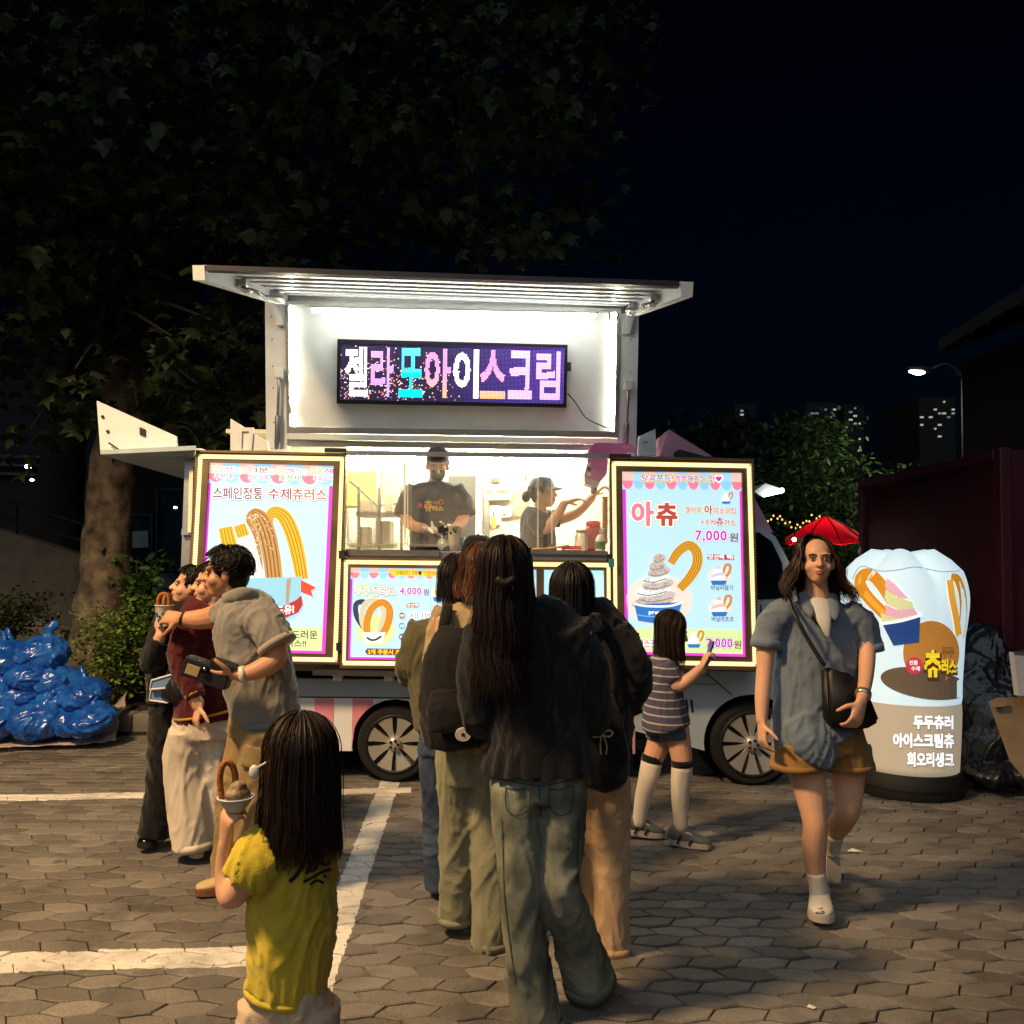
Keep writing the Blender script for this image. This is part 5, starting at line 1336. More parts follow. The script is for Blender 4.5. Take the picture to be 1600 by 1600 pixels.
        def put(path, r0):
            base = len(vs); m_ = len(path); tw = rg.gauss(0, .55)
            for i, p in enumerate(path):
                t = (path[min(i+1, m_-1)] - path[max(i-1, 0)]); o_ = V((p.x - cx, p.y - cy, (p.z - cz)*.9 if p.z > cz else 0)); a = t.cross(o_)
                a = a.normalized() if a.length > 1e-7 else V((1, 0, 0)); nn = t.cross(a); nn = nn.normalized() if nn.length > 1e-9 else V((0, 0, 1))
                a = a*math.cos(tw) + nn*math.sin(tw); q = r0*(1 - .8*(i/(m_-1))**2.5)
                vs.append(M @ (p + a*q)); vs.append(M @ (p - a*q))
            for i in range(m_-1): fs.append((base+2*i, base+2*i+1, base+2*i+3, base+2*i+2))
        def surf(th, a, lift): return V((cx + A*(1+lift)*math.sin(th)*math.sin(a), cy + B*(1+lift)*math.sin(th)*math.cos(a), cz + Cc*(1+lift)*math.cos(th)))
        if style == 'short':
            for i in range(int(n*3.2)):
                az = rg.uniform(-180, 180); aa = abs(az); lim = 54 if aa < 48 else (54 + (aa-48)*1.4 if aa < 75 else (92 if aa < 110 else rim+8))
                th0 = math.degrees(math.acos(rg.uniform(math.cos(R(lim - 8)), 1))); dth = rg.uniform(16, 34); dz = rg.gauss(sweep, 14); lf = rg.uniform(.02, .13); path = []
                for j in range(5):
                    f = j/4; th = min(th0 + dth*f, lim + 5); path.append(surf(R(th), R(az + dz*f), .0 + lf*math.sin(f*2.4)))
                put(path, r*.5*rg.uniform(.5, 1.4))
        for i in range(0 if style == 'short' else int(n*3.1)):
            az = rg.uniform(face_gap, 360 - face_gap); bang = False
            if bangs and rg.random() < bangs: az = rg.uniform(-face_gap, face_gap); bang = True
            L = (lenfn(((az + 180) % 360) - 180) if lenfn else length)*rg.uniform(.8, 1.08)
            th0 = rg.uniform(1, 30) if rg.random() < .6 else rg.uniform(20, 75); end = rg.uniform(rim-6, rim+6)
            if bang: end = rg.uniform(44, 60); th0 = rg.uniform(0, 20)
            lift = rg.uniform(.0, .085) if rg.random() > .05 else rg.uniform(.1, .2); path = []; a = R(az); ph = rg.uniform(0, 6.28); w = wave*rg.uniform(.4, 1.6)
            for j in range(7):
                f = j/6; th = R(th0 + (end-th0)*f); q = surf(th, a + R(rg.gauss(0, 1.0)), lift*(.55 + .45*f)); q.x += part*(1 - f); path.append(q)
            if not bang and L > 0:
                p = path[-1]; nseg = 4 + int(L/.045); out = V((math.sin(a), math.cos(a), 0))
                for j in range(1, nseg+1):
                    f = j/nseg; q = p + down*(L/k*f) + out*(spread*L*f*(1 - .5*f)) + V((math.sin(ph*.25 + f*L*34 + a*2)*w*f, math.cos(ph*.3 + f*L*30 + a)*w*f, 0)) - V((0, back_pull*f, 0))
                    path.append(q)
            put(path, r*.42*rg.uniform(.5, 1.5))
        me = bpy.data.meshes.new('hair_strands'); me.from_pydata(vs, [], fs); me.materials.append(m)
        me.polygons.foreach_set('use_smooth', [True]*len(me.polygons))
        o = link(bpy.data.objects.new('hair_strands', me), hb if cap else s.e); o['kind'] = 'stuff'; return o
def Yg(u, v): return G(u, v).y

# ---------------------------------------------------------------- 1. woman in blue shirt walking towards the camera
Yw = Yg(1283, 1436)
w = Fig(Yw, 'woman in blue short sleeved shirt and tan shorts walking forward with crossbody bag', foot=(1283, 1436))
w.head(1276, 877, 0, .213, -10, 4, neck=(1276, 932, .03), sm=skin, lips='b06058')
# arms
w.limb([(1208, 962, .03, 15), (1198, 1010, .02, 14), (1194, 1052, .0, 12.5), (1191, 1090, -.03, 11.5), (1190, 1128, -.06, 8.5)])
w.limb([(1345, 965, .03, 15), (1354, 1010, .0, 13.5), (1354, 1046, -.08, 12), (1351, 1072, -.17, 10.5), (1346, 1096, -.24, 8.5)])
w.hand(w.P(1190, 1128, -.06), w.P(1192, 1176, -.09) - w.P(1190, 1128, -.06), V((1, .2, 0)), t=1, curl=.42, k=.92)
w.hand(w.P(1346, 1096, -.24), w.P(1334, 1138, -.27) - w.P(1346, 1096, -.24), V((-.5, 1, 0)), t=-1, curl=.5, k=.95)
# legs
w.limb([(1252, 1170, .02, 32), (1264, 1225, 0, 26), (1271, 1268, -.03, 20.5), (1274, 1292, -.04, 18.8), (1272, 1322, -.02, 18.8), (1274, 1355, -.0, 15.5), (1278, 1388, .01, 10.8), (1279, 1410, .02, 10.5)], n=16)
w.limb([(1320, 1170, .06, 32), (1324, 1215, .05, 26), (1325, 1250, .03, 21), (1322, 1270, .06, 19), (1312, 1288, .22, 17.5), (1302, 1305, .34, 13), (1300, 1325, .40, 10)], n=16)
w.limb_c([(1277, 930, .04, 20), (1277, 960, .06, 42, 28), (1278, 1040, .06, 40, 30), (1280, 1130, .06, 48, 32)], n=12)
w.build(skin)
sk = fabric('sock_cream', 'd8cfc0'); shoe_w = mat('shoe_white', 'c9c2b8', .6, var=.08); sole_w = mat('sole_cream', 'b8ab98', .7)
w.piece('sock', [(1275, 1362, .0, 15), (1278, 1388, .01, 13.5), (1279, 1412, .02, 13.5)], sk); w.piece('sock', [(1304, 1300, .30, 15), (1301, 1322, .39, 12.5), (1301, 1330, .41, 12)], sk)
ws = w.shoe((1280, 1410, .12), (1284, 1444, -.12), shoe_w, sole_w, w=.052, h=.105, ankle=(1279, 1395, .02))
for i in range(4): obj('lace', wire([w.P(1272 + i*.6, 1412 + i*4.5, -.045 - .022*i), w.P(1282, 1409 + i*4.5, -.06 - .022*i), w.P(1291 - i*.6, 1412 + i*4.5, -.045 - .022*i)], .0035, 6), sk, ws)
w.shoe((1302, 1322, .47), (1304, 1378, .33), mat('shoe_beige', '8f8474', .7), sole_w, w=.042, h=.08, up=(0, .95, .3))
shirt = fabric('shirt_blue', '6a7684', .9, bscale=300)
sh = w.cloth('shirt', [[(1277, 940, .05, 32, 24), (1277, 958, .05, 62, 30), (1278, 1000, .05, 63, 38), (1276, 1060, .04, 64, 40), (1275, 1115, .03, 67, 43), (1276, 1150, .02, 70, 45), (1278, 1158, .02, 70, 45)],
    [(1232, 955, .04, 22, 24), (1208, 970, .03, 22, 24), (1200, 992, .03, 21.5), (1196, 1008, .02, 22)], [(1320, 955, .04, 22, 24), (1344, 972, .03, 22, 24), (1354, 998, .03, 21.5), (1357, 1014, .03, 22)],
    [(1248, 1120, -.06, 24, 14), (1268, 1160, -.10, 30, 14), (1290, 1182, -.10, 22, 12), (1302, 1190, -.10, 14, 10)]], shirt, amp=.014, sc=(11, 11, 5))
w.piece('sleeve_cuff', [(1198, 1000, .025, 23.5), (1196, 1013, .02, 24)], shirt, parent=sh, flat_caps=True, n=18); w.piece('sleeve_cuff', [(1355, 1005, .03, 23.5), (1357, 1018, .03, 24)], shirt, parent=sh, flat_caps=True, n=18)
w.cloth('undershirt', [[(1280, 938, -.02, 17, 8), (1284, 955, -.06, 15, 7), (1290, 978, -.088, 9, 5), (1294, 996, -.09, 3, 3)]], fabric('tee_white', 'c4c2bc'), vox=.006, amp=0)
for (a, b) in (((1256, 928, .0), (1266, 958, -.075)), ((1300, 930, .0), (1304, 962, -.075))):
    w.cloth('collar', [[(a[0], a[1], a[2] + .02, 8, 6), ((a[0]+b[0])/2, (a[1]+b[1])/2 + 2, (a[2]+b[2])/2, 11, 5), (b[0], b[1], b[2], 7, 4), (b[0]+2, b[1]+8, b[2]-.01, 2, 2)]], shirt, vox=.006, amp=0, parent=sh)
w.cloth('shorts', [[(1278, 1140, .04, 66, 44), (1281, 1165, .04, 71, 47), (1284, 1178, .04, 71, 46)], [(1247, 1165, .02, 38, 42), (1246, 1190, .01, 39, 42), (1246, 1197, .01, 39.5, 42)], [(1320, 1165, .05, 38, 42), (1323, 1190, .05, 39, 42), (1324, 1196, .05, 39.5, 42)]], fabric('shorts_tan', '8f6a3a', .8), amp=.008, vox=.008, smooth=1)
for u_, d_ in ((1245, .01), (1323, .05)): w.piece('hem', [(u_, 1190, d_, 40.5, 43.5), (u_ + .4, 1199, d_, 41.5, 44.5)], MATS['shorts_tan'], flat_caps=True, n=28)
def w_len(az): return .20 if abs(az) < 120 else .17
w.hair(hair_mat('hair_chestnut', '1a100c', '4a2e20'), .2, 620, 52, .62, part=.02, wave=.03, lenfn=w_len, r=.0048, vol=1.1, rim=90, seed=5)
tag(w.piece('bracelet', [(1349, 1082, -.2, 12.5), (1348, 1088, -.215, 12.5)], mat('bracelet_silver', 'b8b2a8', .3, .8), flat_caps=True))
# crossbody bag
bagm = mat('bag_black', '0e0e11', .55, bump=.2, bscale=90)
cb = empty('crossbody_bag', w.P(1330, 1145, -.12), 'black crossbody bag on the hip of the woman in blue shirt', 'bag')
Pw = Plane(Yw - .155, 0)
bm = slab([(1290, 1044), (1302, 1050), (1334, 1054), (1360, 1088), (1376, 1128), (1354, 1141), (1310, 1139), (1293, 1130)], Pw, 0, -.07)
bmesh.ops.bevel(bm, geom=list(bm.edges), offset=.012, segments=3, affect='EDGES'); obj('pouch', bm, bagm, cb, smooth=True)
sb = bmesh.new(); tube(sb, w.st([(1234, 936, .0, 3.4, 2), (1242, 960, -.10, 3.4, 2), (1263, 1000, -.13, 3.4, 2), (1288, 1040, -.155, 3.4, 2)]), n=8, k=4); obj('strap', sb, bagm, cb, smooth=True)

# ---------------------------------------------------------------- 2. girl in striped knit top with a phone
Yk = Yg(1045, 1318)
g = Fig(Yk, 'girl in striped knit top and white knee socks looking at her phone', foot=(1045, 1318))
g.head(1051, 985, 0, .20, 82, -22, neck=(1040, 1024, .01), sm=skin)
g.limb([(1042, 1042, -.10, 12), (1052, 1062, -.12, 11), (1060, 1072, -.13, 10), (1080, 1058, -.13, 9), (1096, 1042, -.12, 6.5)])
g.limb([(1046, 1042, .12, 11), (1060, 1060, .12, 10), (1072, 1062, .10, 9), (1098, 1046, .02, 7)])
g.hk = .82
g.hand(g.P(1096, 1042, -.12), g.P(1106, 1020, -.11) - g.P(1096, 1042, -.12), V((.9, .2, 0)), t=1, curl=.6)
g.hand(g.P(1098, 1046, .02), g.P(1108, 1028, .0) - g.P(1098, 1046, .02), V((.7, -.6, 0)), t=-1, curl=.6)
g.limb([(1040, 1130, .05, 20), (1028, 1165, .05, 18), (1017, 1195, .05, 15), (1012, 1220, .05, 14), (1004, 1250, .07, 11.5), (998, 1285, .08, 8)], n=14)
g.limb([(1056, 1130, -.05, 20), (1062, 1165, -.06, 18), (1066, 1195, -.07, 15.5), (1064, 1225, -.06, 14.5), (1063, 1258, -.05, 12), (1065, 1292, -.05, 8.5)], n=14)
g.limb_c([(1040, 1022, .0, 13), (1038, 1045, 0, 20, 34), (1042, 1090, 0, 20, 30), (1046, 1135, 0, 24, 34)])
g.build(skin)
sw_ = fabric('sock_white', 'd6ccbc', .9); bs = fabric('sock_band_black', '121214')
g.piece('sock', [(1018, 1192, .05, 16.5), (1012, 1220, .05, 15.2), (1004, 1250, .07, 12.6), (998, 1288, .08, 9.5)], sw_); g.piece('sock_band', [(1020, 1180, .05, 17.2), (1018, 1190, .05, 17)], bs, flat_caps=True)
g.piece('sock', [(1066, 1197, -.07, 16.8), (1064, 1225, -.06, 15.8), (1063, 1258, -.05, 13.2), (1065, 1295, -.05, 10)], sw_); g.piece('sock_band', [(1065.5, 1187, -.07, 17.5), (1066, 1197, -.07, 17.2)], bs, flat_caps=True)
sg = mat('sneaker_grey', '55595c', .7, var=.2, vscale=20); sgs = mat('sneaker_sole', 'a99f98', .7)
for (hq, tq, aq) in (((981, 1303, .10), (1038, 1309, .08), (998, 1282, .08)), ((1046, 1318, -.03), (1111, 1327, -.10), (1065, 1292, -.05))):
    so = g.shoe(hq, tq, sg, sgs, w=.04, h=.10, ankle=aq, sole_h=.02)
    f0, f1 = V(hq), V(tq)
    for f, hh in ((.22, 14), (.5, 9)): q = f0.lerp(f1, f); obj('trim', wire([g.P(q.x - 2, q.y - 2, q.z - .042), g.P(q.x + 3, q.y - hh, q.z - .036), g.P(q.x + 8, q.y - hh*1.5, q.z - .01)], .006, 6), MATS['sock_band_black'], so)
    q = f0.lerp(f1, .45); obj('laces', wire([g.P(q.x - 4, q.y - 21, q.z - .02), g.P(q.x + 2, q.y - 19, q.z - .03), g.P(q.x + 8, q.y - 15, q.z - .03)], .006, 6), sgs, so)
# striped material by height
def stripes(name, base, stripe, z0, period, duty):
    m = bpy.data.materials.new(name); m.use_nodes = True; t = m.node_tree; b = t.nodes['Principled BSDF']; b.inputs['Roughness'].default_value = .95
    tc = t.nodes.new('ShaderNodeTexCoord'); sp_ = t.nodes.new('ShaderNodeSeparateXYZ'); t.links.new(tc.outputs['Object'], sp_.inputs[0])
    def Mm(op, a, c):
        q = t.nodes.new('ShaderNodeMath'); q.operation = op
        if isinstance(a, float): q.inputs[0].default_value = a
        else: t.links.new(a, q.inputs[0])
        q.inputs[1].default_value = c; return q.outputs[0]
    f = Mm('FRACT', Mm('DIVIDE', Mm('SUBTRACT', sp_.outputs[2], z0), period), 0)
    k_ = Mm('LESS_THAN', f, duty)
    mx_ = t.nodes.new('ShaderNodeMix'); mx_.data_type = 'RGBA'; mx_.inputs[6].default_value = (*lin(base), 1); mx_.inputs[7].default_value = (*lin(stripe), 1); t.links.new(k_, mx_.inputs['Factor']); t.links.new(mx_.outputs[2], b.inputs['Base Color'])
    wv = t.nodes.new('ShaderNodeTexWave'); wv.inputs['Scale'].default_value = 55; t.links.new(tc.outputs['Object'], wv.inputs['Vector']); bp_ = t.nodes.new('ShaderNodeBump'); bp_.inputs['Strength'].default_value = .6; bp_.inputs['Distance'].default_value = .004
    t.links.new(wv.outputs['Fac'], bp_.inputs['Height']); t.links.new(bp_.outputs[0], b.inputs['Normal']); return m
knit = stripes('knit_stripe', '4d4c66', 'b3ab9c', g.P(1040, 1112).z - .004, .043, .2)
g.cloth('knit_top', [[(1040, 1026, 0, 17, 18), (1037, 1040, 0, 25, 40), (1036, 1070, 0, 27, 42), (1038, 1100, 0, 32, 44), (1040, 1128, 0, 37, 48), (1041, 1135, 0, 37, 48)], [(1040, 1038, -.10, 15), (1046, 1052, -.12, 15), (1052, 1062, -.12, 14.5)], [(1044, 1038, .1, 15), (1052, 1052, .12, 15)]], knit, amp=.009)
g.cloth('denim_shorts', [[(1042, 1125, 0, 30, 40), (1044, 1142, 0, 31, 42)], [(1032, 1140, .05, 22, 24), (1031, 1155, .05, 22, 24)], [(1052, 1140, -.05, 22, 24), (1054, 1157, -.06, 22, 24)]], fabric('denim_grey', '4c5866', .9), amp=.007)
g.hair(hair_dbrown, .3, 520, 40, .05, lenfn=lambda az: .30 if abs(az) > 75 else .20, vol=1.05, wave=.006, r=.004, seed=9)
ph = empty('phone', g.P(1107, 1022, -.06), 'dark smartphone held up by the girl in striped top', 'phone')
a_, b_ = g.P(1102, 1036, -.06), g.P(1112, 1006, -.04); d_ = (b_-a_).normalized(); rot_ = Matrix((d_.cross(V((0, 1, 0))).normalized(), V((0, 1, 0)), d_)).transposed()
obj('case', bx((a_+b_)/2, (.009, .072, .15), rot_, bev=.004), mat('phone_black', '0c0c0e', .3), ph); obj('screen', bx((a_+b_)/2 + rot_ @ V((-.0052, 0, 0)), (.001, .064, .136), rot_), mat('phone_glass', '10131a', .1), ph)
# ---------------------------------------------------------------- 3. woman in black cardigan, back to the camera
Yc = Yg(835, 1596)
c = Fig(Yc, 'long haired woman in black cardigan and faded jeans seen from behind', foot=(835, 1596))
c.head(790, 893, 0, .215, 172, 0, neck=(800, 955, .02), face=False)
c.limb([(752, 1000, -.0, 24), (745, 1070, .02, 21), (752, 1115, .06, 19), (775, 1085, .25, 16), (790, 1060, .33, 11)])
c.limb([(905, 990, .0, 24), (925, 1070, .04, 21), (930, 1110, .08, 19), (900, 1085, .27, 15), (880, 1060, .34, 11)])
c.hand(c.P(790, 1060, .33), V((.3, .6, .5)), V((1, 0, 0)), 1, .5); c.hand(c.P(880, 1060, .34), V((-.3, .6, .5)), V((-1, 0, 0)), -1, .5)
c.limb_c([(800, 960, .02, 28), (825, 1000, .03, 70, 40), (835, 1090, .03, 62, 40), (842, 1200, .03, 66, 46)], n=14)
c.limb_c([(812, 1200, .04, 30), (815, 1330, .02, 26), (822, 1440, .02, 22), (836, 1570, .03, 14)]); c.limb_c([(872, 1200, .04, 30), (874, 1330, .02, 26), (878, 1400, .02, 22), (905, 1470, .1, 18), (920, 1510, .16, 14)])
c.build(skin, .009)
blkknit = fabric('cardigan_black', '0f0f15', .95, bump=.8, bscale=260, var=.25)
cd = c.cloth('cardigan', [[(800, 962, .02, 40, 34), (818, 985, .02, 84, 46), (830, 1030, .03, 88, 52), (838, 1100, .03, 80, 52), (842, 1165, .02, 76, 54), (842, 1196, .02, 82, 58), (842, 1203, .02, 84, 60)],
    [(762, 985, .0, 34, 34), (746, 1040, .0, 31), (744, 1095, .01, 29), (756, 1130, .05, 27), (775, 1100, .22, 23), (788, 1068, .32, 17)],
    [(885, 980, .0, 36, 36), (915, 1040, .02, 32), (925, 1095, .04, 30), (926, 1125, .08, 27), (902, 1095, .25, 22), (884, 1066, .33, 17)]], blkknit, amp=.014, sc=(8, 8, 4))
# peplum of narrow pleats below the waist
bm = bmesh.new(); ring_prev = None; ctr = [c.P(842, v, .02) for v in (1155, 1180, 1204)]; k_ = (Yc + .02)/FPX
rings = []
for j, (cc_, rxp) in enumerate(zip(ctr, (74, 82, 88))):
    rr = []
    for i in range(96):
        a = 6.2832*i/96; pl_ = 1 + (.02 + .035*j/2)*math.sin(a*17 + .7*math.sin(a*3)); rr.append(bm.verts.new(cc_ + V((rxp*k_*math.cos(a)*pl_, rxp*.68*k_*math.sin(a)*pl_, .004*math.sin(a*9)))))
    rings.append(rr)
for a, b in zip(rings, rings[1:]):
    for i in range(96): bm.faces.new((a[i], a[(i+1) % 96], b[(i+1) % 96], b[i]))
obj('peplum', bm, blkknit, cd, smooth=True)
def denim(name, col, col2): return mat(name, col, .9, var=.3, vscale=7, bump=.4, bscale=300, col2=col2, spec=.2)
dj = denim('denim_faded_green', '50564f', '8b8e80')
cj = c.cloth('jeans', [[(842, 1180, .03, 70, 50), (842, 1215, .03, 74, 52), (843, 1245, .03, 74, 50)], [(806, 1225, .02, 40, 46), (812, 1310, .0, 38), (815, 1390, -.02, 34), (820, 1470, -.0, 33), (832, 1555, .02, 36), (840, 1604, .03, 38)],
    [(878, 1225, .03, 38, 44), (876, 1310, .0, 36), (876, 1385, -.02, 31), (892, 1445, .05, 33), (912, 1505, .12, 38), (922, 1536, .15, 40)]], dj, vox=.011, amp=.017, sc=(7, 7, 3.5))
c.shoe((838, 1606, -.0), (852, 1590, .24), mat('shoe_black', '141416', .5), mat('sole_black', '1a1a1a', .7), w=.045, h=.08)
c.shoe((926, 1532, .14), (936, 1548, .34), MATS['shoe_black'], MATS['sole_black'], w=.043, h=.07)
def c_drape(q, f, p): return q
c.hair(hair_mat('hair_espresso', '070506', '241613'), .42, 900, 30, .10, part=.0, wave=.010, lenfn=lambda az: .42 if abs(az) > 70 else .34, r=.0048, vol=1.12, rim=94, seed=21)
c.piece('hem', [(836, 1590, .03, 38.5), (840, 1606, .03, 39.5)], dj, parent=cj, flat_caps=True, n=28); c.piece('hem', [(917, 1522, .135, 40.5), (922.5, 1538, .152, 41.5)], dj, parent=cj, flat_caps=True, n=28)
# half-up clip
c.piece('hair_tie', [(778, 905, -.155, 7), (790, 912, -.16, 8), (803, 905, -.155, 7)], hair_black)

# ---------------------------------------------------------------- 4. backpacker in beige tee
Yb = Yg(765, 1478)
b = Fig(Yb, 'brown haired person in beige tee and khaki trousers wearing a black backpack', foot=(760, 1478))
b.head(752, 893, .05, .215, 165, 0, neck=(748, 940, .04), face=False)
b.limb([(695, 965, .0, 20), (680, 1015, .0, 17), (674, 1045, .02, 15), (690, 1062, .18, 13), (720, 1050, .3, 10)]); b.hand(b.P(720, 1050, .3), V((.6, .5, .3)), V((0, 0, 1)), 1, .5)
b.limb([(800, 965, .0, 20), (812, 1015, .0, 17), (815, 1045, .02, 15), (805, 1062, .18, 13), (780, 1050, .3, 10)]); b.hand(b.P(780, 1050, .3), V((-.6, .5, .3)), V((0, 0, 1)), -1, .5)
b.limb_c([(748, 945, .04, 26), (748, 985, .05, 52, 34), (745, 1080, .05, 48, 34), (742, 1165, .05, 50, 38)])
b.limb_c([(722, 1165, .05, 34), (720, 1300, .07, 27), (715, 1420, .1, 18)]); b.limb_c([(765, 1165, .05, 34), (765, 1300, .03, 27), (768, 1455, 0, 18)])
b.build(skin, .009)
b.cloth('tee', [[(748, 942, .04, 30, 26), (748, 958, .04, 62, 34), (748, 1000, .05, 62, 42), (744, 1080, .05, 58, 42), (742, 1160, .05, 60, 44), (742, 1168, .05, 60, 44)], [(704, 955, .02, 26, 26), (690, 990, .01, 24), (681, 1030, .0, 21)], [(792, 955, .02, 26, 26), (806, 990, .01, 24), (812, 1030, .0, 21)]], fabric('tee_beige', 'a08a68'), amp=.011)
kh = fabric('khaki_trousers', '84836c', .85, var=.1)
b.cloth('trousers', [[(743, 1148, .05, 56, 44), (743, 1190, .05, 60, 46), (742, 1220, .05, 58, 44)], [(716, 1200, .06, 33, 38), (716, 1300, .08, 29), (714, 1380, .1, 27), (713, 1430, .12, 27), (713, 1438, .12, 27)], [(768, 1200, .04, 35, 40), (768, 1300, .03, 32), (768, 1400, .01, 30), (768, 1465, .0, 31), (768, 1474, .0, 31)]], kh, amp=.016, sc=(8, 8, 3.5))
b.shoe((712, 1438, .06), (710, 1428, .3), MATS['shoe_white'], MATS['sole_cream'], w=.042, h=.07); b.shoe((768, 1474, -.04), (768, 1464, .2), MATS['shoe_white'], MATS['sole_cream'], w=.042, h=.07)
b.piece('hem', [(713, 1429, .12, 28), (713, 1440, .12, 28.5)], kh, flat_caps=True, n=28); b.piece('hem', [(768, 1465, .0, 32), (768, 1476, .0, 32.5)], kh, flat_caps=True, n=28)
b.hair(hair_brown, .12, 420, 40, .35, wave=.02, vol=1.08, r=.0045, rim=96, seed=33)
bp_ = empty('backpack', b.P(718, 1165, -.15), 'black canvas backpack with a round white star patch', 'backpack')
pack = fabric('backpack_black', '121215', .8, bump=.4, bscale=160); 
bm = bmesh.new(); tube(bm, b.st([(722, 985, -.09, 34, 22), (712, 1030, -.12, 50, 34), (710, 1090, -.13, 56, 40), (712, 1140, -.13, 56, 40), (713, 1160, -.12, 50, 34)]), n=20, k=4, flat_caps=True); me = remesh(bm, .01, 6); wrinkle(me, .008, (9, 9, 7), 4); pk_ = obj('main_compartment', me, pack, bp_, smooth=True)
bm = bmesh.new(); tube(bm, b.st([(713, 1078, -.25, 40, 10), (712, 1110, -.265, 47, 14), (713, 1142, -.26, 46, 12)]), n=18, k=4, flat_caps=True); me = remesh(bm, .009, 4); wrinkle(me, .006, (9, 9, 12), 8); obj('front_pocket', me, pack, bp_, smooth=True)
bm = bmesh.new(); tube(bm, b.st([(676, 1076, -.245, 2.2, 2.2), (712, 1080, -.275, 2.2, 2.2), (752, 1076, -.245, 2.2, 2.2)]), n=6, k=4); obj('zip', bm, mat('zip_grey', '2c2c30', .4, .5), bp_)
for (pts) in ([(700, 945, -.04, 8, 3), (694, 975, -.09, 8.5, 3), (690, 1010, -.06, 8, 3), (684, 1060, -.05, 6, 3)], [(745, 940, -.03, 8, 3), (752, 975, -.09, 8, 3), (755, 1010, -.07, 8, 3)]):
    bm = bmesh.new(); tube(bm, b.st(pts), n=8, k=4); obj('strap', bm, pack, bp_, smooth=True)
Pbk = Plane(Yb - .305, 0)
pt = obj('patch', slab(arc(723.5, 1148, 12.5, 10.5, n=28), Pbk, .002, -.012), mat('patch_cream', 'c9bfae', .8), bp_)
stp = [(723.5 + (5.6 if i % 2 == 0 else 2.3)*math.sin(math.pi*i/5), 1148 - (5.2 if i % 2 == 0 else 2.1)*math.cos(math.pi*i/5)) for i in range(10)]
flat('star', stp, Pbk, .0045, mat('print_black', '101012', .8), pt); 
for i in range(20):
    a = 6.283*i/20; u_, v_ = 723.5 + 9.4*math.cos(a), 1148 + 7.8*math.sin(a)
    flat('patch_ring', arc(u_, v_, .8, .8, n=5), Pbk, .0045, MATS['print_black'], pt)

# ---------------------------------------------------------------- 5. olive jacket
Yo = 4.15
o5 = Fig(Yo, 'short black haired person in olive jacket and blue jeans at the counter', foot=(690, 1395))
o5.head(716, 908, 0, .225, 170, 0, neck=(706, 960, .02), face=False)
o5.limb_c([(706, 955, .02, 22), (705, 1000, .03, 48, 30), (706, 1140, .03, 44, 32)]); o5.limb([(655, 985, 0, 17), (642, 1040, .0, 15), (660, 1050, .25, 12), (690, 1030, .34, 9)]); o5.hand(o5.P(690, 1030, .34), V((.5, .6, .3)), V((0, 0, 1)), 1, .5)
o5.limb([(750, 985, 0, 17), (765, 1040, .0, 15), (755, 1050, .25, 12), (735, 1030, .34, 9)]); o5.hand(o5.P(735, 1030, .34), V((-.5, .6, .3)), V((0, 0, 1)), -1, .5)
o5.limb_c([(682, 1150, .02, 28), (684, 1270, .03, 22), (686, 1385, .04, 13)]); o5.limb_c([(730, 1150, .02, 28), (732, 1270, .03, 22), (734, 1385, .04, 13)])
o5.build(skin, .009)
jk = fabric('jacket_olive', '55503a', .8, var=.15)
o5.cloth('jacket', [[(704, 962, .02, 30, 26), (704, 980, .02, 60, 40), (702, 1030, .02, 66, 48), (702, 1090, .02, 60, 46), (703, 1130, .02, 55, 44), (703, 1140, .02, 54, 44)], [(664, 978, .01, 27, 27), (648, 1015, .0, 24), (640, 1045, .02, 22), (652, 1056, .15, 20), (682, 1036, .32, 15)], [(745, 978, .01, 27, 27), (764, 1015, .0, 24), (770, 1045, .02, 22), (757, 1056, .15, 20), (738, 1036, .32, 15)]], jk, amp=.017, sc=(8, 8, 5))
o5.cloth('collar', [[(678, 966, -.03, 8, 9), (692, 975, -.085, 14, 9), (712, 976, -.10, 14, 9), (734, 970, -.05, 10, 9)]], fabric('collar_navy', '14161f'), vox=.008, amp=.006)
jb = denim('denim_blue', '33415a', '53637c')
o5.cloth('jeans', [[(705, 1130, .02, 48, 40), (705, 1175, .02, 52, 42)], [(684, 1165, .03, 30, 34), (686, 1270, .03, 26), (687, 1388, .04, 24)], [(730, 1165, .03, 30, 34), (732, 1270, .03, 26), (734, 1388, .04, 24)]], jb, amp=.013)
for u in (687, 734): o5.shoe((u, 1396, -.02), (u+1, 1384, .22), MATS['shoe_white'], MATS['sole_cream'])
o5.hair(hair_black, .075, 420, 45, .10, vol=1.1, r=.005, rim=104, lenfn=lambda az: .10 if abs(az) > 100 else .08, seed=41)

# ---------------------------------------------------------------- 6. black hoodie woman with bow-charm bag
Yh = Yg(950, 1490)
h = Fig(Yh, 'straight black haired woman in black hoodie and beige trousers seen from behind', foot=(945, 1490))
h.head(893, 925, .04, .218, 176, 3, neck=(896, 975, .05), face=False)
h.limb_c([(896, 975, .05, 24), (915, 1010, .05, 56, 34), (925, 1100, .05, 50, 34), (935, 1200, .05, 48, 36)])
h.limb([(960, 1000, .02, 20), (985, 1040, .0, 18), (990, 1068, .0, 16), (975, 1090, .05, 14), (962, 1108, .12, 10)]); h.hand(h.P(962, 1108, .12), V((-.3, .5, -.1)), V((-.8, 0, .2)), -1, .55)
h.limb([(870, 1000, .02, 20), (858, 1050, .02, 18), (865, 1075, .1, 14), (885, 1070, .25, 10)]); h.hand(h.P(885, 1070, .25), V((.4, .6, .2)), V((0, 0, 1)), 1, .5)
h.limb_c([(915, 1215, .05, 24), (922, 1350, .09, 18), (935, 1470, .14, 12)]); h.limb_c([(950, 1215, .05, 24), (955, 1350, .03, 18), (955, 1480, .02, 12)])
h.build(skin, .009)
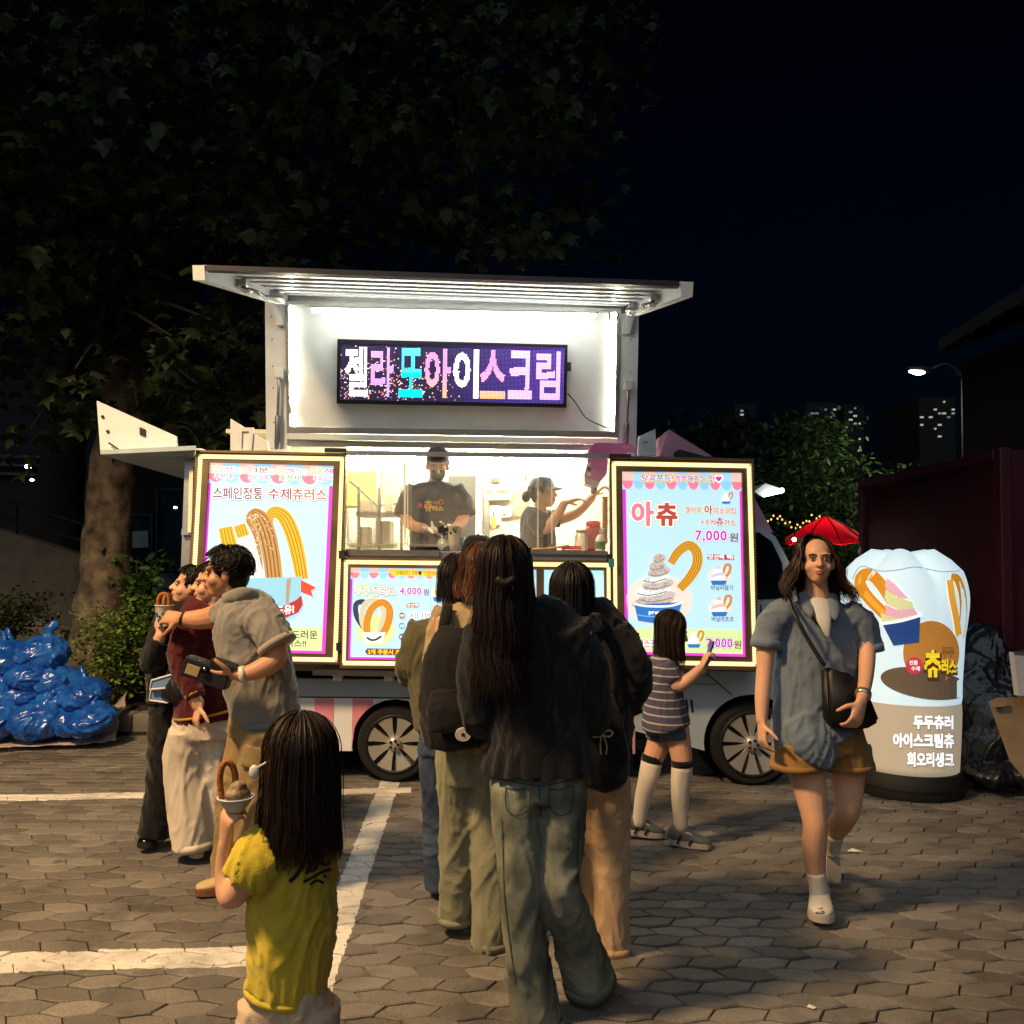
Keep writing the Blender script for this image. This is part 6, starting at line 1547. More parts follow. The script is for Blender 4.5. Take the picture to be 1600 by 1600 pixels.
hd = fabric('hoodie_black', '0e0e14', .95, bump=.6, bscale=240)
h.cloth('hoodie', [[(897, 968, .05, 40, 34), (912, 985, .05, 68, 44), (920, 1040, .05, 72, 52), (926, 1110, .05, 64, 50), (932, 1190, .05, 56, 48), (934, 1212, .05, 55, 46)], [(955, 990, .03, 34, 34), (984, 1030, .01, 30), (994, 1062, .0, 26), (982, 1092, .04, 22), (966, 1106, .1, 16)], [(866, 990, .03, 30, 30), (856, 1045, .02, 25), (862, 1078, .1, 21), (882, 1072, .23, 15)], [(905, 972, -.06, 38, 18), (918, 1000, -.10, 30, 14)]], hd, amp=.015, sc=(8, 8, 5))
h.cloth('trousers', [[(934, 1190, .05, 46, 40), (936, 1230, .05, 48, 42)], [(916, 1215, .06, 30, 36), (924, 1300, .09, 27), (934, 1400, .12, 25), (944, 1478, .15, 25)], [(950, 1215, .05, 33, 36), (954, 1300, .04, 30), (957, 1400, .02, 27), (958, 1484, .02, 27)]], fabric('trousers_beige', 'b99c7c', .85), amp=.013, sc=(8, 8, 3.5))
h.shoe((944, 1484, .12), (942, 1474, .36), MATS['shoe_white'], MATS['sole_cream']); h.shoe((960, 1494, -.02), (958, 1484, .22), MATS['shoe_white'], MATS['sole_cream'])
h.piece('hem', [(943, 1470, .15, 26), (944.5, 1481, .15, 26.5)], MATS['trousers_beige'], flat_caps=True, n=28); h.piece('hem', [(958, 1475, .02, 28), (958, 1487, .02, 28.5)], MATS['trousers_beige'], flat_caps=True, n=28)
h.hair(hair_black, .16, 560, 40, .04, vol=1.1, wave=.003, r=.0042, rim=96, seed=51, lenfn=lambda az: .17)
hb_ = empty('shoulder_bag', h.P(940, 1225, -.17), 'soft black shoulder bag with a pearl bow charm', 'bag')
bm = bmesh.new(); tube(bm, h.st([(930, 1085, -.12, 30, 14), (932, 1130, -.16, 42, 20), (938, 1180, -.17, 46, 24), (940, 1215, -.17, 40, 22), (938, 1229, -.16, 26, 16)]), n=18, k=4, flat_caps=True); me = remesh(bm, .009, 4); wrinkle(me, .010, (7, 7, 6), 3); obj('pouch', me, fabric('bag_soft_black', '0b0b0e', .75, bump=.3), hb_, smooth=True)
bm = bmesh.new(); tube(bm, h.st([(905, 975, -.06, 5, 2), (945, 1010, -.11, 5, 2), (960, 1060, -.12, 5, 2), (950, 1100, -.14, 5, 2)]), n=8, k=4); obj('strap', bm, MATS['bag_soft_black'], hb_, smooth=True)
pearl = mat('pearl', 'cdb896', .3, var=.05); Ph = Yh - .265
charm = bmesh.new(); spots = []
for (pts) in ([(940, 1146), (930, 1142), (925, 1147), (930, 1152), (940, 1149)], [(941, 1147), (951, 1141), (957, 1145), (952, 1151), (942, 1149)], [(939, 1150), (938, 1165), (939, 1178)], [(943, 1150), (948, 1165), (947, 1178)]):
    cp_ = catmull([(float(a), float(q)) for a, q in pts], 7)
    for u_, v_ in cp_: spots.append((u_, v_))
for u_, v_ in spots: ell(charm, W(u_, v_, Ph), (.0036,)*3, None, 1)
ch_ = obj('bow_charm', charm, pearl, hb_, smooth=True); ch_['kind'] = 'stuff'
obj('charm_clip', wire([W(936, 1128, Ph), W(940, 1136, Ph), W(940, 1145, Ph)], .004, 6), mat('clip_gold', 'b09a60', .3, .8), hb_); obj('charm_tag', bx(W(936, 1125, Ph), (.03, .012, .012), bev=.003), mat('tag_cream', 'c9c0a8', .5), hb_)
hp = empty('dark_phone', h.P(978, 1118, .0), 'dark phone in the hand of the woman in black hoodie', 'phone')
obj('case', bx(h.P(984, 1112, .02), (.10, .012, .05), Matrix.Rotation(R(-25), 3, 'Y'), bev=.005), mat('phone_black', '0c0c0e', .3), hp); obj('screen', bx(h.P(984, 1112, .029), (.09, .001, .042), Matrix.Rotation(R(-25), 3, 'Y')), MATS['phone_glass'], hp)

# ---------------------------------------------------------------- 7. person in cap near the counter
Yq = 4.75
q7 = Fig(Yq, 'person in black and grey baseball cap at the counter behind the queue', foot=(748, 1330))
q7.head(748, 872, 0, .22, 160, 0, neck=(748, 918, .02), face=False)
q7.limb_c([(748, 915, .02, 20), (748, 950, .02, 44, 28), (748, 1080, .02, 40, 28)]); 
for s_ in (-1, 1):
    q7.limb([(748 + s_*40, 945, .02, 15), (748 + s_*46, 1000, .02, 13), (748 + s_*35, 1010, .2, 10), (748 + s_*20, 1000, .28, 8)]); q7.hand(q7.P(748 + s_*20, 1000, .28), V((-.3*s_, .6, .2)), V((0, 0, 1)), -s_, .5)
    q7.limb_c([(748 + s_*20, 1080, .02, 24), (748 + s_*20, 1320, .03, 11)])
q7.build(skin, .009)
q7.cloth('shirt', [[(748, 922, .02, 26, 22), (748, 940, .02, 50, 32), (748, 1000, .02, 48, 36), (748, 1080, .02, 46, 36)], [(712, 940, .02, 20), (702, 1000, .02, 18), (714, 1010, .18, 15)], [(784, 940, .02, 20), (794, 1000, .02, 18), (782, 1010, .18, 15)]], fabric('shirt_grey', '3c3c40'), amp=.01)
q7.cloth('trousers', [[(748, 1070, .02, 44, 34), (748, 1110, .02, 44, 34)], [(728, 1100, .02, 24, 28), (728, 1322, .03, 18)], [(768, 1100, .02, 24, 28), (768, 1322, .03, 18)]], fabric('trousers_dark', '202024'), amp=.01)
for u in (728, 768): q7.shoe((u, 1330, .0), (u, 1318, .24), MATS['shoe_black'], MATS['sole_black'])
q7.hair(hair_black, .05, 200, 60, .05, rim=100, r=.004, seed=61)
def ball_cap(f, m, m2, visor=True, yaw_up=0):
    M = f.M; bm = bmesh.new()
    for i in range(7):      # crown of panels
        pass
    n = 24; rows = []
    for j in range(7):
        th = R(88 - 88*j/6.0); row = []
        for i in range(n):
            a = 6.2832*i/n; sq = 1 + .012*math.cos(6*a); rr = .094*math.sin(R(90)*(1 - j/6.0)**.62) if j < 6 else .004
            row.append(bm.verts.new(M @ V((rr*.88*sq*math.cos(a), -.012 + rr*1.06*sq*math.sin(a), .045 + .082*math.sin(R(90)*j/6.0)))))
        rows.append(row)
    for a_, b_ in zip(rows, rows[1:]):
        for i in range(n): bm.faces.new((a_[i], a_[(i+1) % n], b_[(i+1) % n], b_[i]))
    bm.faces.new(rows[-1]); cp = obj('cap', bm, m, f.e, smooth=True)
    bm = bmesh.new(); ell(bm, (0, -.012, .129), (.008, .008, .005), M, 2); obj('button', bm, m, cp, smooth=True)
    if visor:
        bm = bmesh.new(); ring0 = [(.076*math.sin(R(a)), -.012 + .094*math.cos(R(a)), .047 - .006*abs(math.sin(R(a)))) for a in range(-75, 76, 15)]
        ring1 = [(x*1.05, y + .07*math.cos(R(a))**.7, z - .012 - .012*abs(math.sin(R(a)))) for (x, y, z), a in zip(ring0, range(-75, 76, 15))]
        top = [M @ V(p) for p in ring0 + ring1[::-1]]; prism(bm, top, [p + (M.to_3x3() @ V((0, 0, -.004))) for p in top]); obj('visor', bm, m2, cp)
    return cp
capm = fabric('cap_black', '131316', .85); capg = fabric('cap_grey', '8a8578', .85)
cp7 = ball_cap(q7, capm, capg)
bm = bmesh.new(); ell(bm, (.0, -.1, .07), (.012, .006, .012), q7.M, 2); obj('emblem', bm, mat('emblem_white', 'c8c4bc', .7), cp7)

# ---------------------------------------------------------------- 8. man in grey polo (facing image left)
Ym = Yg(345, 1395)
m8 = Fig(Ym, 'man in grey polo and khaki trousers reaching his arm towards the cup', foot=(360, 1395))
m8.head(352, 896, 0, .232, -78, -2, roll=0, neck=(372, 940, .02), sm=skin2, brow='14100e', lips='9a5f50')
m8.limb([(410, 962, -.17, 22), (426, 1000, -.2, 19), (431, 1028, -.22, 17.5), (405, 1046, -.26, 15), (372, 1056, -.28, 10)])
m8.limb([(352, 958, .14, 21), (325, 966, .17, 17), (305, 968, .18, 15), (283, 966, .18, 10)])
m8.hand(m8.P(372, 1056, -.28), m8.P(335, 1054, -.28) - m8.P(372, 1056, -.28), V((0, .5, 1)), t=-1, curl=.38, k=1.05)
m8.hand(m8.P(283, 966, .18), m8.P(262, 964, .2) - m8.P(283, 966, .18), V((0, .8, -.5)), t=1, curl=.5, k=1.0)
m8.limb_c([(374, 945, .02, 28), (390, 985, .0, 46, 48), (402, 1060, 0, 46, 44), (412, 1130, 0, 44, 44)])
m8.limb_c([(420, 1140, -.08, 40), (400, 1250, -.08, 32), (385, 1340, -.04, 20), (375, 1385, -.02, 15)]); m8.limb_c([(402, 1140, .1, 40), (375, 1250, .1, 32), (360, 1350, .06, 20), (352, 1388, .02, 14)])
m8.build(skin2)
po = fabric('polo_grey', '85827c', .9, bscale=280)
ps = m8.cloth('polo', [[(368, 940, .02, 28, 30), (383, 960, .0, 48, 58), (392, 1000, .0, 53, 58), (404, 1060, .0, 55, 54), (414, 1110, .0, 54, 52), (416, 1128, .0, 54, 51)], [(398, 955, -.15, 33, 30), (420, 983, -.19, 30, 30), (433, 1008, -.21, 29, 28)], [(362, 955, .13, 26, 26), (345, 966, .16, 25, 24)]], po, amp=.014, sc=(9, 9, 5))
m8.piece('hem', [(416, 1121, .0, 55.5, 53), (417, 1134, .0, 57, 54)], po, parent=ps, flat_caps=True, n=32)
m8.cloth('collar', [[(352, 936, -.10, 9, 8), (372, 930, -.13, 12, 9), (392, 928, -.08, 10, 9), (398, 930, .0, 8, 8)], [(350, 938, -.09, 8, 7), (354, 956, -.12, 8, 5), (357, 972, -.14, 4, 4)]], po, vox=.007, amp=.003, parent=ps)
m8.piece('sleeve_trim', [(430, 1002, -.205, 31, 30), (435, 1011, -.21, 31.5, 30.5)], fabric('trim_pale', '9c8f86'), parent=ps, flat_caps=True, n=18)
m8.cloth('trousers', [[(414, 1112, .0, 50, 50), (410, 1150, .0, 54, 52)], [(418, 1140, -.08, 40, 40), (402, 1240, -.08, 36), (388, 1340, -.05, 28), (378, 1384, -.03, 25)], [(400, 1140, .1, 40, 40), (374, 1240, .1, 34), (362, 1330, .08, 28), (355, 1380, .04, 25)]], fabric('cargo_khaki', '8f7850', .85), amp=.016, sc=(8, 8, 4))
m8.cloth('cargo_pocket', [[(398, 1165, -.185, 18, 5), (392, 1200, -.19, 18, 5)]], MATS['cargo_khaki'], vox=.008, amp=.004)
m8.shoe((385, 1392, .02), (305, 1398, -.04), mat('suede_tan', 'b39a6c', .8), mat('sole_gum', '6e4526', .7), w=.047, h=.085); m8.shoe((412, 1380, .1), (345, 1388, .08), MATS['suede_tan'], MATS['sole_gum'], w=.047, h=.085)
m8.hair(hair_black, .02, 620, 62, vol=1.13, r=.0048, rim=100, style='short', sweep=10, seed=71)
m8.piece('wristband', [(284, 966, .18, 11.5), (288, 967, .18, 11.8)], mat('band_black', '101012', .6), flat_caps=True)
wt = m8.piece('watch', [(374, 1055, -.28, 13), (383, 1053.5, -.275, 14)], mat('watch_white', 'cbc6ba', .4), flat_caps=True, n=18)
cam8 = empty('instant_camera', m8.P(328, 1055, -.3), 'black instant camera held by the man in grey polo', 'camera')
Pm = Ym - .31; R8 = Matrix.Rotation(R(18), 3, 'Y')
cc8 = m8.P(325, 1050, -.27)
obj('case', bx(cc8, (.21, .08, .09), R8, bev=.008), mat('camera_black', '17171a', .45, bump=.1), cam8)
obj('grip', bx(cc8 + R8 @ V((.06, -.01, .055)), (.11, .07, .035), R8, bev=.008), MATS['camera_black'], cam8)
obj('flash_window', bx(cc8 + R8 @ V((-.055, -.0415, -.005)), (.06, .006, .045), R8, bev=.003), mat('window_amber', 'a08a66', .2), cam8)
bm = xform(lathe([(.0, .012), (.018, .012), (.022, 0), (.022, -.01)], (0, 0, 0), 16), Matrix.Translation(cc8 + R8 @ V((.0, -.042, .008))) @ Matrix.Rotation(R(90), 4, 'X')); obj('lens', bm, mat('lens_dark', '0a0a10', .1), cam8, smooth=True)

# ---------------------------------------------------------------- 9. maroon varsity jacket person
Yv = Yg(318, 1340)
v9 = Fig(Yv, 'person in maroon varsity top and wide cream trousers beside the man in polo', foot=(310, 1338))
v9.head(331, 913, .0, .215, -72, 0, neck=(335, 950, .02), sm=skin, lips='b06a60')
v9.limb_c([(335, 950, .02, 22), (325, 985, .02, 40, 36), (322, 1050, .02, 38, 34), (325, 1120, .02, 38, 36)])
v9.limb([(300, 985, -.12, 17), (285, 1020, -.15, 15), (290, 1050, -.18, 13), (302, 1085, -.2, 11), (310, 1105, -.2, 9)]); v9.hand(v9.P(312, 1100, -.2), V((-.05, -.05, -.3)), V((.6, .5, 0)), t=1, curl=.45, k=.95)
v9.limb([(340, 985, .12, 16), (352, 1040, .12, 14), (345, 1090, .08, 10)]); v9.hand(v9.P(345, 1090, .08), V((0, 0, -1)), V((-1, 0, 0)), t=-1, curl=.4)
v9.limb_c([(300, 1120, .0, 28), (305, 1220, -.02, 22), (315, 1325, -.03, 12)]); v9.limb_c([(340, 1120, .05, 28), (335, 1220, .08, 22), (340, 1310, .12, 12)])
v9.build(skin)
mr_ = fabric('varsity_maroon', '4a1216', .9, bscale=240); yl = fabric('varsity_yellow', 'b8862c')
vt = v9.cloth('varsity_top', [[(334, 944, .02, 26, 24), (326, 962, .02, 46, 44), (320, 1010, .02, 46, 46), (318, 1060, .02, 44, 44), (320, 1100, .02, 45, 46), (321, 1124, .02, 46, 46)], [(306, 968, -.1, 26, 26), (288, 1005, -.14, 24), (286, 1035, -.16, 22), (298, 1070, -.19, 18), (306, 1090, -.2, 14)], [(346, 968, .12, 24), (356, 1030, .13, 20), (348, 1080, .09, 14)]], mr_, amp=.016, sc=(9, 9, 6))
v9.piece('hem_stripe', [(320.5, 1112, .02, 48, 48.5), (321, 1116, .02, 48, 48.5)], yl, parent=vt, flat_caps=True, n=28); v9.piece('cuff_stripe', [(303, 1083, -.197, 16), (305, 1087, -.2, 15.8)], yl, parent=vt, flat_caps=True, n=14)
v9.cloth('trousers', [[(320, 1110, .02, 42, 42), (318, 1150, .02, 50, 46)], [(294, 1140, -.02, 30, 36), (290, 1200, -.02, 32), (298, 1270, -.03, 32), (302, 1315, -.03, 30), (303, 1322, -.03, 30)], [(336, 1140, .05, 34, 38), (338, 1200, .06, 34), (346, 1270, .08, 34), (350, 1312, .1, 33)]], fabric('trousers_cream', 'cfc3b0', .9), amp=.018, sc=(7, 7, 2.6))
v9.piece('hem', [(302.5, 1313, -.03, 31.5), (303, 1325, -.03, 32)], MATS['trousers_cream'], flat_caps=True, n=28)
sn = v9.shoe((338, 1322, .06), (300, 1342, -.08), MATS['shoe_white'], MATS['sole_cream'], w=.043, h=.085)
for i in range(3):
    p_ = v9.P(330 - i*4.5, 1329 + i*2, -.07); obj('side_stripe', bx(p_, (.012, .006, .05), Matrix.Rotation(R(28), 3, 'Y')), MATS['print_black'], sn)
v9.shoe((372, 1310, .15), (340, 1318, .05), MATS['shoe_white'], MATS['sole_cream'], w=.043, h=.085)
v9.hair(hair_black, .06, 520, 55, vol=1.1, r=.0048, rim=108, style='short', seed=81)
v9.piece('drawcord', [(341, 950, -.13, 1.6), (345, 975, -.15, 1.6), (336, 1000, -.16, 1.6)], mat('cord_white', 'c8c0b0', .7), n=6)

# ---------------------------------------------------------------- 10. person in black jacket with the cup
Yj = Yg(240, 1326)
j = Fig(Yj, 'person in black jacket and trousers lifting a paper cup with churros', foot=(245, 1326))
j.head(297, 917, .0, .21, -72, 10, neck=(300, 953, .02), sm=skin, lips='b06a60')
j.limb_c([(300, 953, .02, 20), (285, 985, .02, 36, 32), (278, 1060, .02, 34, 32), (275, 1100, .02, 34, 34)])
j.limb([(266, 985, -.1, 15), (250, 1015, -.13, 14), (240, 1036, -.15, 13), (246, 1010, -.2, 11), (252, 990, -.22, 8.5)]); j.hand(j.P(251, 992, -.22), j.P(251, 962, -.22) - j.P(251, 992, -.22), V((.5, .8, 0)), t=1, curl=.55, k=.95)
j.limb([(305, 985, .1, 15), (300, 1030, .12, 13), (280, 1050, .05, 10), (268, 1062, -.02, 9)]); j.hand(j.P(268, 1062, -.02), V((-.5, -.3, -.3)), V((0, .5, -.5)), t=1, curl=.5)
j.limb_c([(262, 1110, -.02, 26), (258, 1210, -.02, 20), (248, 1310, -.02, 12)]); j.limb_c([(292, 1110, .06, 26), (288, 1210, .1, 20), (282, 1290, .16, 12)])
j.build(skin)
bj = fabric('jacket_black', '101013', .8, bump=.3); bt = fabric('trousers_black', '0e0e10', .85)
j.cloth('jacket', [[(298, 950, .02, 24, 22), (286, 966, .02, 40, 38), (278, 1010, .02, 42, 42), (272, 1060, .02, 40, 40), (270, 1096, .02, 40, 40)], [(270, 968, -.08, 22, 22), (250, 1005, -.12, 21), (238, 1036, -.15, 20), (245, 1012, -.2, 16), (250, 1000, -.21, 13)], [(308, 972, .1, 20), (303, 1030, .12, 18), (278, 1054, .04, 14)]], bj, amp=.015, sc=(9, 9, 6))
j.cloth('trousers', [[(272, 1085, .02, 36, 38), (272, 1120, .02, 38, 38)], [(262, 1110, -.02, 28, 32), (256, 1200, -.02, 25), (246, 1280, -.02, 25), (242, 1304, -.02, 26)], [(290, 1110, .06, 28, 32), (288, 1200, .1, 24), (282, 1280, .16, 24), (280, 1292, .17, 24)]], bt, amp=.015, sc=(8, 8, 4))
pat = mat('patent_black', '0b0b0d', .18, spec=.7); j.shoe((256, 1308, .08), (221, 1327, -.1), pat, mat('sole_black', '1a1a1a', .7), w=.044, h=.08); j.shoe((290, 1288, .22), (272, 1300, .1), pat, MATS['sole_black'], w=.044, h=.08)
j.hair(hair_black, .05, 520, 50, vol=1.1, r=.0048, rim=108, style='short', sweep=-8, seed=91)
cup = empty('paper_cup', j.P(255, 978, -.23), 'white paper cup with two looped churros and green print held up', 'cup')
def cup_at(e, base, r0, r1, hgt, m, tilt=None):
    M = Matrix.Translation(base) @ (tilt or Matrix.Identity(4))
    o = obj('cup_wall', xform(lathe([(0, .001), (r0, 0), (r1, hgt), (r1 + .002, hgt + .002), (r1 - .002, hgt), (r1*.92, hgt*.86), (0, hgt*.86)], (0, 0, 0), 24), M), m, e, smooth=True); sharp(o, 50)
    obj('rim', xform(lathe([(r1 - .001, hgt - .002), (r1 + .0035, hgt - .001), (r1 + .0035, hgt + .003), (r1 - .001, hgt + .003)], (0, 0, 0), 24), M), m, o, smooth=True); return M
paper = mat('paper_white', 'd8d2c6', .7, var=.04)
cb_ = j.P(256, 978, -.235); cup_at(cup, cb_, .034, .046, .105, paper)
chur = mat('churro_crust', 'a05f22', .8, var=.3, vscale=60, bump=.5, bscale=150)
def churro3(e, base, hgt, wd, r, yaw=0, lean=0):
    bm = bmesh.new(); pts = [(-wd*.8, 0), (-wd*1.0, hgt*.5), (-wd*.7, hgt*.88), (0, hgt), (wd*.7, hgt*.86), (wd, hgt*.5), (wd*.6, 0)]
    st = [(*(V(base) + Matrix.Rotation(R(yaw), 3, 'Z') @ V((x, 0, z)) + V((lean*z, 0, 0))), r, r) for x, z in pts]; tube(bm, st, n=16, k=6)
    bm.verts.ensure_lookup_table()
    for i, v in enumerate(bm.verts):
        if i % 2 == 0 and i < len(bm.verts) - 2: pass
    return obj('churro', bm, chur, e, smooth=True)
churro3(cup, cb_ + V((-.006, 0, .085)), .08, .026, .0095, 10); churro3(cup, cb_ + V((.008, .012, .085)), .075, .024, .009, 70)
for (a, z, s_) in ((200, .05, 1), (235, .06, 1.2), (262, .045, 1.1), (285, .06, 1), (310, .05, .9), (248, .03, .8)):
    rr = .034 + .012*z/.105 + .0006; p_ = cb_ + V((rr*math.cos(R(a)), rr*math.sin(R(a)), z)); obj('leaf_print', bx(p_, (.012*s_, .0012, .02*s_), Matrix.Rotation(R(a+90), 3, 'Z') @ Matrix.Rotation(R(a*3 % 70 - 35), 3, 'Y')), mat('print_green', '25402c', .7), cup)
bb = empty('blue_pouch_bag', j.P(258, 1075, -.2), 'light blue flap pouch with white piping worn on a strap', 'bag')
Pj = Plane(Yj - .2, 0)
for nm, poly, off in (('flap', [(237, 1063), (268, 1054), (272, 1057), (262, 1075), (234, 1077)], .02), ('pouch', [(236, 1078), (262, 1076), (270, 1060), (268, 1092), (262, 1098), (233, 1094)], .0)):
    f_ = obj(nm, slab(poly, Pj, off, -.04 + off*.5), fabric('pouch_blue', '6a87ad', .7), bb)
    obj('piping', wire([Pj(*q, off + .002) for q in poly + poly[:1]], .0045, 6, 1), mat('piping_white', 'd8d8d4', .6), f_)
bm = bmesh.new(); tube(bm, j.st([(262, 1058, -.19, 3, 1.5), (275, 1020, -.21, 3, 1.5), (292, 985, -.19, 3, 1.5), (303, 960, -.1, 3, 1.5)]), n=8, k=4); obj('strap', bm, bj, bb, smooth=True)
bk2 = empty('black_sling_bag', j.P(285, 1090, -.22), 'bulky black sling bag behind the blue pouch', 'bag')
bm = bmesh.new(); tube(bm, j.st([(262, 1086, -.17, 10, 14), (282, 1076, -.2, 24, 20), (304, 1062, -.2, 24, 20), (318, 1050, -.18, 12, 12)]), n=16, k=4); me = remesh(bm, .008, 3); wrinkle(me, .008, (10, 10, 10), 5); obj('pouch', me, bagm, bk2, smooth=True)

# ---------------------------------------------------------------- 11. little girl in yellow
Yy = 2.45
y = Fig(Yy, 'little girl in yellow tee with long dark hair holding an ice cream cup', foot=(450, 1740))
y.head(468, 1186, 0, .205, -140, -5, neck=(462, 1258, .02), face=False)
y.limb_c([(462, 1255, .02, 32), (458, 1310, .02, 60, 52), (462, 1420, .02, 60, 56), (468, 1540, .02, 58, 56)])
y.limb([(420, 1335, -.04, 25), (385, 1374, -.06, 22), (360, 1402, -.05, 19), (352, 1362, -.02, 16), (353, 1316, -.03, 12)])
y.hk = .72
y.hand(y.P(353, 1316, -.03), y.P(356, 1262, -.07) - y.P(353, 1316, -.03), V((.75, .65, .1)), t=1, curl=.75, k=1.25)
y.limb([(498, 1340, .06, 26), (504, 1400, .12, 22), (500, 1440, .28, 20), (470, 1430, .34, 15)]); y.hand(y.P(470, 1430, .34), V((-.5, .3, .3)), V((0, 0, 1)), -1, .5)
y.limb_c([(440, 1560, .02, 44), (430, 1680, .02, 34), (425, 1735, .02, 24)]); y.limb_c([(490, 1560, .02, 44), (485, 1680, .02, 34), (482, 1735, .02, 24)])
y.build(skin, .0075)
ye = fabric('tee_yellow', 'c4b038', .85, bscale=300)
yt = y.cloth('tee', [[(460, 1275, .02, 44, 40), (455, 1305, .02, 64, 54), (455, 1370, .02, 66, 62), (457, 1450, .02, 66, 64), (450, 1520, .02, 62, 62), (445, 1545, .02, 61, 61)], [(424, 1322, -.03, 42, 40), (398, 1350, -.07, 43, 40), (377, 1380, -.085, 38, 36)], [(490, 1325, .05, 34, 38), (500, 1375, .1, 30, 36)]], ye, vox=.008, amp=.013, sc=(10, 10, 5))
y.cloth('trousers', [[(448, 1530, .02, 56, 56), (452, 1575, .02, 64, 60)], [(420, 1570, .02, 44, 48), (405, 1640, .02, 40), (400, 1720, .02, 36)], [(490, 1570, .02, 42, 48), (490, 1640, .02, 40), (488, 1720, .02, 36)]], fabric('trousers_sand', 'c4ae96', .85), amp=.013, sc=(8, 8, 4))
y.piece('hem', [(446.5, 1540, .02, 62, 62), (445, 1550, .02, 62, 62)], ye, parent=yt, flat_caps=True, n=32)
for u in (402, 486): y.shoe((u, 1716, .1), (u-4, 1745, -.06), MATS['shoe_white'], MATS['sole_cream'], w=.034, h=.06)
y.hair(hair_mat('hair_girl', '0a0706', '2a1913'), .25, 950, 35, .10, vol=1.22, wave=.006, r=.0046, rim=96, seed=101, lenfn=lambda az: .27 if abs(az) > 60 else .2)
# ink script printed on the back of the tee: brush strokes just above the cloth
bvh_y = bvhtree.BVHTree.FromPolygons([v.co for v in yt.data.vertices], [tuple(p.vertices) for p in yt.data.polygons])
def decal(name, path, wpx, m, f, bv, parent):
    st = catmull([(float(a), float(b)) for a, b in path], 5); bm = bmesh.new(); prev = None
    for i, (u_, v_) in enumerate(st):
        a = st[max(i-1, 0)]; b_ = st[min(i+1, len(st)-1)]; tx, ty = b_[0]-a[0], b_[1]-a[1]; l = math.hypot(tx, ty) or 1; nx, ny = -ty/l*wpx, tx/l*wpx; cur = []
        for s_ in (1, -1):
            d = ray(u_ + nx*s_, v_ + ny*s_).normalized(); hit = bv.ray_cast(CAM, d)
            cur.append(None if hit[0] is None else bm.verts.new(hit[0] - d*.004))
        if prev and None not in cur and None not in prev: bm.faces.new((prev[0], prev[1], cur[1], cur[0]))
        prev = cur
    return obj(name, bm, m, parent)
ink = mat('ink_black', '17130a', .8)
bvc = bvhtree.BVHTree.FromPolygons([v.co for v in cj.data.vertices], [tuple(p.vertices) for p in cj.data.polygons]); stitch = mat('denim_seam', '343a3c', .9)
for pth in ([(790, 1230), (808, 1234), (826, 1233), (827, 1262), (809, 1274), (792, 1264), (790, 1230)], [(858, 1233), (876, 1234), (894, 1230), (893, 1264), (876, 1274), (859, 1262), (858, 1233)], [(772, 1216), (806, 1222), (842, 1228), (878, 1222), (910, 1215)], [(842, 1228), (843, 1250), (844, 1275)], [(784, 1280), (786, 1340), (788, 1400), (796, 1470), (806, 1540)], [(905, 1270), (903, 1330), (902, 1380)]): decal('seam', pth, .8, stitch, c, bvc, cj)
for pth, wd in (([(452, 1378), (464, 1366), (474, 1350)], 3), ([(468, 1352), (480, 1345), (486, 1352), (478, 1366)], 2.2), ([(484, 1340), (496, 1346), (492, 1358), (484, 1362)], 2), ([(474, 1378), (490, 1370), (504, 1362), (518, 1358)], 2.2), ([(500, 1345), (508, 1352), (516, 1346)], 2), ([(484, 1382), (496, 1376), (506, 1380)], 2), ([(505, 1368), (514, 1372)], 1.6)):
    decal('ink_print', pth, wd, ink, y, bvh_y, yt)
ic = empty('ice_cream_cup', y.P(368, 1262, -.12), 'white tub of ice cream with churro loop held by the girl in yellow', 'ice cream')
ib = y.P(368, 1266, -.05); cup_at(ic, ib, .025, .046, .034, mat('tub_grey', 'b9bcc6', .5))
bm = bmesh.new(); ell(bm, ib + V((.004, 0, .042)), (.034, .034, .022), None, 3); ell(bm, ib + V((.006, 0, .062)), (.022, .022, .016), None, 3); me = remesh(bm, .004, 1); wrinkle(me, .004, (60, 60, 60), 2); obj('scoop', me, mat('gelato_cream', 'c7b08c', .6, var=.5, vscale=50, col2='6a4a34'), ic, smooth=True)
churro3(ic, ib + V((-.022, .005, .03)), .095, .02, .0085, 20, -.05)
sp_ = empty('plastic_spoon', y.P(398, 1212, -.06), 'white plastic spoon sticking out beside the dark hair', 'spoon')
bm = bmesh.new(); ell(bm, y.P(397, 1206, -.08), (.014, .006, .019), None, 2); obj('bowl', bm, mat('plastic_white', 'd8d6d0', .35), sp_, smooth=True); obj('handle', wire([y.P(403, 1199, -.08), y.P(425, 1186, -.06)], .0028, 6, 1), MATS['plastic_white'], sp_)

# ---------------------------------------------------------------- 12. staff man in the truck
Yt = 6.62
t12 = Fig(Yt, 'masked worker in navy printed tee and dark cap behind the serving counter', foot=(680, 1010))
t12.e.location.z = .8
t12.head(684, 727, 0, .235, 5, -22, neck=(680, 756, .02), sm=skin2)
t12.limb_c([(680, 752, .02, 13), (680, 775, .02, 32, 22), (680, 870, .02, 30, 22), (680, 940, .02, 30, 22)])
t12.limb([(642, 775, .0, 11), (634, 803, -.02, 10), (642, 820, -.12, 9), (665, 826, -.22, 7.5)]); t12.limb([(718, 775, .0, 11), (724, 803, -.02, 10), (716, 822, -.12, 9), (704, 828, -.2, 7.5)])
t12.limb_c([(665, 940, .02, 16), (665, 1008, .02, 9)]); t12.limb_c([(695, 940, .02, 16), (695, 1008, .02, 9)])
t12.build(skin2)
gv = fabric('glove_white', 'ddd8cc', .8)
gb = Fig.__new__(Fig); gb.bm = bmesh.new(); gb.hk = 1.12; gb.Y = Yt; gb.s = FPX/Yt
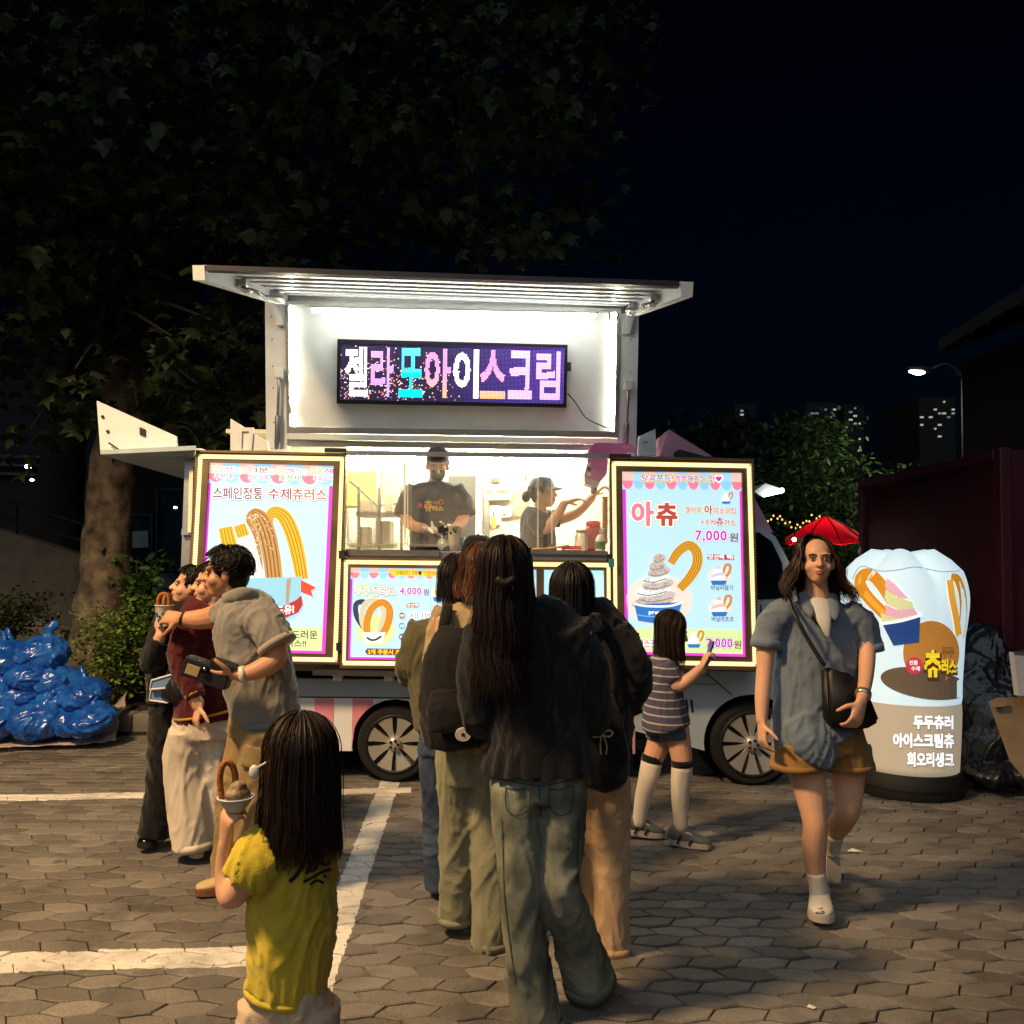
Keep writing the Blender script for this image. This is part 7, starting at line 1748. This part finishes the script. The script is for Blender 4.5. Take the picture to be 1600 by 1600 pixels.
gb.hand(t12.P(665, 826, -.22), V((1, -.2, -.25)), V((0, -.3, -1)), t=-1, curl=.4); gb.hand(t12.P(704, 828, -.2), V((-1, -.3, -.05)), V((0, .2, 1)), t=-1, curl=.5)
obj('gloves', remesh(gb.bm, .006, 2), gv, t12.e, smooth=True)
nv = fabric('tee_navy', '181c2e', .85)
tt_ = t12.cloth('tee', [[(680, 753, .02, 18, 16), (680, 764, .02, 40, 26), (680, 800, .02, 41, 30), (680, 850, .02, 40, 32), (680, 905, .02, 40, 32)], [(652, 764, .01, 17), (638, 785, .0, 17), (632, 806, -.02, 16.5)], [(708, 764, .01, 17), (722, 785, .0, 17), (728, 806, -.02, 16.5)]], nv, amp=.01)
t12.cloth('trousers', [[(680, 895, .02, 36, 30), (680, 940, .02, 36, 30)], [(665, 935, .02, 18), (665, 1006, .02, 14)], [(695, 935, .02, 18), (695, 1006, .02, 14)]], bt, amp=.008)
for u in (665, 695): t12.shoe((u, 1004, .1), (u, 1012, -.15), MATS['shoe_black'], MATS['sole_black'])
bvt = bvhtree.BVHTree.FromPolygons([v.co for v in tt_.data.vertices], [tuple(p.vertices) for p in tt_.data.polygons])
class Surf:
    """projects photo pixels on a cloth, a little proud of it"""
    def __init__(s, bv, back): s.bv = bv; s.back = back
    def __call__(s, u, v, off=0):
        d = ray(u, v).normalized(); h_ = s.bv.ray_cast(CAM, d)[0]
        return (h_ if h_ is not None else s.back(u, v)) - d*(.006 + off)
su = Surf(bvt, Plane(Yt - .15, 0)); ye_p = mat('print_yellow', 'd8a82a', .7); re_p = mat('print_red', 'b03a34', .7); or_p = mat('print_orange', 'c8642a', .7)
flat('print_badge', arc(656, 789, 4.5, 4.5, n=16), su, .0, re_p, tt_)
text_px('츄', (663, 782, 675, 798), su, .001, ye_p, tt_, bold=.05); text_px('러스', (676, 790, 692, 798), su, .001, ye_p, tt_, bold=.05); text_px('두두', (676, 783, 686, 789), su, .001, or_p, tt_, bold=.03)
stroke('print_loop', [(687, 789), (687, 783), (690, 781), (693, 784), (690, 788)], .7, su, .001, or_p, tt_)
mk = fabric('mask_black', '17171a', .8)
bm = bmesh.new(); ell(bm, (0, .052, -.052), (.056, .052, .05), t12.M, 3); o = obj('face_mask', remesh(bm, .006, 2), mk, t12.e, smooth=True)
t12.hair(hair_black, .015, 160, 60, .05, rim=96, r=.004, seed=111)
capd = fabric('cap_plum', '2c1f2a', .85); ball_cap(t12, capd, capd, visor=False)
bm = bmesh.new(); rows = []
for z, rr in ((.052, .1), (.03, .105), (.008, .11)):
    rows.append([bm.verts.new(t12.M @ V((rr*.9*math.sin(R(a)), -.012 + rr*1.1*math.cos(R(a)), z))) for a in range(-80, 81, 10)])
for a_, b_ in zip(rows, rows[1:]):
    for i in range(len(a_)-1): bm.faces.new((a_[i], a_[i+1], b_[i+1], b_[i]))
obj('clear_visor', bm, ac, t12.e, smooth=True)
ct_ = empty('card_terminal', t12.P(695, 826, -.3), 'black card terminal with paper roll in the gloved hands', 'card terminal')
obj('case', bx(t12.P(692, 826, -.31), (.075, .06, .05), Matrix.Rotation(R(-15), 3, 'Y'), bev=.008), blk, ct_); obj('paper_roll', wire([t12.P(695, 823, -.33), t12.P(703, 822, -.31)], .016, 10, 1), white, ct_)

# ---------------------------------------------------------------- 13. staff woman in the truck (facing image right)
Yx = 6.7
x = Fig(Yx, 'worker in denim cap and navy tee reaching up to the pink machine', foot=(845, 1010)); x.e.location.z = .8
x.head(849, 771, 0, .225, 70, 4, neck=(842, 798, .02), sm=skin)
x.limb_c([(842, 795, .02, 12), (842, 815, .02, 24, 30), (842, 900, .02, 24, 28), (842, 950, .02, 24, 28)])
x.limb([(838, 818, -.14, 10), (852, 826, -.18, 9.5), (866, 812, -.2, 8.5), (882, 786, -.2, 6.5)]); x.limb([(858, 815, .1, 10), (890, 806, .08, 9), (906, 797, .06, 8), (926, 776, .04, 6.5)])
x.hand(x.P(882, 786, -.2), V((.8, 0, .25)), V((.1, 0, -1)), t=1, curl=.3, k=1.1); x.hand(x.P(926, 776, .04), V((.6, 0, .6)), V((.6, 0, -.6)), t=1, curl=.5, k=1.1)
x.limb_c([(835, 950, .02, 15), (835, 1008, .02, 9)]); x.limb_c([(855, 950, .02, 15), (855, 1008, .02, 9)])
x.build(skin)
x.cloth('tee', [[(842, 797, .02, 15, 15), (840, 806, .02, 26, 34), (840, 840, .02, 28, 36), (842, 880, .02, 28, 36), (843, 910, .02, 28, 36)], [(836, 808, -.12, 14), (842, 822, -.16, 13.5), (852, 828, -.18, 13)], [(850, 808, .1, 14), (876, 812, .1, 12.5)]], nv, amp=.011)
x.cloth('trousers', [[(843, 900, .02, 26, 32), (844, 950, .02, 26, 32)], [(836, 945, .02, 16), (836, 1006, .02, 12)], [(854, 945, .02, 16), (854, 1006, .02, 12)]], bt, amp=.008)
for u in (832, 852): x.shoe((u, 1008, .05), (u+22, 1010, -.0), MATS['shoe_black'], MATS['sole_black'])
x.hair(hair_black, .03, 240, 62, .05, rim=98, r=.004, seed=121)
bm = bmesh.new(); ell(bm, x.P(822, 776, 0), (.035, .04, .045), None, 3); obj('hair_bun', bm, hair_black, x.e, smooth=True)
dcap = fabric('cap_denim', '5c6c7c', .9); ball_cap(x, dcap, fabric('cap_visor_tan', '8a8578', .8))
# ================================================================ THINGS
# ---- lit inflatable advertising cup
Yi = G(1420, 1252).y - .05
ip = W(1416, 1250, Yi + .36); ip.z = 0
inf = empty('inflatable_sign', ip, 'glowing inflatable cup sign with churros and Korean lettering', 'inflatable sign')
ztopi = W(1416, 900, ip.y).z; zlo = W(1416, 1212, ip.y - .3).z; zmid = W(1416, 1105, ip.y - .3).z
def lit(name, col, st):
    m = mat(name, col, .55, var=.03); b = m.node_tree.nodes['Principled BSDF']; c_ = lin(col)
    b.inputs['Emission Color'].default_value = (*c_, 1); b.inputs['Emission Strength'].default_value = st; return m
n = 96; rows = []; bm = bmesh.new()
def rad(z):
    f = (z - zlo)/(ztopi - zlo); return .335 + .025*math.sin(f*3.1) + .085*max(0, f - .45)**1.2*1.6
zs = [zlo + (ztopi - zlo)*i/34 for i in range(35)]
for j, z in enumerate(zs):
    row = []
    for i in range(n):
        a = 6.2832*i/n; f = (z - zlo)/(ztopi - zlo); lb_ = math.sqrt(abs(math.sin(a*2.5 + .5)) + .02); lob = .035*lb_*(max(0, f - .7)/.3)**.7; zz = z + .09*max(0, f - .82)/.18*(lb_ - .5)
        r_ = (rad(z)*(1 - .03*max(0, 1 - abs(z - zmid)/.03)) + lob)*(1 - .13*(max(0, f - .84)/.16)**2); row.append(bm.verts.new((ip.x + r_*math.cos(a), ip.y + r_*math.sin(a), zz)))
    rows.append(row)
for k_, fz in enumerate((.82, .55, .2)):
    row = []
    for i in range(n):
        a = 6.2832*i/n; base = rows[34][i].co; c0_ = V((ip.x, ip.y, ztopi + .12)); p_ = c0_.lerp(base, fz) + V((0, 0, .05*math.sin(math.pi*fz)*abs(math.sin(a*2.5 + .5)) + .06*math.sin(math.pi*fz))); row.append(bm.verts.new(p_))
    rows.append(row)
for ra, rb in zip(rows, rows[1:]):
    for i in range(n): bm.faces.new((ra[i], ra[(i+1) % n], rb[(i+1) % n], rb[i]))
bm.faces.new(rows[-1]); bm.faces.new(rows[0][::-1])
skin_i = lit('inflatable_white', 'd3ecf6', .37); skin_t = lit('inflatable_tan', 'b3a48c', .34)
io = obj('inflated_body', bm, [skin_i, skin_t], inf, smooth=True)
for p in io.data.polygons:
    if p.center.z < zmid: p.material_index = 1
bvi = bvhtree.BVHTree.FromPolygons([v.co for v in io.data.vertices], [tuple(p.vertices) for p in io.data.polygons])
class Wrap:
    def __init__(s, bv, lim): s.bv = bv; s.lim = lim
    def __call__(s, u, v, off=0):
        for k in range(40):
            d = ray(u, v).normalized(); h_ = s.bv.ray_cast(CAM, d)
            if h_[0] is not None: return h_[0] - d*(.004 + off)
            u += -1.0 if u > s.lim else 1.0
        return W(u, v, ip.y)
wr = Wrap(bvi, 1416)
def ip_(name, col, st=.72): return lit('art_' + name, col, st*.48)
def fill(name, poly, off, m, sub=6):
    """a printed area that follows the curved skin: fine grid clipped to the polygon"""
    us = [p[0] for p in poly]; vs_ = [p[1] for p in poly]; bm = bmesh.new()
    f = bm.faces.new([bm.verts.new((a, b_, 0)) for a, b_ in poly])
    for k in range(1, 14):
        x0 = min(us) + (max(us)-min(us))*k/14; bmesh.ops.bisect_plane(bm, geom=bm.verts[:] + bm.edges[:] + bm.faces[:], plane_co=(x0, 0, 0), plane_no=(1, 0, 0))
        y0 = min(vs_) + (max(vs_)-min(vs_))*k/14; bmesh.ops.bisect_plane(bm, geom=bm.verts[:] + bm.edges[:] + bm.faces[:], plane_co=(0, y0, 0), plane_no=(0, 1, 0))
    for v_ in bm.verts: v_.co = wr(v_.co.x, v_.co.y, off)
    return obj(name, bm, m, inf, normals=False)
org, orl = ip_('orange', 'd08a20'), ip_('amber', 'e8a83a')
def band(path, wd, off, m): return stroke('churro_print', path, wd, wr, off, m, inf, k=8)
fill('tan_print', arc(1455, 1020, 44, 50, n=36), .001, ip_('tan', 'b57a34'))
fill('plinth_print', arc(1445, 1068, 70, 24, n=40, rot=9), .002, ip_('brown', '6b5a48', .5))
band([(1385, 962), (1358, 935), (1344, 912), (1350, 898), (1364, 900), (1380, 918), (1394, 940)], 9, .002, org); band([(1385, 962), (1358, 935), (1345, 913), (1351, 899), (1363, 901)], 4, .003, orl)
band([(1486, 902), (1496, 905), (1504, 930), (1505, 965), (1500, 996)], 6, .002, org); band([(1484, 906), (1488, 935), (1494, 965), (1498, 992)], 5, .003, orl)
pkm, gnm, whm = ip_('pink', 'e3aebf'), ip_('pistachio', 'd5d9a2'), ip_('white', 'eef6fa', .9)
for poly, m_ in (([(1386, 903), (1398, 912), (1410, 925), (1420, 936), (1404, 934), (1388, 922), (1382, 916)], pkm), ([(1384, 920), (1400, 932), (1425, 940), (1428, 950), (1408, 954), (1388, 946), (1382, 934)], gnm), ([(1382, 944), (1400, 952), (1428, 950), (1436, 962), (1412, 968), (1386, 964)], pkm), ([(1376, 958), (1400, 966), (1436, 962), (1436, 968), (1378, 974)], gnm)): fill('ice_cream_print', poly, .004, m_)
fill('cup_print', [(1378, 974), (1438, 963), (1436, 1004), (1396, 1009)], .005, ip_('blue', '24488c', .6)); stroke('cup_rim_print', [(1376, 975), (1408, 970), (1440, 961)], 2.2, wr, .006, whm, inf, k=8)
fill('badge_print', arc(1429, 1040, 13.5, 13.5, n=24), .004, ip_('badge', 'c23a50')); 
text_px('전통', (1421, 1032, 1434, 1039), wr, .006, whm, inf, bold=.02); text_px('수제', (1424, 1041, 1437, 1048), wr, .006, whm, inf, bold=.02)
brn, ylw = ip_('choc', '5a3420', .5), ip_('yellow', 'ecd02a', .85)
for (tx_, bx_) in (('츄', (1446, 1018, 1469, 1056)), ('러스', (1472, 1031, 1494, 1052))): text_px(tx_, (bx_[0]+1, bx_[1]+3, bx_[2]+1, bx_[3]+3), wr, .005, brn, inf, bold=.12); text_px(tx_, bx_, wr, .007, ylw, inf, bold=.055)
text_px('두두', (1472, 1012, 1490, 1026), wr, .006, brn, inf, bold=.06); text_px('두두', (1472, 1012, 1490, 1026), wr, .008, ip_('ochre', 'b8763a'), inf, bold=.01)
for tx_, bx_ in (('두두츄러', (1428, 1118, 1489, 1138)), ('아이스크림츄', (1396, 1146, 1490, 1167)), ('회오리생크', (1418, 1176, 1490, 1197))): text_px(tx_, bx_, wr, .003, ip_('shade', '9a8a76', .4), inf, bold=.10); text_px(tx_, bx_, wr, .005, ip_('letter_white', 'f4f6fa', 1.0), inf, bold=.05)
stroke('seam', [(1332, 905), (1345, 885), (1375, 892), (1405, 890), (1432, 886), (1470, 893), (1500, 892)], .5, wr, .003, ip_('seam', '7a9aa4', .3), inf, k=8)
bs_ = obj('base', lathe([(0, 0), (.36, 0), (.375, .03), (.375, .11), (.35, .16), (.31, zlo + .005), (0, zlo + .005)], ip, 48), mat('base_black', '121315', .7, bump=.1), inf, smooth=True); sharp(bs_, 40)
obj('base_groove', lathe([(.374, .06), (.379, .065), (.379, .08), (.374, .085)], ip, 48), blk, bs_)

# ---- black tarp heap, cardboard and white board at the right edge
tp = W(1545, 1238, 5.45); tarp = bmesh.new()
Ytp = 6.15
for (u, v_, Y_, ru, rv) in ((1530, 1085, Ytp + .35, 42, 80), (1568, 1140, Ytp + .15, 55, 70), (1538, 1170, Ytp + .15, 36, 50), (1535, 1020, Ytp + .4, 30, 45), (1612, 1120, Ytp + .25, 70, 110), (1540, 1208, Ytp - .02, 36, 16), (1590, 1205, Ytp, 40, 18)):
    ell(tarp, W(u, v_, Y_), (ru*Y_/FPX, .2, rv*Y_/FPX), None, 3)
me = remesh(tarp, .014, 2); wrinkle(me, .06, (5, 5, 2.2), 12, .3); wrinkle(me, .012, (12, 12, 6), 31, .3)
tag(obj('black_tarp', me, mat('tarp_black', '1b1c20', .36, bump=.5, bscale=26, spec=.6), None, smooth=True), 'crumpled black plastic tarp heaped between inflatable and maroon container', 'tarp')
cbx = empty('cardboard_sheet', W(1590, 1200, 5.1), 'torn brown cardboard sheet leaning against the black tarp', 'cardboard')
obj('sheet', slab([(1546, 1096), (1560, 1090), (1640, 1088), (1660, 1240), (1606, 1222), (1580, 1190)], Plane(5.12, .5, 14), 0, -.012), mat('cardboard', '8a765a', .9, bump=.2, bscale=30), cbx)
obj('fold', slab([(1551, 1097), (1572, 1094), (1571, 1104), (1553, 1105)], Plane(5.1, .5, 14), .02, .006), MATS['cardboard'], cbx)
wb = empty('white_board', W(1610, 1090, 5.0), 'white board standing on the cardboard', 'board')
obj('sheet', slab([(1584, 1019), (1640, 1022), (1645, 1090), (1592, 1087)], Plane(5.05, .8, 4), 0, -.05), mat('board_white', 'b4b6bc', .6), wb); obj('edge_strip', slab([(1584, 1019), (1640, 1022), (1640, 1025), (1584, 1022)], Plane(5.05, .8, 4), .006, .001), alu, wb)

# ---- heap of blue bags on a pink sheet
bluep = mat('blue_plastic', '0a44b8', .25, var=.25, vscale=5, bump=.45, bscale=16, spec=.6, col2='2f7be0')
bp2 = bluep.node_tree.nodes['Principled BSDF']; bp2.inputs['Transmission Weight'].default_value = .25
BV = []
for i in range(4):
    bm = bmesh.new(); ell(bm, (0, 0, .02), (.21, .19, .135), None, 3); ell(bm, (.05, 0, .1), (.12, .12, .07), None, 3)
    tube(bm, [(.03, 0, .13, .05, .05), (.05, .0, .18, .022, .022), (.10, .01, .23, .04, .012), (.15, .02, .25, .05, .005)], n=10)
    me = remesh(bm, .012, 1); wrinkle(me, .03, (6, 6, 6), i*7 + 3, .35); wrinkle(me, .007, (20, 20, 20), i*5 + 1, .3); BV.append(me)
    me.materials.append(bluep)
spots = []
for row, (vv, us, Y_) in enumerate(((1128, (-60, 0, 52, 104, 144), 7.3), (1096, (-70, -10, 42, 94, 130), 7.42), (1066, (-60, -5, 50, 92), 7.5), (1040, (-50, 5, 55), 7.56), (1024, (15, 60), 7.62))):
    for k, u in enumerate(us): spots.append((u + random.uniform(-6, 6), vv + random.uniform(-4, 4), Y_ + random.uniform(-.08, .08), row, k))
for (u, v_, Y_, row, k) in spots:
    bg_ = bpy.data.objects.new('rubbish_bag', BV[(row*3 + k) % 4]); C.objects.link(bg_); bg_.location = W(u, v_, Y_)
    bg_.location.z = max(.13, bg_.location.z)
    sc_ = random.uniform(.95, 1.2); bg_.scale = (sc_, sc_, sc_*random.uniform(.8, 1.0)); bg_.rotation_euler = (random.uniform(-.25, .25), random.uniform(-.25, .25), random.uniform(0, 6.28))
    tag(bg_, 'knotted glossy blue rubbish bag heaped on the pink sheet', 'rubbish bag', 'blue rubbish bags heaped on the pink sheet')
bm = bmesh.new(); N_ = 40; gp = [[None]*(N_+1) for _ in range(N_+1)]
p00, p10 = G(-130, 1184), G(178, 1168); p01, p11 = G(-130, 1140), G(196, 1140)
for i in range(N_+1):
    for jx in range(N_+1):
        a, b_ = i/N_, jx/N_; p_ = p00.lerp(p10, a).lerp(p01.lerp(p11, a), b_); e_ = max(0, (a - .8)/.2); e2 = max(0, (.15 - b_)/.15)
        gp[i][jx] = bm.verts.new(p_ + V((.03*noise.noise(p_*6), .05*noise.noise(p_*4 + V((3, 0, 0))), .035 + .025*abs(noise.noise(p_*7)) + .3*e_**1.5*b_ + .03*e2*abs(noise.noise(p_*11)))))
for i in range(N_):
    for jx in range(N_): bm.faces.new((gp[i][jx], gp[i+1][jx], gp[i+1][jx+1], gp[i][jx+1]))
bmesh.ops.solidify(bm, geom=bm.faces[:], thickness=.02)
tag(obj('ground_sheet', bm, mat('sheet_pink', 'd8bab4', .85, var=.15, vscale=9, bump=.5, bscale=30, col2='efe6e0'), None, smooth=True), 'crumpled pale pink sheet spread under the blue bags', 'sheet')
# litter scraps
for (u, v_, s_, lb) in ((1336, 1331, .045, 'folded white paper scrap on the paving behind the walking woman'), (1268, 1575, .018, 'tiny flattened pale scrap on the near paving')):
    p_ = G(u, v_); bm = bmesh.new(); q_ = [bm.verts.new(p_ + V(x_)) for x_ in ((-s_, 0, .004), (s_*.1, -.02, .006), (s_, 0, .003), (-s_*.2, .015, s_*.35))]
    bm.faces.new((q_[0], q_[1], q_[3])); bm.faces.new((q_[1], q_[2], q_[3])); bm.faces.new((q_[0], q_[2], q_[1])); bm.faces.new((q_[0], q_[3], q_[2])); tag(obj('paper_scrap', bm, paper), lb, 'litter')

# ---- on and behind the counter
zc_ = W(745, 862, 6.2).z
def on(u, Y_=6.3): p_ = W(u, 860, Y_); p_.z = zc_; return p_
e = empty('cup_stack', on(709), 'tall stack of printed paper cups on the counter', 'cups')
for i in range(7):
    obj('stacked_cup', lathe([(.0, 0), (.032, 0), (.044, .05 if i < 6 else .085), (.047, .052 if i < 6 else .087), (.042, .05 if i < 6 else .085), (.0, .03)], on(709) + V((0, 0, .016*i)), 20), paper, e, smooth=True)
for k_, (du, dz) in enumerate(((-.02, .13), (.012, .14), (.0, .155))): obj('leaf_print', bx(on(709) + V((du, -.043, dz)), (.014, .004, .02), Matrix.Rotation(k_*1.1, 3, 'Y')), mat('print_green', '25402c', .7), e)
e = empty('small_cup_stack', on(726, 6.35), 'short stack of clear cups beside the printed paper cups', 'cups')
for i in range(4): obj('stacked_cup', lathe([(.0, 0), (.026, 0), (.036, .05), (.034, .05), (.0, .02)], on(726, 6.35) + V((0, 0, .018*i)), 16), mat('cup_frost', 'c9cbc6', .3), e, smooth=True)
e = empty('plastic_pouch', on(694), 'small grey plastic pouch lying by the cups', 'pouch'); bm = bmesh.new(); ell(bm, on(694) + V((0, 0, .045)), (.05, .04, .05), None, 3); me = remesh(bm, .008, 1); wrinkle(me, .02, (16, 16, 16), 3); obj('pouch', me, mat('pouch_grey', '8d9892', .3), e, smooth=True); obj('tie', bx(on(694) + V((.01, 0, .1)), (.02, .015, .03), bev=.004), mat('pouch_tie', '6a746e', .4), e)
e = empty('squeeze_bottle', on(938, 6.24), 'white pump bottle with green label on the counter', 'bottle')
obj('bottle_body', lathe([(0, 0), (.032, 0), (.034, .01), (.034, .1), (.02, .125), (.012, .13), (0, .13)], on(938, 6.24), 20), mat('bottle_white', 'dcdad2', .4), e, smooth=True); obj('label_band', lathe([(.0345, .03), (.0355, .031), (.0355, .08), (.0345, .081)], on(938, 6.24), 20), mat('label_green', '2f7a4c', .5), e); obj('pump', wire([on(938, 6.24) + V((0, 0, .13)), on(938, 6.24) + V((0, 0, .165)), on(938, 6.24) + V((.03, 0, .168))], .007, 8, 1), mat('pump_grey', 'b4b4b0', .4), e)
e = empty('red_canister', on(927, 6.55), 'red canister with rounded lid behind the acrylic', 'canister'); obj('canister_body', lathe([(0, 0), (.06, 0), (.065, .02), (.065, .17), (.05, .2), (0, .2)], on(927, 6.55), 24), mat('canister_red', 'b8322c', .35), e, smooth=True); obj('canister_lid', lathe([(.052, .198), (.055, .2), (.055, .23), (.03, .24), (0, .24)], on(927, 6.55), 24), mat('lid_red', 'd84a3c', .35), e, smooth=True)
e = empty('glass_jar', on(908, 6.45), 'clear glass jar left of the red canister', 'jar'); obj('jar_body', lathe([(0, 0), (.045, 0), (.05, .02), (.05, .12), (.035, .14), (.035, .15), (0, .15)], on(908, 6.45), 20), mat('jar_glass', 'd8d0c0', .1, spec=.8, alpha=.6), e, smooth=True); obj('jar_lid', lathe([(.038, .148), (.04, .15), (.04, .17), (0, .172)], on(908, 6.45), 20), alu, e, smooth=True)
e = empty('red_tray', on(893, 6.2), 'small bright red tray on the counter edge', 'tray'); bm = bx(on(893, 6.2) + V((0, 0, .012)), (.14, .1, .02), bev=.006); obj('tray_base', bm, mat('tray_red', 'd8402a', .4), e); obj('tray_rim', bx(on(893, 6.2) + V((0, .045, .035)), (.14, .01, .03), bev=.003), MATS['tray_red'], e)
e = empty('wooden_tongs', on(860, 6.22), 'long pale wooden tongs lying on the counter', 'tongs')
for s_ in (-1, 1): obj('arm', wire([on(832, 6.22) + V((0, s_*.012, .02)), on(862, 6.22) + V((0, s_*.02, .03)), on(888, 6.22) + V((0, s_*.006, .05))], .008, 6), mat('wood_pale', 'c49a64', .7), e, smooth=True)
e = empty('cone_stack', W(947, 850, 6.35), 'tall stack of ribbed brown waffle cones beside the right menu board', 'cones')
for i in range(16): obj('cone', lathe([(.012, 0), (.024, .022), (.026, .024), (.02, .024)], W(945, 850, 6.33) + V((.0, 0, .021*i)), 14), mat('waffle', 'b8833c', .8, var=.3, vscale=60), e, smooth=True)
e = empty('pink_machine', W(955, 712, 6.55), 'glossy pink gelato machine with rounded head above the guard rail', 'machine')
pkp = mat('machine_pink', 'd878b4', .3, var=.06, coat=.4); Pk = Plane(6.4, 0)
bm = slab([(920, 702), (925, 694), (934, 691), (985, 693), (994, 698), (998, 708), (998, 716), (918, 714)], Pk, 0, -.3); bmesh.ops.bevel(bm, geom=bm.edges[:], offset=.01, segments=2, affect='EDGES'); obj('head', bm, pkp, e, smooth=True)
sharp(e.children[-1] if e.children else bpy.data.objects['head'], 35)
bm = slab([(918, 716), (950, 717), (948, 742), (938, 752), (912, 745)], Pk, 0, -.25); bmesh.ops.bevel(bm, geom=bm.edges[:], offset=.008, segments=2, affect='EDGES'); obj('body_panel', bm, pkp, e)
obj('face_plate', slab([(913, 746), (938, 753), (934, 762), (914, 756)], Pk, -.01, -.2), mat('machine_grey', 'c9b8b8', .4), e)
obj('spout', wire([Pk(928, 757, -.08), Pk(928, 770, -.08)], .025, 10, 1), steel, e, smooth=True)
for k_, (u, v_) in enumerate(((918, 722), (918, 730), (918, 738))): obj('sticker', slab([(u, v_), (u+5, v_+1), (u+5, v_+6), (u, v_+5)], Pk, .006, .001), mat('sticker_%d' % k_, ('e8dcc8', '3a3a3a', 'e8dcc8')[k_], .6), e)
stroke('emblem', [(974, 697), (978, 701), (982, 697)], .6, Pk, .006, MATS['emblem_white'], e)
e = empty('apron', W(818, 760, 7.6), 'cream apron and cap hanging on a wall hook', 'apron')
bm = bmesh.new(); ell(bm, W(818, 778, 7.62), (.06, .03, .13), None, 3); ell(bm, W(810, 790, 7.62), (.04, .025, .1), None, 3); me = remesh(bm, .01, 1); wrinkle(me, .015, (12, 12, 8), 4); obj('cloth', me, fabric('apron_cream', 'c8b284'), e, smooth=True); obj('hook', wire([W(822, 742, 7.66), W(822, 752, 7.62)], .008, 6, 1), blk, e)
e = empty('orange_tag', W(771, 815, 7.6), 'orange plastic holder hanging below the breaker box', 'holder'); obj('holder', slab([(768, 807), (774, 807), (775, 826), (768, 826)], Plane(7.6, 0), 0, -.03), mat('holder_orange', 'e08a34', .5), e); obj('hook', wire([W(771, 800, 7.6), W(771, 807, 7.6)], .006, 6, 1), blk, e)
bpy.data.objects.remove(_to); bpy.data.scenes.remove(TS)
